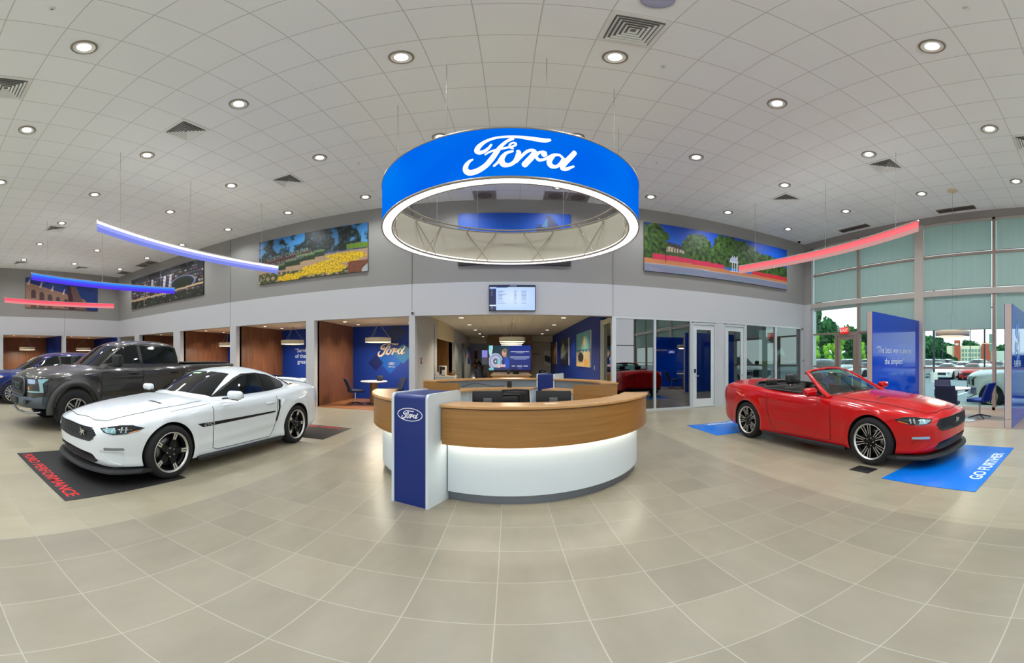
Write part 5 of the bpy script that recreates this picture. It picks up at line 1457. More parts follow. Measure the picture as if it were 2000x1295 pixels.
def patch(b, bvh, poly, mode, off=.004, sp=.035, mi=0, skirt=.012, rounded=False):
    """project a 2d outline onto the body. mode: 'R'/'L' side (u, z); 'F' front (x, z); 'B' back (x, z); 'T' top (x, u);
       ('D', angle) oblique horizontal view: s axis at angle from +x"""
    if rounded:
        q = []
        n = len(poly)
        for i in range(n):
            p0, p1, p2 = Vector(poly[i - 1]), Vector(poly[i]), Vector(poly[(i + 1) % n])
            a = p1 + (p0 - p1) * min(.35, rounded / max(1e-6, (p0 - p1).length)); c = p1 + (p2 - p1) * min(.35, rounded / max(1e-6, (p2 - p1).length))
            for t in (0, .33, .66, 1): q.append(tuple((a * (1 - t) + p1 * t) * (1 - t) + (p1 * (1 - t) + c * t) * t))
        poly = q
    bd = []
    n = len(poly)
    for i in range(n):
        p, q = Vector(poly[i]), Vector(poly[(i + 1) % n]); k = max(1, int((q - p).length / sp))
        for j in range(k): bd.append(p + (q - p) * j / k)
    area = sum(bd[i].x * bd[(i + 1) % len(bd)].y - bd[(i + 1) % len(bd)].x * bd[i].y for i in range(len(bd)))
    if area < 0: bd.reverse()
    x0, x1 = min(p.x for p in bd), max(p.x for p in bd); y0, y1 = min(p.y for p in bd), max(p.y for p in bd)
    inner = []
    def inside(x, y):
        c = False; j = len(bd) - 1
        for i in range(len(bd)):
            if (bd[i].y > y) != (bd[j].y > y) and x < (bd[j].x - bd[i].x) * (y - bd[i].y) / (bd[j].y - bd[i].y) + bd[i].x: c = not c
            j = i
        return c
    yy = y0 + sp * .5
    while yy < y1:
        xx = x0 + sp * .5
        while xx < x1:
            if inside(xx, yy) and min((p - Vector((xx, yy))).length_squared for p in bd) > (sp * .45) ** 2: inner.append(Vector((xx, yy)))
            xx += sp
        yy += sp
    P = bd + inner; nb = len(bd)
    r = delaunay_2d_cdt(P, [(i, (i + 1) % nb) for i in range(nb)], [], 1, 1e-5)
    V2, F2 = r[0], r[2]; out = []; nrm = []
    for p in V2:
        if mode in ('R', 'L'):
            s = 1 if mode == 'R' else -1; o, d = Vector((s * 3, p.x, p.y)), Vector((-s, 0, 0))
        elif mode == 'F': o, d = Vector((p.x, -3, p.y)), Vector((0, 1, 0))
        elif mode == 'B': o, d = Vector((p.x, 12, p.y)), Vector((0, -1, 0))
        elif mode == 'T': o, d = Vector((p.x, p.y, 4)), Vector((0, 0, -1))
        else:
            an = mode[1]; s_ = Vector((cos(an), sin(an), 0)); d = Vector((-sin(an), cos(an), 0)); o = s_ * p.x - d * 4 + Vector((0, 0, p.y))
        h = bvh.ray_cast(o, d)
        if h[0] is None:
            h = bvh.find_nearest(o + d * (3 if mode in ('R', 'L', 'F') else 4)); 
        nn = h[1] if h[1].dot(d) < 0 else -h[1]
        out.append(h[0] + (-d * .5 + nn * .5).normalized() * off); nrm.append(d)
    # orient so that faces look against the ray
    fs = []
    for f in F2:
        a, c, e = (out[f[0]], out[f[1]], out[f[2]]); nn = (c - a).cross(e - a)
        fs.append(tuple(f) if nn.dot(nrm[f[0]]) < 0 else tuple(reversed(f)))
    b.add(out, fs, mi, True)
    if skirt:
        # boundary edges
        ec = {}
        for f in fs:
            for i in range(len(f)): ec[(f[i], f[(i + 1) % len(f)])] = 1
        ed = [e for e in ec if (e[1], e[0]) not in ec]; o2 = {}
        vs2 = []; fs2 = []
        for (i, j) in ed:
            k = len(vs2); vs2 += [out[i], out[j], out[j] + nrm[j] * skirt, out[i] + nrm[i] * skirt]; fs2.append((k + 1, k, k + 3, k + 2))
        b.add(vs2, fs2, mi, False)
    return b
def on_body(bvh, p, mode):
    if mode in ('R', 'L'): s = 1 if mode == 'R' else -1; o, d = Vector((s * 3, p[0], p[1])), Vector((-s, 0, 0))
    elif mode == 'F': o, d = Vector((p[0], -3, p[1])), Vector((0, 1, 0))
    else: o, d = Vector((p[0], p[1], 4)), Vector((0, 0, -1))
    h = bvh.ray_cast(o, d); return h[0] - d * .002 if h[0] else None
def seam(b, bvh, pts, mode, r=.004):
    q = []
    for i in range(len(pts) - 1):
        p, s = Vector(pts[i]), Vector(pts[i + 1]); k = max(1, int((s - p).length / .05))
        for j in range(k): q.append(p + (s - p) * j / k)
    q.append(Vector(pts[-1])); w = [on_body(bvh, p, mode) for p in q]; w = [x for x in w if x is not None]
    if len(w) > 1: b.tube(w, r, 5)
def panel_text(b, bvh, txt, size, mode, at, rot=0, xs=1.0, off=.006, shear=0):
    vs, fs = text_mesh(txt, size, 0, 'CENTER', xs, shear); out = []
    for v in vs:
        x, y = v[0] * cos(rot) - v[1] * sin(rot), v[0] * sin(rot) + v[1] * cos(rot)
        if mode == 'L': x = -x
        p = on_body(bvh, (at[0] + x, at[1] + y), mode); out.append(p + {'R': Vector((off, 0, 0)), 'L': Vector((-off, 0, 0)), 'F': Vector((0, -off, 0))}[mode] if p else Vector((0, 0, 0)))
    b.add(out, fs, 0)

# ------------------------------------------------------------------ wheels
def wheel(parent, pos, side, R_=.345, W_=.25, rim=.245, style='gtcs', tyre_m=None):
    """axis along x; side = +1 faces +x"""
    M = Matrix.Rotation(radians(90) * side, 4, 'Y')          # local z -> outwards
    h = W_ / 2
    b = MB()
    b.lathe([(rim - .006, -h + .01), (rim - .006, h - .026)], 56, 1, M)
    b.lathe([(rim - .010, h - .030), (rim - .006, h - .024), (rim + .002, h - .012), (rim + .008, h - .004), (rim + .013, h - .012)], 56, 0, M)
    # spokes
    face = h - .035
    def spoke(a, w0, w1, r0, r1, z0, z1, mi, th=.02, da=0.0):
        ca, sa = cos(a), sin(a); t = (-sa, ca)
        c1, s1 = cos(a + da), sin(a + da); t1 = (-s1, c1)
        vs = []
        for (r, w, z, cc, ss, tt) in ((r0, w0, z0, ca, sa, t), (r1, w1, z1, c1, s1, t1)):
            for sg in (-1, 1):
                for zz in (z, z - th): vs.append((cc * r + tt[0] * sg * w / 2, ss * r + tt[1] * sg * w / 2, zz))
        b.add(vs, [(0, 2, 6, 4), (1, 5, 7, 3), (0, 4, 5, 1), (2, 3, 7, 6), (4, 6, 7, 5), (0, 1, 3, 2)], mi, False, M)
    for k in range(5):
        a = 2 * pi * k / 5 + pi / 2
        if style == 'gtcs':
            spoke(a, .085, .070, .03, rim - .01, face - .018, face + .008, 1, .04)
            for s in (-1, 1): spoke(a + s * .075, .018, .020, rim * .66, rim - .004, face + .001, face + .012, 0, .02)
        elif style == 'split':
            for s in (-1, 1):
                spoke(a + s * .20, .040, .044, rim * .30, rim - .008, face - .006, face + .006, 1, .035, s * .06)
                spoke(a + s * (.20 + .15), .008, .009, rim * .36, rim - .006, face - .001, face + .010, 0, .012, -s * .02)
            spoke(a, .10, .11, .03, rim * .42, face - .012, face - .008, 1, .035)
            for s in (-1, 1): spoke(a + s * .10, .008, .009, rim * .44, rim - .006, face - .001, face + .010, 0, .012, s * .045)
        elif style == 'truck':
            spoke(a, .075, .085, .04, rim - .01, face - .02, face + .006, 0, .04)
            spoke(a, .030, .040, .07, rim - .03, face - .012, face + .012, 1, .02)
            spoke(a + .628, .03, .035, .04, rim - .01, face - .04, face - .02, 1, .03)
        else:
            for s in (-1, 1): spoke(a + s * .17, .03, .035, .04, rim - .01, face - .015, face + .004, 0, .03)
            spoke(a + .628, .02, .024, .04, rim - .01, face - .02, face - .004, 0, .03)
    b.lathe([(0, face + .006), (.035, face + .006), (.07, face - .004), (.075, face - .03)], 28, 1 if style != 'x' else 0, M)
    for k in range(5):
        a = 2 * pi * (k + .5) / 5 + pi / 2; b.cyl(.057 * cos(a), .057 * sin(a), face - .004, face + .008, .008, 8, 0, M)
    b.lathe([(rim + .004, -h + .02), (.10, -h + .03)], 40, 1, M)
    if style in ('gtcs', 'split'): b.lathe([(rim - .004, face - .03), (rim - .03, face - .055), (rim - .03, -h + .05)], 48, 1, M)
    w = b.obj('wheel', [M_alloy, M_rimb], parent); w.location = pos
    b = MB().lathe([(rim + .004, -h + .02), (rim + .03, -h + .002), (R_ - .04, -h), (R_ - .012, -h + .018), (R_, -h + .05), (R_, 0), (R_, h - .05), (R_ - .012, h - .018), (R_ - .04, h), (rim + .03, h - .002), (rim + .006, h - .014)], 64, 0, M)
    if style == 'truck':
        for k in range(40):
            a = 2 * pi * k / 40
            for z0 in (-h + .01, h - .05): b.add([((R_ + dr) * cos(a + da), (R_ + dr) * sin(a + da), z0 + dz) for dr in (-.01, .012) for da, dz in ((-.045, 0), (.045, .004), (.045, .044), (-.045, .04))], [(0, 1, 2, 3), (4, 5, 6, 7), (0, 4, 5, 1), (1, 5, 6, 2), (2, 6, 7, 3), (3, 7, 4, 0)], 0, False, M)
    b.obj('tyre', tyre_m or M_tyre, w)
    MB().lathe([(.06, 0), (rim - .06, 0), (rim - .06, -.02), (.06, -.02)], 40, 0, M @ T(0, 0, face - .07), closed_prof=True).obj('brake_disc', M_disc, w)
    return w

# ------------------------------------------------------------------ the pony car
PONY = dict(L=4.78, hub=.345, arch=[(.93, .385), (3.65, .385)], flare=.022, bend=.26, bend2=.16, rake=-.10, zr0=.5, crown=2.1, r=.075,
    w=[(0, .60), (.03, .69), (.09, .76), (.2, .83), (.4, .895), (.75, .925), (1.2, .925), (1.7, .915), (2.4, .92), (3.0, .935), (3.5, .955), (3.9, .95), (4.3, .905), (4.6, .84), (4.78, .74)],
    zb=[(0, .27), (.05, .215), (.15, .19), (.4, .18), (1.0, .17), (2.4, .165), (3.6, .18), (4.2, .20), (4.6, .27), (4.78, .38)],
    zs=[(0, .60), (.03, .66), (.1, .70), (.3, .745), (.6, .80), (.93, .845), (1.3, .875), (1.7, .905), (2.4, .925), (3.0, .945), (3.5, .985), (4.0, 1.01), (4.4, 1.005), (4.65, .97), (4.78, .90)],
    zc=[(0, .62), (.03, .69), (.1, .74), (.3, .81), (.6, .87), (.93, .915), (1.3, .95), (1.5, .97), (2.4, .985), (3.2, 1.0), (3.9, 1.04), (4.3, 1.075), (4.6, 1.07), (4.72, 1.04), (4.78, .96)],
    side=[(0, .955), (.12, .975), (.26, .972), (.42, .985), (.60, .998), (.72, 1.0), (.86, .985), (1, .965)],
    crease=[(1.2, .78, 4.0, .84, .010, .035), (1.35, .36, 3.0, .46, .014, .05)], bulge=[(.15, .36, 1.45, .52, .022, .06)],
    g=dict(zr=[(1.42, .90), (1.55, .975), (1.75, 1.06), (2.0, 1.175), (2.25, 1.28), (2.45, 1.335), (2.7, 1.365), (3.0, 1.37), (3.3, 1.335), (3.6, 1.265), (3.9, 1.17), (4.2, 1.075), (4.4, .98)],
           wb=[(1.42, .70), (1.8, .80), (2.4, .835), (3.2, .835), (3.7, .80), (4.1, .72), (4.4, .60)],
           wt=[(1.42, .66), (1.8, .63), (2.1, .59), (2.5, .555), (3.2, .54), (3.7, .52), (4.1, .52), (4.4, .5)],
           z0=[(1.42, .80), (4.4, .88)], rr=.085, bow=.16))
def horse(b, M, s=1.0, mi=0):
    """small running horse emblem, facing -x in its own plane"""
    P = [(-.50, .22), (-.42, .36), (-.30, .40), (-.16, .26), (.06, .20), (.26, .26), (.42, .20), (.62, .26), (.50, .10), (.40, .02), (.44, -.14), (.62, -.24), (.40, -.24), (.24, -.06), (.02, -.10), (-.10, -.28), (-.30, -.42), (-.22, -.24), (-.22, -.10), (-.42, -.16), (-.58, -.30), (-.52, -.08), (-.30, .06), (-.38, .18)]
    b.prism([(x * s, y * s) for x, y in P], 0, .012, mi, M)
def arch_cutters(sp, r=None, depth=.36, wd=1.2):
    cs = []
    for (ax, rr) in sp['arch']:
        for s in (-1, 1):
            b = MB(); x0 = s * (sp['W2'] - depth); x1 = s * wd
            M = T(x0, ax, sp['hub']) @ R(radians(90) * s, 'Y')
            b.cyl(0, 0, 0, abs(x1 - x0), rr, 56, 1, M); cs.append(b)
    return cs
def pocket(bv, xs, zt, zb, depth, mi=0):
    """cutter for a recess in the nose: columns over x with top and bottom heights, following the surface"""
    b = MB(); vs = []; n = len(xs)
    for k, x in enumerate(xs):
        a, c = zt[k], zb[k]; q = on_body(bv, (x, (a + c) / 2), 'F'); y = (q.y if q else .2) + depth[k]
        vs += [(x, -.5, c), (x, -.5, a), (x, y, a - .006), (x, y, c + .006)]
    fs = [(4 * i + q, 4 * i + (q + 1) % 4, 4 * (i + 1) + (q + 1) % 4, 4 * (i + 1) + q) for i in range(n - 1) for q in range(4)] + [(3, 2, 1, 0), tuple(4 * n - 4 + q for q in range(4))]
    return b.add(vs, fs, mi)
def pony(label, loc, pm, style, convertible=False, group=None):
    sp = dict(PONY); sp['W2'] = .95
    t = thing('car', label, 'car', loc, 0, group)
    me = build_hull(sp); hv = bvh_of([me])
    cutters = arch_cutters(sp)
    gx = [-.605 + 1.21 * k / 22 for k in range(23)]
    gt_ = [(.600, .604), (.52, .677), (0, .692)]; gb_ = [(.47, .503), (.56, .543), (.60, .598)]
    ztop = lambda x: tab([(0, .692), (.52, .677), (.606, .604)], abs(x)); zbot = lambda x: tab([(0, .488), (.46, .502), (.56, .545), (.606, .598)], abs(x))
    cutters.append(pocket(hv, gx, [ztop(x) for x in gx], [zbot(x) for x in gx], [.028] * 23))
    lx = [-.60 + 1.2 * k / 16 for k in range(17)]
    cutters.append(pocket(hv, lx, [tab([(0, .368), (.50, .357), (.61, .278)], abs(x)) for x in lx], [tab([(0, .222), (.50, .232), (.61, .272)], abs(x)) for x in lx], [.04] * 17))
    for s in (-1, 1):
        ax = [s * v for v in (.63, .68, .73, .775, .80)]
        cutters.append(pocket(hv, ax, [.405, .41, .41, .41, .405], [.400, .325, .26, .235, .30], [.002, .014, .026, .036, .038]))
    if convertible:
        poly = [(-.30, 1.78), (.30, 1.78), (.70, 1.92), (.76, 2.4), (.76, 3.2), (.66, 3.72), (.40, 3.95), (-.40, 3.95), (-.66, 3.72), (-.76, 3.2), (-.76, 2.4), (-.70, 1.92)]
        cb = MB().prism(poly, .42, 1.5, 1); cutters.append(cb)
    hm = cut(me, cutters, [pm, M_arch])
    body = bpy.data.objects.new('body', hm); COL.objects.link(body); body.parent = t
    meshes = [hm]
    if not convertible:
        vs, fs = greenhouse(sp); gm = MB().add(vs, fs, 0, True).mesh('roof', [pm]); gm.set_sharp_from_angle(angle=radians(50))
        ro = bpy.data.objects.new('roof', gm); COL.objects.link(ro); ro.parent = t; meshes.append(gm)
    bv = bvh_of(meshes)
    if not convertible:
        b = MB()
        patch(b, bv, [(-.655, 1.84), (-.4, 1.71), (0, 1.63), (.4, 1.71), (.655, 1.84), (.56, 2.16), (.475, 2.41), (.3, 2.34), (0, 2.31), (-.3, 2.34), (-.475, 2.41), (-.56, 2.16)], 'T', .005, .05)
        b.obj('windscreen', M_glassd, t)
        b = MB(); patch(b, bv, [(-.60, 4.02), (-.50, 3.40), (0, 3.32), (.50, 3.40), (.60, 4.02), (.3, 4.14), (-.3, 4.14)], 'T', .005, .05); b.obj('rear_window', M_glassd, t)
        for m in ('R', 'L'):
            b = MB(); patch(b, bv, [(1.84, .958), (2.10, 1.085), (2.38, 1.205), (2.60, 1.27), (2.95, 1.275), (3.25, 1.235), (3.52, 1.15), (3.64, 1.10), (3.62, 1.03), (3.50, 1.00), (3.0, .975), (2.3, .96)], m, .004, .04)
            fr = b.obj('window_trim', M_trimb, t)
            b = MB(); patch(b, bv, [(1.93, .978), (2.16, 1.09), (2.42, 1.193), (2.64, 1.25), (2.92, 1.255), (2.90, .985), (2.3, .975)], m, .008, .04, skirt=0); b.obj('side_window', M_glassd, t)
            b = MB(); patch(b, bv, [(2.98, .99), (3.0, 1.245), (3.22, 1.215), (3.48, 1.135), (3.58, 1.09), (3.57, 1.045), (3.46, 1.02)], m, .008, .04, skirt=0); b.obj('quarter_window', M_glassd, t)
        patch(MB(), bv, [(-.16, 2.20), (.02, 2.20), (.02, 2.26), (-.16, 2.26)], 'T', .009, .03, skirt=0).obj('windscreen_sticker', mat('sticker_pale_green', (170, 214, 170), .5), t)
        # tail spoiler
        b = MB(); vs = []
        for k in range(17):
            x = -.62 + 1.24 * k / 16; e = (x / .62) ** 2; y0 = 4.42 - .05 * e; z = 1.115 - .05 * e
            vs += [(x, y0, z - .03), (x, y0 + .14, z + .012), (x, y0 + .27 - .07 * e, z + .005), (x, y0 + .26 - .07 * e, z - .02), (x, y0 + .14, z - .02)]
        fs = [(5 * i + q, 5 * i + (q + 1) % 5, 5 * (i + 1) + (q + 1) % 5, 5 * (i + 1) + q) for i in range(16) for q in range(5)] + [(0, 1, 2, 3, 4), (84, 83, 82, 81, 80)]
        b.add(vs, fs, 0, True); b.box(-.45, -.42, 4.50, 4.6, 1.05, 1.10); b.box(.42, .45, 4.50, 4.6, 1.05, 1.10); b.obj('spoiler', pm, t)
    # nose: grille, badge, lamps
    gp = [(-.52, .675), (0, .69), (.52, .675), (.60, .60), (.56, .545), (.47, .505), (0, .490), (-.47, .505), (-.56, .545), (-.60, .60)]
    gr = patch(MB(), bv, gp, 'F', .006, .04).obj('grille', M_satb, t)
    bb = MB()
    rows_z = [.655, .632, .609, .586, .563, .540, .518] if style == 'gtcs' else []
    for z in rows_z:
        pts = []
        for k in range(25):
            x = (-.55 + 1.1 * k / 24) * (1 - max(0, (.56 - z)) * 1.6); p = on_body(bv, (x, z), 'F')
            if p: pts.append(p + Vector((0, -.008, 0)))
        bb.tube(pts, .0055, 5)
    if rows_z: bb.obj('grille_bars', mat('grille_bar_grey', (64, 68, 72), .35, metal=.5), gr)
    else:
        for j in range(7):
            for i in range(17):
                x = -.52 + .065 * i + (.0325 if j % 2 else 0); z = .51 + .026 * j
                if abs(x) > .55 - abs(z - .6) * .6: continue
                p = on_body(bv, (x, z), 'F')
                if p: bb.lathe([(.026, 0), (.030, .004), (.022, .004)], 6, 0, T(p.x, p.y - .008, p.z) @ R(radians(90), 'X') @ Matrix.Diagonal((1, .5, 1, 1)), closed_prof=True)
        bb.obj('grille_mesh', mat('grille_mesh_grey', (40, 42, 46), .4), gr)
    ex_ = .34 if style == 'gtcs' else 0.0
    p = on_body(bv, (ex_, .60), 'F'); hb = MB(); horse(hb, frame((p.x, p.y - .012, p.z), (1, 0, 0), (0, 0, 1)) , .13); hb.obj('emblem', M_chr, gr)
    patch(MB(), bv, [(-.50, .355), (0, .365), (.50, .355), (.60, .275), (.50, .235), (0, .225), (-.50, .235), (-.60, .275)], 'F', .005, .05).obj('lower_grille', M_satb, t)
    for s, ang in ((1, radians(38)), (-1, radians(-38))):
        sc = lambda pts: [(s * a, z) for a, z in pts]
        sh = lambda pts: [(s * (a + .065), (z - .69) * 1.12 + .678) for a, z in pts]
        hl = patch(MB(), bv, sh([(.50, .695), (.72, .728), (.86, .730), (.985, .700), (.93, .672), (.80, .640), (.66, .632), (.56, .655)]), ('D', ang), .006, .03).obj('headlight', M_lampd, t)
        patch(MB(), bv, sh([(.53, .690), (.68, .705), (.70, .650), (.60, .652)]), ('D', ang), .011, .02, skirt=0).obj('clear_lens', M_lampc, hl)
        for c0 in (.755, .80): patch(MB(), bv, sh([(c0 - .008, .712), (c0 + .010, .712), (c0 + .006, .655), (c0 - .012, .655)]), ('D', ang), .011, .02, skirt=0).obj('light_tube', mat('drl_white', (150, 164, 172), .2), hl)
        patch(MB(), bv, sh([(.84, .662), (.95, .688), (.93, .674), (.82, .648)]), ('D', ang), .011, .02, skirt=0).obj('amber_reflector', M_amber, hl)
        patch(MB(), bv, sc([(.62, .455), (.84, .455), (.85, .425), (.62, .420)]), ('D', ang), .005, .03, rounded=.01).obj('fog_light', M_lampc if style != 'gtcs' else mat('fog_grey', (120, 124, 126), .2, coat=1), t)
        patch(MB(), bv, [(s * .30, .66), (s * .44, .60), (s * .44, .98), (s * .30, 1.04)] if 0 else [(s * .40, .46), (s * .50, .43), (s * .50, .66), (s * .40, .60)], 'T', .004, .04).obj('bonnet_vent', M_trimb, t) if 0 else None
        patch(MB(), bv, [(s * .34, .98), (s * .50, 1.05), (s * .51, 1.09), (s * .35, 1.03)] , 'T', .004, .04).obj('bonnet_vent', M_trimb, t)
    # chin splitter, sills, rear valance
    b = MB(); vs = []; K = 28
    for k in range(K + 1):
        x = -.93 + 1.86 * k / K; q = abs(x) / .955; y = .02 + sp['bend'] * 1.25 * q ** 2.8 + (.26 * max(0, q - .86) / .14 if q > .86 else 0)
        for (dy, z) in ((-.045, .165), (-.05, .145), (.25, .145), (.25, .19), (.0, .19)): vs.append((x, y + dy, z))
    fs = [(5 * i + q, 5 * (i + 1) + q, 5 * (i + 1) + (q + 1) % 5, 5 * i + (q + 1) % 5) for i in range(K) for q in range(5)] + [(4, 3, 2, 1, 0), tuple(5 * K + i for i in range(5))]
    b.add(vs, fs, 0, False); b.obj('chin_splitter', M_satb, t)
    for s in (-1, 1):
        MB().rbox(s * .90 - .045, s * .90 + .045, 1.36, 3.22, .15, .215, .015).obj('sill', M_satb, t)
    patch(MB(), bv, [(-.72, .42), (.72, .42), (.66, .28), (-.66, .28)], 'B', .006, .05).obj('rear_valance', M_satb, t)
    for s in (-1, 1):
        for k in range(3):
            x = s * (.44 + .11 * k); patch(MB(), bv, [(x - .035, .90), (x + .035, .90), (x + .03, .74), (x - .04, .74)] if 1 else 0, 'B', .006, .03).obj('tail_light', M_redl, t)
    for m in ('R', 'L'):
        # side marker + door with gaps
        patch(MB(), bv, [(4.50, .60), (4.62, .63), (4.62, .60), (4.50, .575)], m, .004, .03).obj('side_marker', M_redl, t)
        dp = [(1.66, .90), (1.655, .60), (1.66, .28), (1.75, .25), (2.9, .25), (3.0, .36), (3.07, .60), (3.08, .90)]
        b = MB(); seam(b, bv, dp, m, .0042)
        b.obj('door_gap', M_seamk, t)
        b = MB(); seam(b, bv, [(.98, .842), (1.30, .868), (1.62, .89)], m, .003); b.obj('wing_gap', M_seamk, t)
        hb = MB(); p = on_body(bv, (2.90, .80), m); sx = 1 if m == 'R' else -1
        hb.rbox(p.x - .012, p.x + .022, 2.80, 3.0, .788, .815, .01); hb.obj('door_handle', pm, t)
    b = MB(); seam(b, bv, [(-.56, .245), (-.4, .15), (0, .09), (.4, .15), (.56, .245)], 'T', .004); seam(b, bv, [(.56, .245), (.66, .7), (.70, 1.25), (.69, 1.62)], 'T', .0035); seam(b, bv, [(-.56, .245), (-.66, .7), (-.70, 1.25), (-.69, 1.62)], 'T', .0035)
    b.obj('bonnet_gap', M_seamk, t)
    # mirrors
    for s in (-1, 1):
        b = MB().rbox(s * 1.06 - .125, s * 1.06 + .125, 1.86, 1.985, .945, 1.065, .055, 5)
        mo = b.obj('mirror', pm, t)
        MB().tube([(s * .84, 1.90, .945), (s * .93, 1.92, .955), (s * 1.10, 1.93, .945)], [.022, .022, .03], 8, sq=.6).obj('mirror_arm', M_trimb, mo)
        MB().rbox(s * 1.06 - .10, s * 1.06 + .10, 1.98, 1.99, .965, 1.045, .03).obj('mirror_glass', M_glassd, mo)
    wheels = []
    for (ax, _) in sp['arch']:
        for s in (1, -1): wheel(t, (s * .832, ax, .345), s, .345, .245, .248, style)
    if style == 'gtcs':
        for m in ('R', 'L'):
            st = patch(MB(), bv, [(1.36, .655), (1.46, .600), (3.02, .635), (3.02, .662), (1.62, .652)], m, .003, .04, skirt=0).obj('side_stripe', M_trimb, t)
            b = MB(); panel_text(b, bv, 'GT/CS', .052, m, (1.57, .627), radians(2), 1.35, .004, .3); b.obj('stripe_lettering', mat('silver_lettering', (200, 204, 206), .4), st)
            patch(MB(), bv, [(3.10, .84), (3.135, .835), (3.145, .70), (3.09, .52), (3.03, .46), (3.07, .56), (3.11, .70)], m, .005, .03, skirt=0).obj('side_scoop', M_trimb, t)
            b = MB(); p0 = on_body(bv, (3.2, .85), m); sx = 1 if m == 'R' else -1
            b.add([(p0.x - sx * .015, 3.11, .84), (p0.x + sx * .020, 3.15, .835), (p0.x + sx * .008, 3.34, .84), (p0.x - sx * .015, 3.34, .86), (p0.x + sx * .020, 3.14, .70), (p0.x + sx * .006, 3.05, .47), (p0.x - sx * .01, 3.26, .58)], [(0, 1, 2, 3), (1, 4, 6, 2), (4, 5, 6)], 0, True); b.obj('scoop_cover', pm, t)
    return t, bv, sp

M_wpaint = paint('white_car_paint', (222, 229, 233), .2, coat=.6)
M_rpaint = mat('race_red_paint', (190, 2, 10), .2, spec=.35, coat=.45)
pony('glossy white sports coupe with black side stripe and black wheels', (-4.47, 1.77, 0), M_wpaint, 'gtcs', False)
rt, rbv, rsp = pony('bright red convertible with its roof down', (5.13, 1.86, 0), M_rpaint, 'split', True)

# ---- open cabin of the convertible
M_leather = mat('black_leather', (34, 30, 29), .45, noise_s=40, noise_a=.15)
def rail(pts, r, m, nm, sq=1.0, par=None): return MB().tube(pts, r, 10, sq=sq).obj(nm, m, par or rt)
wsb = [(-.74, 1.86, .94), (-.5, 1.72, .965), (0, 1.64, .975), (.5, 1.72, .965), (.74, 1.86, .94)]
wst = [(-.56, 2.43, 1.265), (-.3, 2.36, 1.315), (0, 2.33, 1.33), (.3, 2.36, 1.315), (.56, 2.43, 1.265)]
def catm(P, n=6): return [tuple(x[:3]) for x in _stroke([tuple(p) for p in P], n)]
for s in (-1, 1):
    rail([(s * .80, 1.74, .90), (s * .77, 1.90, .975), (s * .68, 2.16, 1.125), (s * .60, 2.36, 1.235), (s * .565, 2.43, 1.262), (s * .53, 2.45, 1.285)], [.05, .046, .040, .036, .034, .03], M_rpaint, 'windscreen_pillar', .8)
hd = catm([(-.56, 2.45, 1.27), (-.48, 2.435, 1.30), (-.25, 2.40, 1.328), (0, 2.39, 1.338), (.25, 2.40, 1.328), (.48, 2.435, 1.30), (.56, 2.45, 1.27)])
rail(hd, .034, M_rpaint, 'windscreen_header', .6)
MB().tube([(x, y + .045, z - .015) for x, y, z in hd], .028, 8, sq=.6).obj('header_seal', M_satb, rt)
b = MB(); nx = 20; nz = 8; vs = []
bt = catm(wsb, 5); tp = catm(wst, 5)
for j in range(nz + 1):
    for i in range(nx + 1):
        p, q = Vector(bt[i]), Vector(tp[i]); v = p.lerp(q, j / nz); v.z += .012 * sin(pi * j / nz); vs.append(v)
b.add(vs, [(j * (nx + 1) + i, j * (nx + 1) + i + 1, (j + 1) * (nx + 1) + i + 1, (j + 1) * (nx + 1) + i) for j in range(nz) for i in range(nx)], 0, True)
b.obj('windscreen', glassmat('windscreen_glass', (150, 190, 180), .05, 0, 1.5), rt)
MB().tube(catm([(x * 1.0, y + .0, z + .005) for x, y, z in wsb], 5), .014, 6, sq=.5).obj('windscreen_seal', M_trimb, rt)
b = MB(); b.prism([(-.72, 1.84), (-.5, 1.76), (0, 1.70), (.5, 1.76), (.72, 1.84), (.72, 2.12), (.3, 2.20), (-.72, 2.20)], .78, .90); b.obj('dashboard', M_leather, rt)
MB().box(.10, .50, 1.86, 2.08, .902, .905).obj('window_sticker', mat('paper_yellow', (206, 214, 130), .6), rt)
MB().add([(-.22, 2.20, 1.262), (.14, 2.20, 1.262), (.14, 2.315, 1.305), (-.22, 2.315, 1.305)], [(0, 1, 2, 3)]).obj('price_label', mat('paper_white', (214, 208, 200), .6), rt)
MB().rbox(-.12, .12, 2.35, 2.37, 1.20, 1.26, .01).obj('rear_view_mirror', M_blk, rt)
sw = MB().tube([(-.36 + .18 * cos(a), 2.30 + .06 * sin(a), .93 + .17 * sin(a)) for a in [2 * pi * k / 28 for k in range(28)]], .016, 8, closed=True)
sw.tube([(-.54, 2.30, .93), (-.18, 2.30, .93)], .014, 6); sw.tube([(-.36, 2.29, .93), (-.36, 2.25, .78)], .014, 6); sw.sph((-.36, 2.28, .93), (.07, .03, .06))
sw.obj('steering_wheel', M_leather, rt)
def car_seat(x, y, h, par, hr=True, m=M_leather):
    s = MB().rbox(x - .24, x + .24, y - .30, y + .22, .44, .60, .06, 3).obj('seat', m, par)
    MB().rbox(-.235, .235, -.07, .07, 0, h, .06, 3, M=T(x, y + .22, .54) @ R(radians(-14), 'X')).obj('seat_back', m, s)
    if hr:
        MB().rbox(-.13, .13, -.05, .06, 0, .19, .05, 3, M=T(x, y + .24 + (h + .04) * .25, .54 + (h + .03) * .97) @ R(radians(-8), 'X')).obj('headrest', m, s)
        for q in (-.06, .06): MB().tube([(x + q, y + .22 + h * .25, .54 + h * .9), (x + q, y + .24 + h * .25, .56 + h * 1.02)], .008, 6).obj('headrest_post', M_chr, s)
for x in (-.36, .36): car_seat(x, 2.66, .48, rt)
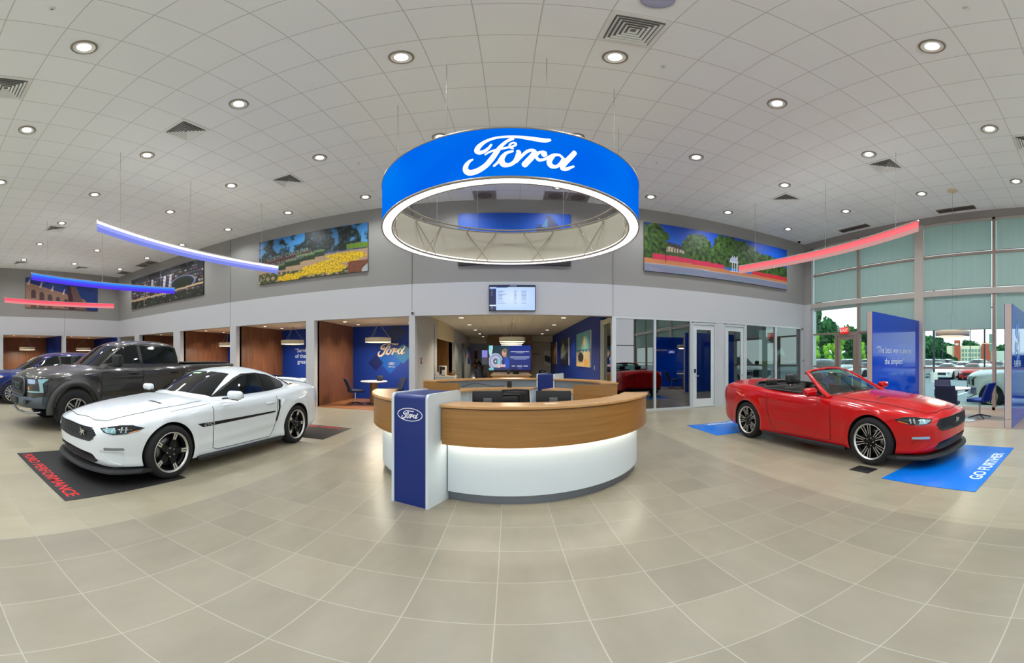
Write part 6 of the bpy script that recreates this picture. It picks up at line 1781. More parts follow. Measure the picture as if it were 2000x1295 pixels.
MB().rbox(-.60, .60, 3.22, 3.56, .46, .66, .06, 3).obj('rear_seat', M_leather, rt); MB().rbox(-.60, .60, -.06, .08, 0, .40, .05, 3, M=T(0, 3.54, .60) @ R(radians(-14), 'X')).obj('rear_seat_back', M_leather, rt)
for q in (-.33, .33): MB().rbox(q - .13, q + .13, 3.60, 3.68, .97, 1.10, .035, 3).obj('rear_headrest', M_leather, rt)
MB().rbox(-.08, .08, 2.1, 3.1, .42, .66, .03).obj('centre_console', M_leather, rt)
MB().tube([(x, y, z) for x, y, z in [(-.775, 2.0, .945), (-.80, 2.5, .952), (-.80, 3.2, .965), (-.72, 3.66, 1.0), (-.45, 3.93, 1.035), (0, 4.0, 1.05), (.45, 3.93, 1.035), (.72, 3.66, 1.0), (.80, 3.2, .965), (.80, 2.5, .952), (.775, 2.0, .945)]], .03, 8, sq=.5).obj('cockpit_rim', M_satb, rt)
b = MB(); b.prism([(-.66, 3.62), (.66, 3.62), (.60, 3.82), (.40, 3.93), (-.40, 3.93), (-.60, 3.82)], .92, 1.0); b.obj('folded_roof', mat('black_canvas', (30, 30, 30), .9), rt)
MB().tube([(-.62, 4.36, 1.06), (-.64, 4.46, 1.30)], .005, 6).obj('antenna', M_blk, rt)
for s in (-1, 1): MB().add([(s * .79, 1.95, .97), (s * .79, 2.12, .97), (s * .70, 2.12, 1.09)], [(0, 1, 2)]).obj('quarter_light', M_glassd, rt)
# convertible hood vents already on body; blank quarter panels

# ------------------------------------------------------------------ performance pickup
TRUCK = dict(L=5.85, hub=.44, arch=[(.98, .52), (4.62, .52)], flare=.07, flw=.10, bend=.17, bend2=.05, rake=-.03, zr0=.9, crown=3.0, r=.09,
    w=[(0, .80), (.03, .88), (.1, .94), (.25, .985), (.6, 1.01), (1.6, 1.0), (2.5, .995), (4.0, 1.0), (5.5, 1.0), (5.75, .98), (5.85, .93)],
    zb=[(0, .62), (.05, .58), (.2, .52), (.5, .46), (1.5, .44), (4, .46), (5.3, .52), (5.85, .62)],
    zs=[(0, 1.06), (.03, 1.11), (.1, 1.14), (.4, 1.18), (1.0, 1.235), (1.5, 1.27), (2.0, 1.30), (3.9, 1.34), (4.1, 1.37), (5.85, 1.38)],
    zc=[(0, 1.08), (.03, 1.14), (.1, 1.19), (.4, 1.27), (1.0, 1.33), (1.5, 1.36), (2.0, 1.37), (3.9, 1.37), (4.1, 1.38), (5.85, 1.385)],
    side=[(0, .93), (.1, .955), (.35, .975), (.6, .985), (.8, .99), (.93, .985), (1, .97)], crease=[(1.4, 1.12, 5.6, 1.16, .012, .03), (1.5, .70, 3.9, .70, -.012, .06)],
    bulge=[(.2, .46, 1.4, .58, .03, .07)],
    g=dict(zr=[(1.30, 1.25), (1.42, 1.36), (1.6, 1.47), (1.9, 1.68), (2.15, 1.84), (2.35, 1.92), (2.7, 1.965), (3.2, 1.97), (3.7, 1.94), (3.90, 1.89), (3.96, 1.70), (3.98, 1.3)],
           wb=[(1.3, .86), (1.8, .91), (3.9, .91), (3.98, .88)], wt=[(1.3, .84), (1.7, .78), (2.1, .71), (2.5, .68), (3.9, .66), (3.98, .66)], z0=[(1.3, 1.15), (4, 1.2)], rr=.10, bow=.10))
def pickup(label, loc, rz, pm, flare_m=None, detail=True, raptor=True):
    sp = dict(TRUCK); sp['W2'] = 1.02
    t = thing('pickup_truck', label, 'pickup truck', loc, rz)
    bed = MB().box(-.78, .78, 4.15, 5.70, .95, 1.6, 1); gap = MB().box(-1.2, 1.2, 3.985, 4.01, .55, 1.6, 1)
    hm = cut(build_hull(sp), arch_cutters(sp, depth=.40, wd=1.4) + [bed, gap], [pm, M_arch])
    o = bpy.data.objects.new('body', hm); COL.objects.link(o); o.parent = t
    vs, fs = greenhouse(sp); gm = MB().add(vs, fs, 0, True).mesh('roof', [pm]); gm.set_sharp_from_angle(angle=radians(50))
    ro = bpy.data.objects.new('cab', gm); COL.objects.link(ro); ro.parent = t
    bv = bvh_of([hm, gm])
    patch(MB(), bv, [(-.80, 1.62), (-.4, 1.47), (0, 1.42), (.4, 1.47), (.80, 1.62), (.70, 1.94), (.61, 2.20), (.3, 2.14), (0, 2.11), (-.3, 2.14), (-.61, 2.20), (-.70, 1.94)], 'T', .006, .05).obj('windscreen', M_glassd, t)
    for m in ('R', 'L'):
        patch(MB(), bv, [(1.66, 1.385), (1.98, 1.63), (2.26, 1.80), (2.45, 1.845), (3.70, 1.825), (3.82, 1.76), (3.84, 1.39)], m, .004, .05).obj('window_trim', M_trimb, t)
        patch(MB(), bv, [(1.74, 1.405), (2.02, 1.62), (2.29, 1.775), (2.46, 1.815), (2.66, 1.815), (2.66, 1.405)], m, .008, .05, skirt=0).obj('side_window', M_glassd, t)
        patch(MB(), bv, [(2.76, 1.405), (2.76, 1.815), (3.64, 1.80), (3.74, 1.74), (3.76, 1.41)], m, .008, .05, skirt=0).obj('side_window', M_glassd, t)
        b = MB(); seam(b, bv, [(1.62, 1.36), (1.61, .9), (1.62, .56), (2.64, .56), (2.66, .9), (2.70, 1.36)], m, .006); b.obj('door_gap', M_seamk, t); b = MB(); seam(b, bv, [(2.70, 1.36), (2.68, .56), (3.6, .56), (3.80, .75), (3.86, 1.36)], m, .006); b.obj('door_gap', M_seamk, t)
        sx = 1 if m == 'R' else -1
        for yy in (2.42, 3.58):
            p = on_body(bv, (yy, 1.18), m); MB().rbox(p.x - .01, p.x + .02, yy - .12, yy + .12, 1.155, 1.20, .01).obj('door_handle', M_trimb, t)
        if raptor:
            # black flares, vent, marker
            for (ax, rr) in sp['arch']:
                b = MB(); vs = []; K = 30; a0, a1 = radians(-8), radians(188)
                for k in range(K + 1):
                    a = a0 + (a1 - a0) * k / K; cy, cz = cos(a), sin(a)
                    q = []
                    for (dr, dx) in ((.0, 1.085), (.015, 1.10), (.055, 1.095), (.10, 1.06), (.125, 1.005), (.10, .98), (.0, 1.0)):
                        q.append((sx * dx, ax - (rr + dr) * cy * 1.0, sp['hub'] + (rr + dr) * cz))
                    vs += q
                n = 7; fs = [(n * i + q, n * i + (q + 1) % n, n * (i + 1) + (q + 1) % n, n * (i + 1) + q) for i in range(K) for q in range(n)]
                b.add(vs, fs, 0, True); b.obj('wheel_flare', flare_m or pm, t)
            patch(MB(), bv, [(1.20, 1.17), (1.52, 1.13), (1.60, .98), (1.50, 1.0)], m, .006, .04).obj('wing_vent', M_satb, t)
        else:
            patch(MB(), bv, [(5.60, 1.30), (5.80, 1.30), (5.80, .95), (5.66, .95)], m, .006, .04).obj('tail_light', mat('tail_lens_orange', (206, 110, 70), .3, coat=1), t)
        b = MB().rbox(sx * 1.20 - .13, sx * 1.20 + .13, 1.80, 1.95, 1.33, 1.60, .05, 3); mo = b.obj('mirror', M_satb, t)
        MB().tube([(sx * .92, 1.82, 1.38), (sx * 1.1, 1.87, 1.38)], .025, 8).obj('mirror_arm', M_satb, mo); MB().box(sx * 1.20 - .10, sx * 1.20 + .10, 1.952, 1.956, 1.36, 1.57).obj('mirror_glass', M_chr, mo)
        MB().rbox(sx * .98 - .09, sx * .98 + .09, 1.65, 3.95, .40, .46, .02).obj('running_board', M_satb, t)
    if raptor:
        MB().rbox(-.80, .80, 4.10, 5.76, 1.385, 1.43, .02).obj('bed_cover', M_satb, t)
    else:
        patch(MB(), bv, [(-.6, 1.0), (.6, 1.0), (.6, .9), (-.6, .9)], 'B', .004, .06).obj('tailgate_trim', M_satb, t)
    MB().rbox(-.86, .86, 5.76, 5.96, .60, .78, .04).obj('rear_bumper', M_chr if not raptor else M_satb, t)
    # front: grille with block letters, lamps, steel bumper
    M_gun = mat('gunmetal_bumper', (84, 92, 98), .4, metal=.5)
    fy = on_body(bv, (0, .95), 'F').y
    g = MB(); gp = [(-.50, 1.10), (.50, 1.10), (.56, 1.04), (.56, .80), (.50, .72), (-.50, .72), (-.56, .80), (-.56, 1.04)]
    gr = patch(MB(), bv, gp, 'F', .03, .06, skirt=.06).obj('grille', M_satb, t)
    b = MB().tube([(x, fy - .045 + .22 * (abs(x) / .97) ** 2.6, z) for x, z in gp], .024, 8, closed=True); b.obj('grille_surround', M_gun, gr)
    if raptor:
        vs, fs = text_mesh('FORD', .20, .03, 'CENTER', 1.45); MB().add([(v[0], v[1], v[2]) for v in vs], fs, 0, False, frame((0, fy - .05, .915), (1, 0, 0), (0, 0, 1))).obj('grille_lettering', M_gun, gr)
        b = MB()
        for zz in (1.0, .82): b.rbox(-.5, .5, fy - .05, fy - .03, zz - .015, zz + .015, .006)
        for k in range(3): b.rbox(-.10 + .10 * k - .022, -.10 + .10 * k + .022, fy - .055, fy - .03, 1.045, 1.062, .004)
        b.obj('grille_bars', M_satb, gr)
    for s, ang in ((1, radians(30)), (-1, radians(-30))):
        sc = lambda pts: [(s * a, z) for a, z in pts]
        hl = patch(MB(), bv, sc([(.56, 1.10), (1.10, 1.10), (1.04, 1.04), (1.02, .80), (.56, .79)]), ('D', ang), .012, .05).obj('headlight', M_lampd, t)
        patch(MB(), bv, sc([(.60, 1.08), (.84, 1.08), (.84, .99), (.60, .99)]), ('D', ang), .018, .05, skirt=0).obj('clear_lens', mat('truck_lens', (150, 170, 206), .1, coat=1), hl)
        patch(MB(), bv, sc([(.88, 1.09), (1.06, 1.09), (.97, 1.0), (.98, .81), (.60, .81), (.60, .84), (.92, .84), (.91, 1.02)]), ('D', ang), .020, .05, skirt=0).obj('light_bar', M_lampc, hl)
        patch(MB(), bv, sc([(.62, .93), (.68, .93), (.68, .86), (.62, .86)]), ('D', ang), .02, .05, skirt=0).obj('amber_reflector', M_amber, hl)
    # bumper: swept bar
    b = MB(); vs = []; K = 24
    for k in range(K + 1):
        x = -.98 + 1.96 * k / K; q = abs(x) / .97; y = fy - .07 + .34 * q ** 3
        for (dy, z) in ((0, .70), (-.02, .66), (-.02, .54), (.04, .46), (.20, .46), (.20, .70)): vs.append((x, y + dy, z + .02 * q ** 2))
    n = 6; fs = [(n * i + q, n * (i + 1) + q, n * (i + 1) + (q + 1) % n, n * i + (q + 1) % n) for i in range(K) for q in range(n)] + [tuple(reversed(range(n))), tuple(range(n * K, n * K + n))]
    b.add(vs, fs, 0, True); bp = b.obj('front_bumper', M_gun if raptor else M_chr, t); bp.data.set_sharp_from_angle(angle=radians(35))
    for s in (-1, 1):
        MB().prism([(s * .46, .64), (s * .80, .66), (s * .72, .55), (s * .46, .53)], 0, .01, 0, frame((0, fy - .01, 0), (1, 0, 0), (0, 0, 1)) @ T(0, 0, 0) @ Matrix.Identity(4)).obj('fog_recess', M_trimb, bp)
    MB().rbox(-.30, .30, fy - .11, fy - .08, .52, .68, .01).obj('bumper_insert', M_satb, bp)
    MB().tube([(-.9, fy + .26, .40), (-.7, fy + .06, .36), (0, fy + .0, .34), (.7, fy + .06, .36), (.9, fy + .26, .40)], .035, 8, sq=.6).obj('skid_plate', mat('skid_silver', (150, 152, 154), .4, metal=.6), t)
    for (ax, _) in sp['arch']:
        for s in (1, -1): wheel(t, (s * (.93 if raptor else .88), ax, .44), s, .44, .31, .235, 'truck' if raptor else 'multi')
    return t
M_gpaint = paint('dark_graphite_paint', (62, 60, 58), .3, metal=.55)
pickup('dark grey off-road pickup with black flares and block letter grille', (-8.10, 1.93, 0), 0, M_gpaint, mat('flare_grey', (52, 51, 50), .45))

# ------------------------------------------------------------------ blue family SUV
SUV = dict(L=5.0, hub=.37, arch=[(.92, .41), (3.94, .41)], flare=.03, bend=.24, bend2=.14, rake=-.06, zr0=.7, crown=2.6, r=.09,
    w=[(0, .68), (.03, .78), (.1, .86), (.3, .93), (.7, .96), (1.5, .96), (3.0, .97), (4.2, .965), (4.7, .93), (5.0, .85)],
    zb=[(0, .36), (.05, .30), (.3, .27), (1.5, .25), (4, .27), (4.7, .33), (5.0, .45)],
    zs=[(0, .86), (.03, .92), (.1, .95), (.4, 1.0), (.9, 1.05), (1.5, 1.08), (3.5, 1.12), (4.6, 1.14), (5.0, 1.12)],
    zc=[(0, .88), (.03, .96), (.1, 1.0), (.4, 1.07), (.9, 1.12), (1.3, 1.14), (1.6, 1.15), (5.0, 1.16)],
    side=[(0, .93), (.15, .965), (.4, .98), (.7, 1.0), (.88, .99), (1, .965)], crease=[(1.2, .92, 4.6, .96, .012, .035), (1.4, .50, 3.5, .52, .015, .05)], bulge=[(.2, .40, 1.2, .52, .02, .07)],
    g=dict(zr=[(1.18, 1.08), (1.35, 1.20), (1.6, 1.34), (1.9, 1.51), (2.15, 1.63), (2.4, 1.70), (2.8, 1.745), (3.5, 1.75), (4.2, 1.72), (4.7, 1.66), (4.86, 1.45), (4.95, 1.15)],
           wb=[(1.18, .84), (1.7, .88), (4.5, .88), (4.95, .82)], wt=[(1.18, .80), (1.6, .74), (2.0, .68), (2.5, .66), (4.5, .64), (4.95, .62)], z0=[(1.18, 1.0), (5, 1.05)], rr=.10, bow=.12))
def suv(label, loc, rz, pm, group=None):
    sp = dict(SUV); sp['W2'] = .97
    t = thing('suv_car', label, 'car', loc, rz, group)
    hm = cut(build_hull(sp, .07, 16), arch_cutters(sp, depth=.36, wd=1.3), [pm, M_arch])
    o = bpy.data.objects.new('body', hm); COL.objects.link(o); o.parent = t
    vs, fs = greenhouse(sp, .07); gm = MB().add(vs, fs, 0, True).mesh('roof', [pm]); gm.set_sharp_from_angle(angle=radians(50)); ro = bpy.data.objects.new('roof', gm); COL.objects.link(ro); ro.parent = t
    bv = bvh_of([hm, gm])
    patch(MB(), bv, [(-.78, 1.46), (0, 1.27), (.78, 1.46), (.66, 1.92), (.59, 2.12), (0, 2.06), (-.59, 2.12), (-.66, 1.92)], 'T', .006, .06).obj('windscreen', M_glassd, t)
    for m in ('R', 'L'):
        patch(MB(), bv, [(1.55, 1.14), (1.9, 1.38), (2.25, 1.57), (2.5, 1.62), (4.2, 1.61), (4.62, 1.52), (4.70, 1.20), (4.4, 1.17)], m, .004, .06).obj('window_trim', M_trimb, t)
        patch(MB(), bv, [(1.64, 1.17), (1.95, 1.37), (2.28, 1.54), (2.5, 1.585), (2.62, 1.585), (2.62, 1.175)], m, .008, .06, skirt=0).obj('side_window', M_glassd, t)
        patch(MB(), bv, [(2.70, 1.18), (2.70, 1.585), (3.6, 1.58), (3.6, 1.19)], m, .008, .06, skirt=0).obj('side_window', M_glassd, t)
        patch(MB(), bv, [(3.68, 1.19), (3.68, 1.58), (4.2, 1.575), (4.55, 1.49), (4.62, 1.22)], m, .008, .06, skirt=0).obj('side_window', M_glassd, t)
        b = MB(); seam(b, bv, [(1.56, 1.10), (1.54, .5), (2.6, .45), (2.66, 1.14)], m, .005); b.obj('door_gap', M_seamk, t); b = MB(); seam(b, bv, [(2.66, 1.14), (2.64, .45), (3.5, .48), (3.72, .9), (3.7, 1.16)], m, .005); b.obj('door_gap', M_seamk, t)
        sx = 1 if m == 'R' else -1
        mo = MB().rbox(sx * 1.08 - .11, sx * 1.08 + .11, 1.68, 1.80, 1.16, 1.32, .04).obj('mirror', pm, t); MB().tube([(sx * .88, 1.72, 1.18), (sx * 1.0, 1.74, 1.18)], .02, 6).obj('mirror_arm', M_satb, mo)
        for ax in (.92, 3.94):
            b = MB(); K = 20; vs = []
            for k in range(K + 1):
                a = radians(-5) + radians(190) * k / K
                for dr, dx in ((0, .985), (.05, .99), (.05, .96), (0, .95)): vs.append((sx * dx, ax - (.41 + dr) * cos(a), .37 + (.41 + dr) * sin(a)))
            b.add(vs, [(4 * i + q, 4 * i + (q + 1) % 4, 4 * (i + 1) + (q + 1) % 4, 4 * (i + 1) + q) for i in range(K) for q in range(4)], 0, True); b.obj('wheel_arch_trim', M_satb, t)
    patch(MB(), bv, [(-.48, .90), (.48, .90), (.56, .80), (.48, .62), (-.48, .62), (-.56, .80)], 'F', .008, .06).obj('grille', M_satb, t)
    patch(MB(), bv, [(-.60, .50), (.60, .50), (.55, .38), (-.55, .38)], 'F', .006, .06).obj('lower_grille', M_satb, t)
    for s, ang in ((1, radians(38)), (-1, radians(-38))):
        hl = patch(MB(), bv, [(s * .60, .91), (s * 1.06, .95), (s * 1.10, .90), (s * .92, .83), (s * .60, .81)], ('D', ang), .008, .04).obj('headlight', mat('clear_headlamp', (206, 210, 206), .1, coat=1), t)
        patch(MB(), bv, [(s * .90, .92), (s * 1.05, .935), (s * 1.08, .90), (s * .92, .86)], ('D', ang), .013, .04, skirt=0).obj('amber_reflector', M_amber, hl)
    for ax in (.92, 3.94):
        for s in (1, -1): wheel(t, (s * .86, ax, .37), s, .37, .25, .255, 'multi')
    return t
M_bpaint = paint('deep_blue_paint', (6, 34, 110), .25, metal=.3)
suv('dark blue family car at the far left behind the pickup', (-12.85, 1.72, 0), 0, M_bpaint)

# ------------------------------------------------------------------ floor mats with lettering
def floor_mat(label, x0, x1, y0, y1, m, txt, col, flip, group, size, xs):
    t = thing('floor_mat', label, 'floor mat', ((x0 + x1) / 2, (y0 + y1) / 2, 0), 0, group)
    w, h = (x1 - x0) / 2, (y1 - y0) / 2
    MB().rbox(-w, w, -h, h, 0.0005, .007, .003).obj('mat_sheet', m, t)
    vs, fs = text_mesh(txt, size, 0, 'CENTER', xs, 0, .004)
    s = -1 if flip else 1
    yy = -s * (h - size * .62)
    MB().add([(s * v[0], yy + s * v[1], .0078) for v in vs], fs, 0).obj('lettering', col, t)
M_mblk = mat('black_rubber_mat', (22, 20, 22), .55, noise_s=8, noise_a=.2); M_mblue = mat('bright_blue_mat', (0, 112, 214), .3)
M_red = mat('red_mat_lettering', (206, 24, 30), .5); M_wl = mat('white_mat_lettering', (214, 232, 246), .5)
floor_mat('black mat with red lettering under the nose of the white coupe', -5.55, -3.44, 1.30, 2.85, M_mblk, 'FORD PERFORMANCE', M_red, False, 'display mats', .205, .95)
floor_mat('black mat with red lettering behind the white coupe', -5.50, -3.26, 5.88, 7.14, M_mblk, 'FORD PERFORMANCE', M_red, True, 'display mats', .205, .95)
floor_mat('bright blue mat with white lettering under the nose of the red convertible', 3.78, 5.96, 1.16, 2.34, M_mblue, 'GO FURTHER', M_wl, False, 'display mats', .225, .98)
floor_mat('bright blue mat with white lettering behind the red convertible', 3.82, 5.96, 5.98, 7.22, M_mblue, 'GO FURTHER', M_wl, True, 'display mats', .225, .98)
t = thing('wheel_pad', 'small dark rubber pad under the near front tyre of the red convertible', 'wheel pad', (3.98, 2.74, 0))
MB().rbox(-.12, .12, -.15, .15, .0002, .006, .002).obj('pad', M_mblk, t)
# ================================================================== outside: pavement, lot, cars, trees, buildings
ZL = -.22
M_asph = mat('asphalt', (118, 132, 140), .9, noise_s=1.2, noise_a=.10)
M_conc = mat('concrete_pavement', (206, 206, 200), .85, noise_s=1.5, noise_a=.05)
M_line = mat('white_road_paint', (232, 236, 236), .7)
M_grass = mat('grass', (94, 132, 48), .95, noise_s=.6, noise_a=.25)
tag(MB().box(XR + 2.1, 240, -80, 240, ZL - .3, ZL).obj('parking_lot', M_asph), 'grey asphalt parking lot outside the tall windows', 'parking lot')['kind'] = 'structure'
o = MB().box(XR + .16, XR + 2.1, -40, 80, -.4, -.05).obj('pavement', M_conc); o['kind'] = 'structure'
o = MB().box(XL - 30, XR + 2.1, -60, YF - .2, -.4, -.06).obj('pavement', M_conc); o['kind'] = 'structure'
o = MB().box(60, 240, 20, 240, ZL, ZL + .02).obj('grass_verge', M_grass); o['kind'] = 'structure'
o = MB()
for yy in range(-6, 60, 3):
    o.box(27.6, 32.6, yy - .06, yy + .06, ZL, ZL + .012)
for yy in range(-6, 40, 3): o.box(13.6, 18.4, yy - .06, yy + .06, ZL, ZL + .012)
o = o.obj('parking_lines', M_line); o['kind'] = 'structure'

# ---- simple parked cars: three body types, shared meshes
def lowcar(kind, label, pm, group):
    t = thing('parked_car', label, 'car', (0, 0, ZL), 0, group)
    base = dict(PONY if kind == 'coupe' else SUV if kind == 'suv' else SUV)
    if kind == 'sedan':
        base = dict(SUV); base.update(hub=.33, arch=[(.92, .37), (3.75, .37)], L=4.8,
            zs=[(0, .62), (.1, .70), (.9, .86), (1.5, .92), (4.2, .98), (4.8, .90)], zc=[(0, .64), (.1, .74), (.9, .92), (1.4, .97), (4.0, 1.06), (4.6, 1.06), (4.8, .95)],
            w=[(0, .62), (.1, .80), (.7, .90), (4.0, .92), (4.6, .84), (4.8, .74)], zb=[(0, .28), (.3, .2), (4.5, .22), (4.8, .36)], crease=[], bulge=[],
            g=dict(zr=[(1.25, .92), (1.5, 1.02), (2.0, 1.27), (2.4, 1.41), (3.0, 1.44), (3.5, 1.38), (4.0, 1.18), (4.3, 1.0)], wb=[(1.25, .72), (2, .82), (3.6, .82), (4.3, .66)], wt=[(1.25, .66), (2.2, .58), (3.6, .56), (4.3, .5)], z0=[(1.25, .8), (4.3, .9)], rr=.09, bow=.12))
    base['W2'] = .95
    me = build_hull(base, .16, 9); me.materials.append(pm); 
    for p in me.polygons: p.use_smooth = True
    o = bpy.data.objects.new('body', me); COL.objects.link(o); o.parent = t
    vs, fs = greenhouse(base, .18); b = MB(); g = base['g']
    m = 39
    zmax = max(z for _, z in g['zr']); zmin = tab(base['zc'], 2.5)
    mi = []
    for f in fs:
        zs_ = [vs[i][2] for i in f]; xs_ = [abs(vs[i][0]) for i in f]; ys_ = [vs[i][1] for i in f]; zc_ = sum(zs_) / len(f)
        slope = max(zs_) - min(zs_)
        horiz = (max(ys_) - min(ys_)) > 0 and sum(xs_) / len(f) < .58
        rise = abs(tab(g['zr'], max(ys_)) - tab(g['zr'], min(ys_))) > .035
        glass = (zmin + .02 < zc_ < zmax - .07) and (sum(xs_) / len(f) > .56 or rise)
        mi.append(1 if glass else 0)
    b.add(vs, fs, mi, True); b.obj('cabin', [pm, M_glassd], t)
    hub = base['hub']
    for (ax, rr) in base['arch']:
        for s in (1, -1):
            w = MB(); M = T(s * .80, ax, hub) @ R(radians(90) * s, 'Y')
            w.lathe([(rr - .03, -.1), (rr - .03, .10), (rr - .12, .125), (0, .10)], 20, [0, 0, 1, 1], M); w.obj('wheel', [M_tyre, M_alloy], t)
            a = MB(); a.cyl(0, 0, .0, .145, rr + .01, 20, 0, M); a.obj('wheel_arch', M_arch, t)
    zf = tab(base['zs'], .1)
    MB().rbox(-.45, .45, -.02, .03, zf - .28, zf - .08, .02).obj('grille', M_satb, t)
    for s in (-1, 1):
        MB().rbox(s * .66 - .13, s * .66 + .13, .03, .10, zf - .14, zf - .04, .02).obj('headlight', M_lampc, t)
        MB().rbox(s * .66 - .12, s * .66 + .12, base['L'] - .12, base['L'] - .02, tab(base['zs'], base['L'] - .1) - .18, tab(base['zs'], base['L'] - .1) - .04, .02).obj('tail_light', M_redl, t)
    return t
pcols = {'white': (226, 230, 232), 'silver': (168, 174, 178), 'black': (34, 36, 40), 'red': (176, 22, 28), 'blue': (40, 66, 110), 'grey': (104, 110, 116)}
PM = {k: mat('parked_paint_' + k, v, .25, coat=.5) for k, v in pcols.items()}
protos = {}
def park(kind, col, x, y, rz, label, group='cars parked in the lot'):
    if (kind, col) not in protos:
        t = lowcar(kind, label, PM[col], group); protos[(kind, col)] = t; t.location = (x, y, ZL); t.rotation_euler = (0, 0, rz); return t
    return dup(protos[(kind, col)], (x, y, ZL), rz, label, group)
park('suv', 'blue', 16.0, 12.6, radians(-30), 'blue grey car parked outside close behind the glass exit door', 'cars parked near the window')
park('suv', 'silver', 17.5, 18.6, radians(-70), 'silver car parked outside at the left of the exit door bay', 'cars parked near the window')
park('coupe', 'white', 28.0, 11.6, radians(-80), 'white coupe facing the window in the front row of the lot', 'cars parked near the window')
park('coupe', 'red', 28.0, 9.2, radians(-80), 'red coupe facing the window beside the white one', 'cars parked near the window')
rnd = random.Random(11)
AVOID = [(d * sin(az(px)), d * cos(az(px))) for px, d in ((1824, 27), (1923, 40), (1841, 70), (1895, 80), (1595, 60))] + [(d * sin(a), d * cos(a)) for a, d in ((.815, 92), (.925, 92), (1.035, 92), (1.15, 96), (.90, 50), (.832, 52), (.868, 58), (.962, 60), (1.0, 62))]
kinds = ['sedan', 'suv', 'coupe', 'suv', 'sedan', 'suv']; cc = ['white', 'silver', 'white', 'red', 'black', 'grey', 'white', 'silver', 'white', 'white']
ncar = 0
for ri, (x, face) in enumerate(((28.2, -1), (36.0, 1), (43.0, -1), (51.0, 1), (58.0, -1), (66.0, 1), (73.0, -1), (81.0, 1))):
    y = x * .12
    while y < x * .95:
        if ri == 0 and 5.8 < y < 14.4: y += 2.9; continue
        if sqrt((x + 4.8) ** 2 + y * y) > 80: break
        if any(abs(x + 2.4 - ax_) < 4.2 and abs(y - ay_) < 2.2 for ax_, ay_ in AVOID): y += 2.9; continue
        k = kinds[rnd.randrange(6)]; c_ = cc[rnd.randrange(10)]
        nm = {'sedan': 'saloon', 'suv': 'tall car', 'coupe': 'coupe'}[k]
        far = ['front row', 'second row', 'third row', 'fourth row', 'fifth row', 'sixth row', 'seventh row', 'last row'][ri]
        rz = radians(-90 if face < 0 else 90) + rnd.uniform(-.03, .03)
        park(k, c_, x if face < 0 else x + 4.8, y, rz, f'{c_} {nm} parked in the {far} of the outside lot', f'{c_} {nm} cars in the {far} of the lot'); ncar += 1
        y += 2.9
# white pickup close outside the window
pickup('white pickup parked right outside the window beside the lounge chairs', (12.95, 4.10, -.20), radians(180), PM['white'], None, True, False)

# ---- trees
M_leafd = mat('dark_foliage', (40, 92, 50), .95, noise_s=1.2, noise_a=.5); M_leafl = mat('bright_foliage', (116, 166, 44), .95, noise_s=2.5, noise_a=.4)
M_bark = mat('bark', (84, 70, 56), .95)
def tree_mesh(b, h, r, n, seed, leaf=.9):
    """crown of leaf clumps spread over lobes"""
    rr = random.Random(seed)
    lobes = [((rr.uniform(-1, 1) * r * .55, rr.uniform(-1, 1) * r * .55, h * rr.uniform(.26, .84)), r * rr.uniform(.34, .56)) for _ in range(9)] + [((0, 0, h * .62), r * .62)]
    vs = []; fs = []
    for k in range(n):
        c, lr = lobes[rr.randrange(len(lobes))]; a = rr.uniform(0, 2 * pi); cz = rr.uniform(-1, 1); q = sqrt(1 - cz * cz); d = lr * rr.uniform(.78, 1.05)
        p = Vector((c[0] + d * q * cos(a), c[1] + d * q * sin(a), c[2] + d * cz * .85)); s = leaf * rr.uniform(.5, 1.1)
        n1 = Vector((rr.gauss(0, 1), rr.gauss(0, 1), rr.gauss(0, 1))).normalized(); t1 = n1.orthogonal().normalized(); t2 = n1.cross(t1); i = len(vs)
        for ang in (0, 1.3, 2.5, 3.8, 5.0): w = s * rr.uniform(.35, .6); vs.append(p + (t1 * cos(ang) + t2 * sin(ang)) * w + n1 * rr.uniform(-.1, .1) * s)
        fs.append((i, i + 1, i + 2, i + 3, i + 4))
    b.add(vs, fs)
    for c, lr in lobes: b.sph(c, (lr * .82, lr * .82, lr * .72), 0, 10, 7)
def tree(label, x, y, h, r, mt, seed, group, n=900, leaf=.8):
    t = thing('tree', label, 'tree', (x, y, ZL), rnd.uniform(0, 6), group)
    b = MB(); tree_mesh(b, h, r, n, seed, leaf); b.obj('crown', mt, t)
    MB().tube([(0, 0, 0), (0, 0, h * .5)], [r * .07, r * .04], 8).obj('trunk', M_bark, t); return t
td = tree('dark green tree in the belt of trees beyond the lot', 70, 74, 13.5, 6.0, M_leafd, 1, 'trees beyond the lot', 1500, 1.0)
td2 = tree('dark green tree in the belt of trees beyond the lot', 78, 70, 12, 5.2, M_leafd, 2, 'trees beyond the lot', 1500, 1.0)
TREES = [(.815, 92, 1.25), (.925, 92, .95), (1.035, 92, .7), (1.15, 96, .62), (.87, 110, 1.35), (.975, 110, .85), (1.09, 112, .72), (.76, 100, 1.0), (1.195, 190, 1.0), (1.27, 196, .9), (1.345, 190, .9)]
td.location = (TREES[0][1] * sin(TREES[0][0]), TREES[0][1] * cos(TREES[0][0]), ZL); td2.location = (TREES[1][1] * sin(TREES[1][0]), TREES[1][1] * cos(TREES[1][0]), ZL)
for k, (a, d, s_) in enumerate(TREES):
    o = (td, td2)[k] if k < 2 else dup(td if k % 2 else td2, (d * sin(a), d * cos(a), ZL), k * 1.3)
    q = .84 if k < 8 else 1.2
    o.scale = (q, q, s_ * (1 + .06 * sin(k * 3.1)))
tl = tree('bright yellow green young tree on the verge beyond the lot', 40, 37.5, 5.6, 1.7, M_leafl, 5, 'young trees on the verge', 700, .42)
tl.location = (50 * sin(.90), 50 * cos(.90), ZL); tl.scale = (.6, .6, 1)
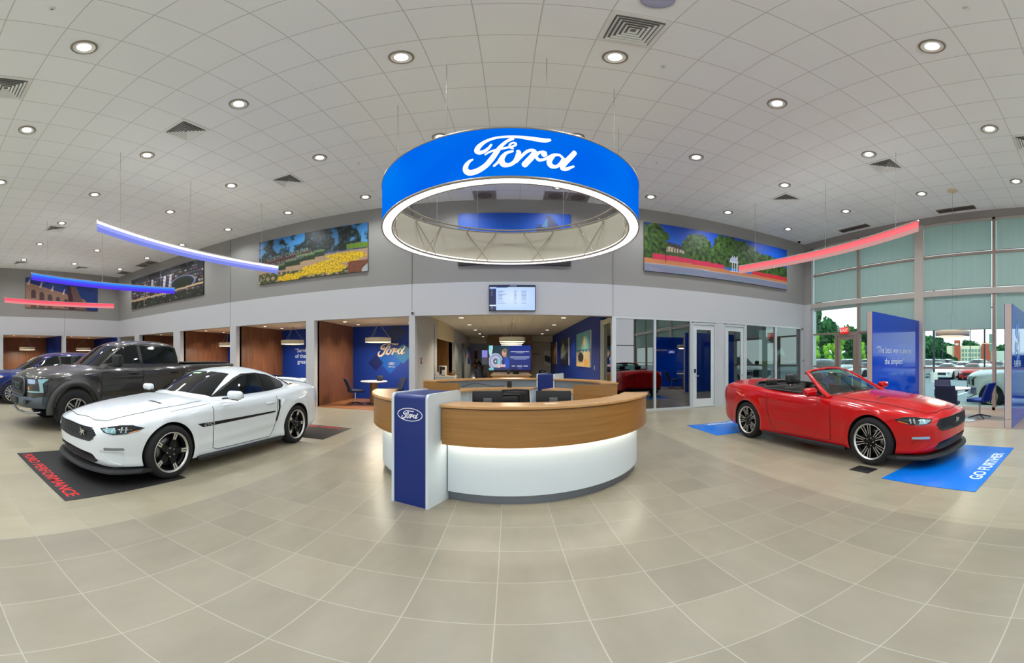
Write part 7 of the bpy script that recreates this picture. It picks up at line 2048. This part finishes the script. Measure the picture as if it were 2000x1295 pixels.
for (a, d, s_) in ((.832, 52, 1.0), (.868, 58, .8), (.962, 60, .85), (1.0, 62, .9)):
    o = dup(tl, (d * sin(a), d * cos(a), ZL), a * 9); o.scale = (s_ * .55, s_ * .55, s_)
rs = random.Random(4); b = MB(); vs = []; fs = []
for k in range(9000):
    a = rs.uniform(.74, 1.22); d = rs.uniform(83, 86); z = rs.uniform(0, 1) * (3.2 + .9 * sin(a * 40) + .5 * sin(a * 97)); p = Vector((d * sin(a), d * cos(a), z)); i = len(vs)
    n1 = Vector((rs.gauss(0, 1), rs.gauss(0, 1), rs.gauss(0, 1))).normalized(); t1 = n1.orthogonal().normalized(); t2 = n1.cross(t1); s_ = rs.uniform(.4, .8)
    for ang in (0, 1.3, 2.5, 3.8, 5.0): vs.append(p + (t1 * cos(ang) + t2 * sin(ang)) * s_)
    fs.append((i, i + 1, i + 2, i + 3, i + 4))
b.add(vs, fs); o = b.obj('shrub_belt', M_leafd, None, (0, 0, ZL)); tag(o, 'belt of green shrubs below the trees beyond the parking lot', 'shrubs', None, 'stuff')
# ---- light poles
lp = None
for k, (px, d, h, w) in enumerate(((1824, 27, 7.6, 'tallest, right of the wide post'), (1923, 40, 7.4, 'beside the second thin post'), (1841, 70, 8.5, 'before the trees right of the wide post'), (1895, 80, 9.0, 'before the long building'), (1595, 60, 11.0, 'left of the exit door'))):
    a = az(px)
    lab = 'dark parking lot light pole, ' + w
    if lp is None:
        lp = thing('lot_light_pole', lab, 'light pole', (d * sin(a), d * cos(a), ZL), 0, 'parking lot light poles'); lp.scale = (1, 1, h / 8)
        MB().tube([(0, 0, 0), (0, 0, 8)], .09, 8).obj('pole', mat('dark_pole', (52, 50, 56), .6), lp); MB().cyl(0, 0, 0, .8, .28, 12).obj('footing', M_conc, lp)
        MB().box(-.9, .9, -.15, .15, 7.95, 8.1).obj('lamp_head', MATS['dark_pole'], lp)
    else: o = dup(lp, (d * sin(a), d * cos(a), ZL), 1.0 + k, lab); o.scale = (1, 1, h / 8)
# ---- buildings beyond
t = thing('long_building', 'long white building with window bands and two red brick towers beyond the lot', 'building', (136, 55, ZL), radians(-68 + 0))
def bw(px, d=150): a = az(px); return (a - az(1905)) * d
t.location = (150 * sin(az(1905)), 150 * cos(az(1905)), ZL); t.rotation_euler = (0, 0, -az(1905))
MB().box(bw(1849), bw(1920), 0, 20, 0, 7.2).obj('wall', mat('pale_render', (222, 216, 200), .8), t)
for zz in (1.2, 3.0, 4.8): MB().box(bw(1877), bw(1915), -.15, 0, zz, zz + 1.1).obj('window_band', mat('far_glass', (120, 150, 156), .2), t)
for i in range(7): MB().box(bw(1877 + i * 6.2), bw(1877 + i * 6.2) + .3, -.3, -.1, 0, 6.2).obj('mullion', MATS['pale_render'], t)
M_brick = mat('red_brick', (176, 84, 70), .85, noise_s=1, noise_a=.1)
MB().box(bw(1864), bw(1875.5), -1.2, 0, 0, 9.4).obj('brick_tower', M_brick, t); MB().box(bw(1917), bw(1938), -1.2, 4, 0, 8.4).obj('brick_tower', M_brick, t)
MB().box(bw(1866), bw(1872), -1.3, -1.2, 7.4, 8.2).obj('sign_panel', mat('pale_sign', (206, 214, 226), .5), t)
MB().box(bw(1938), bw(1975), 2, 20, 0, 5.2).obj('wall', mat('pale_grey_render', (196, 206, 206), .8), t)
t = thing('pylon_sign', 'grey green sign pylon beside the right brick tower beyond the lot', 'sign', (100 * sin(az(1937)), 100 * cos(az(1937)), ZL), -az(1937))
MB().box(-.3, .3, 0, .3, 0, 4).obj('post', mat('pylon_grey', (140, 156, 154), .6), t); MB().box(-.7, .9, -.05, .35, 4, 8.6).obj('panel', mat('pylon_green', (104, 138, 132), .6), t)
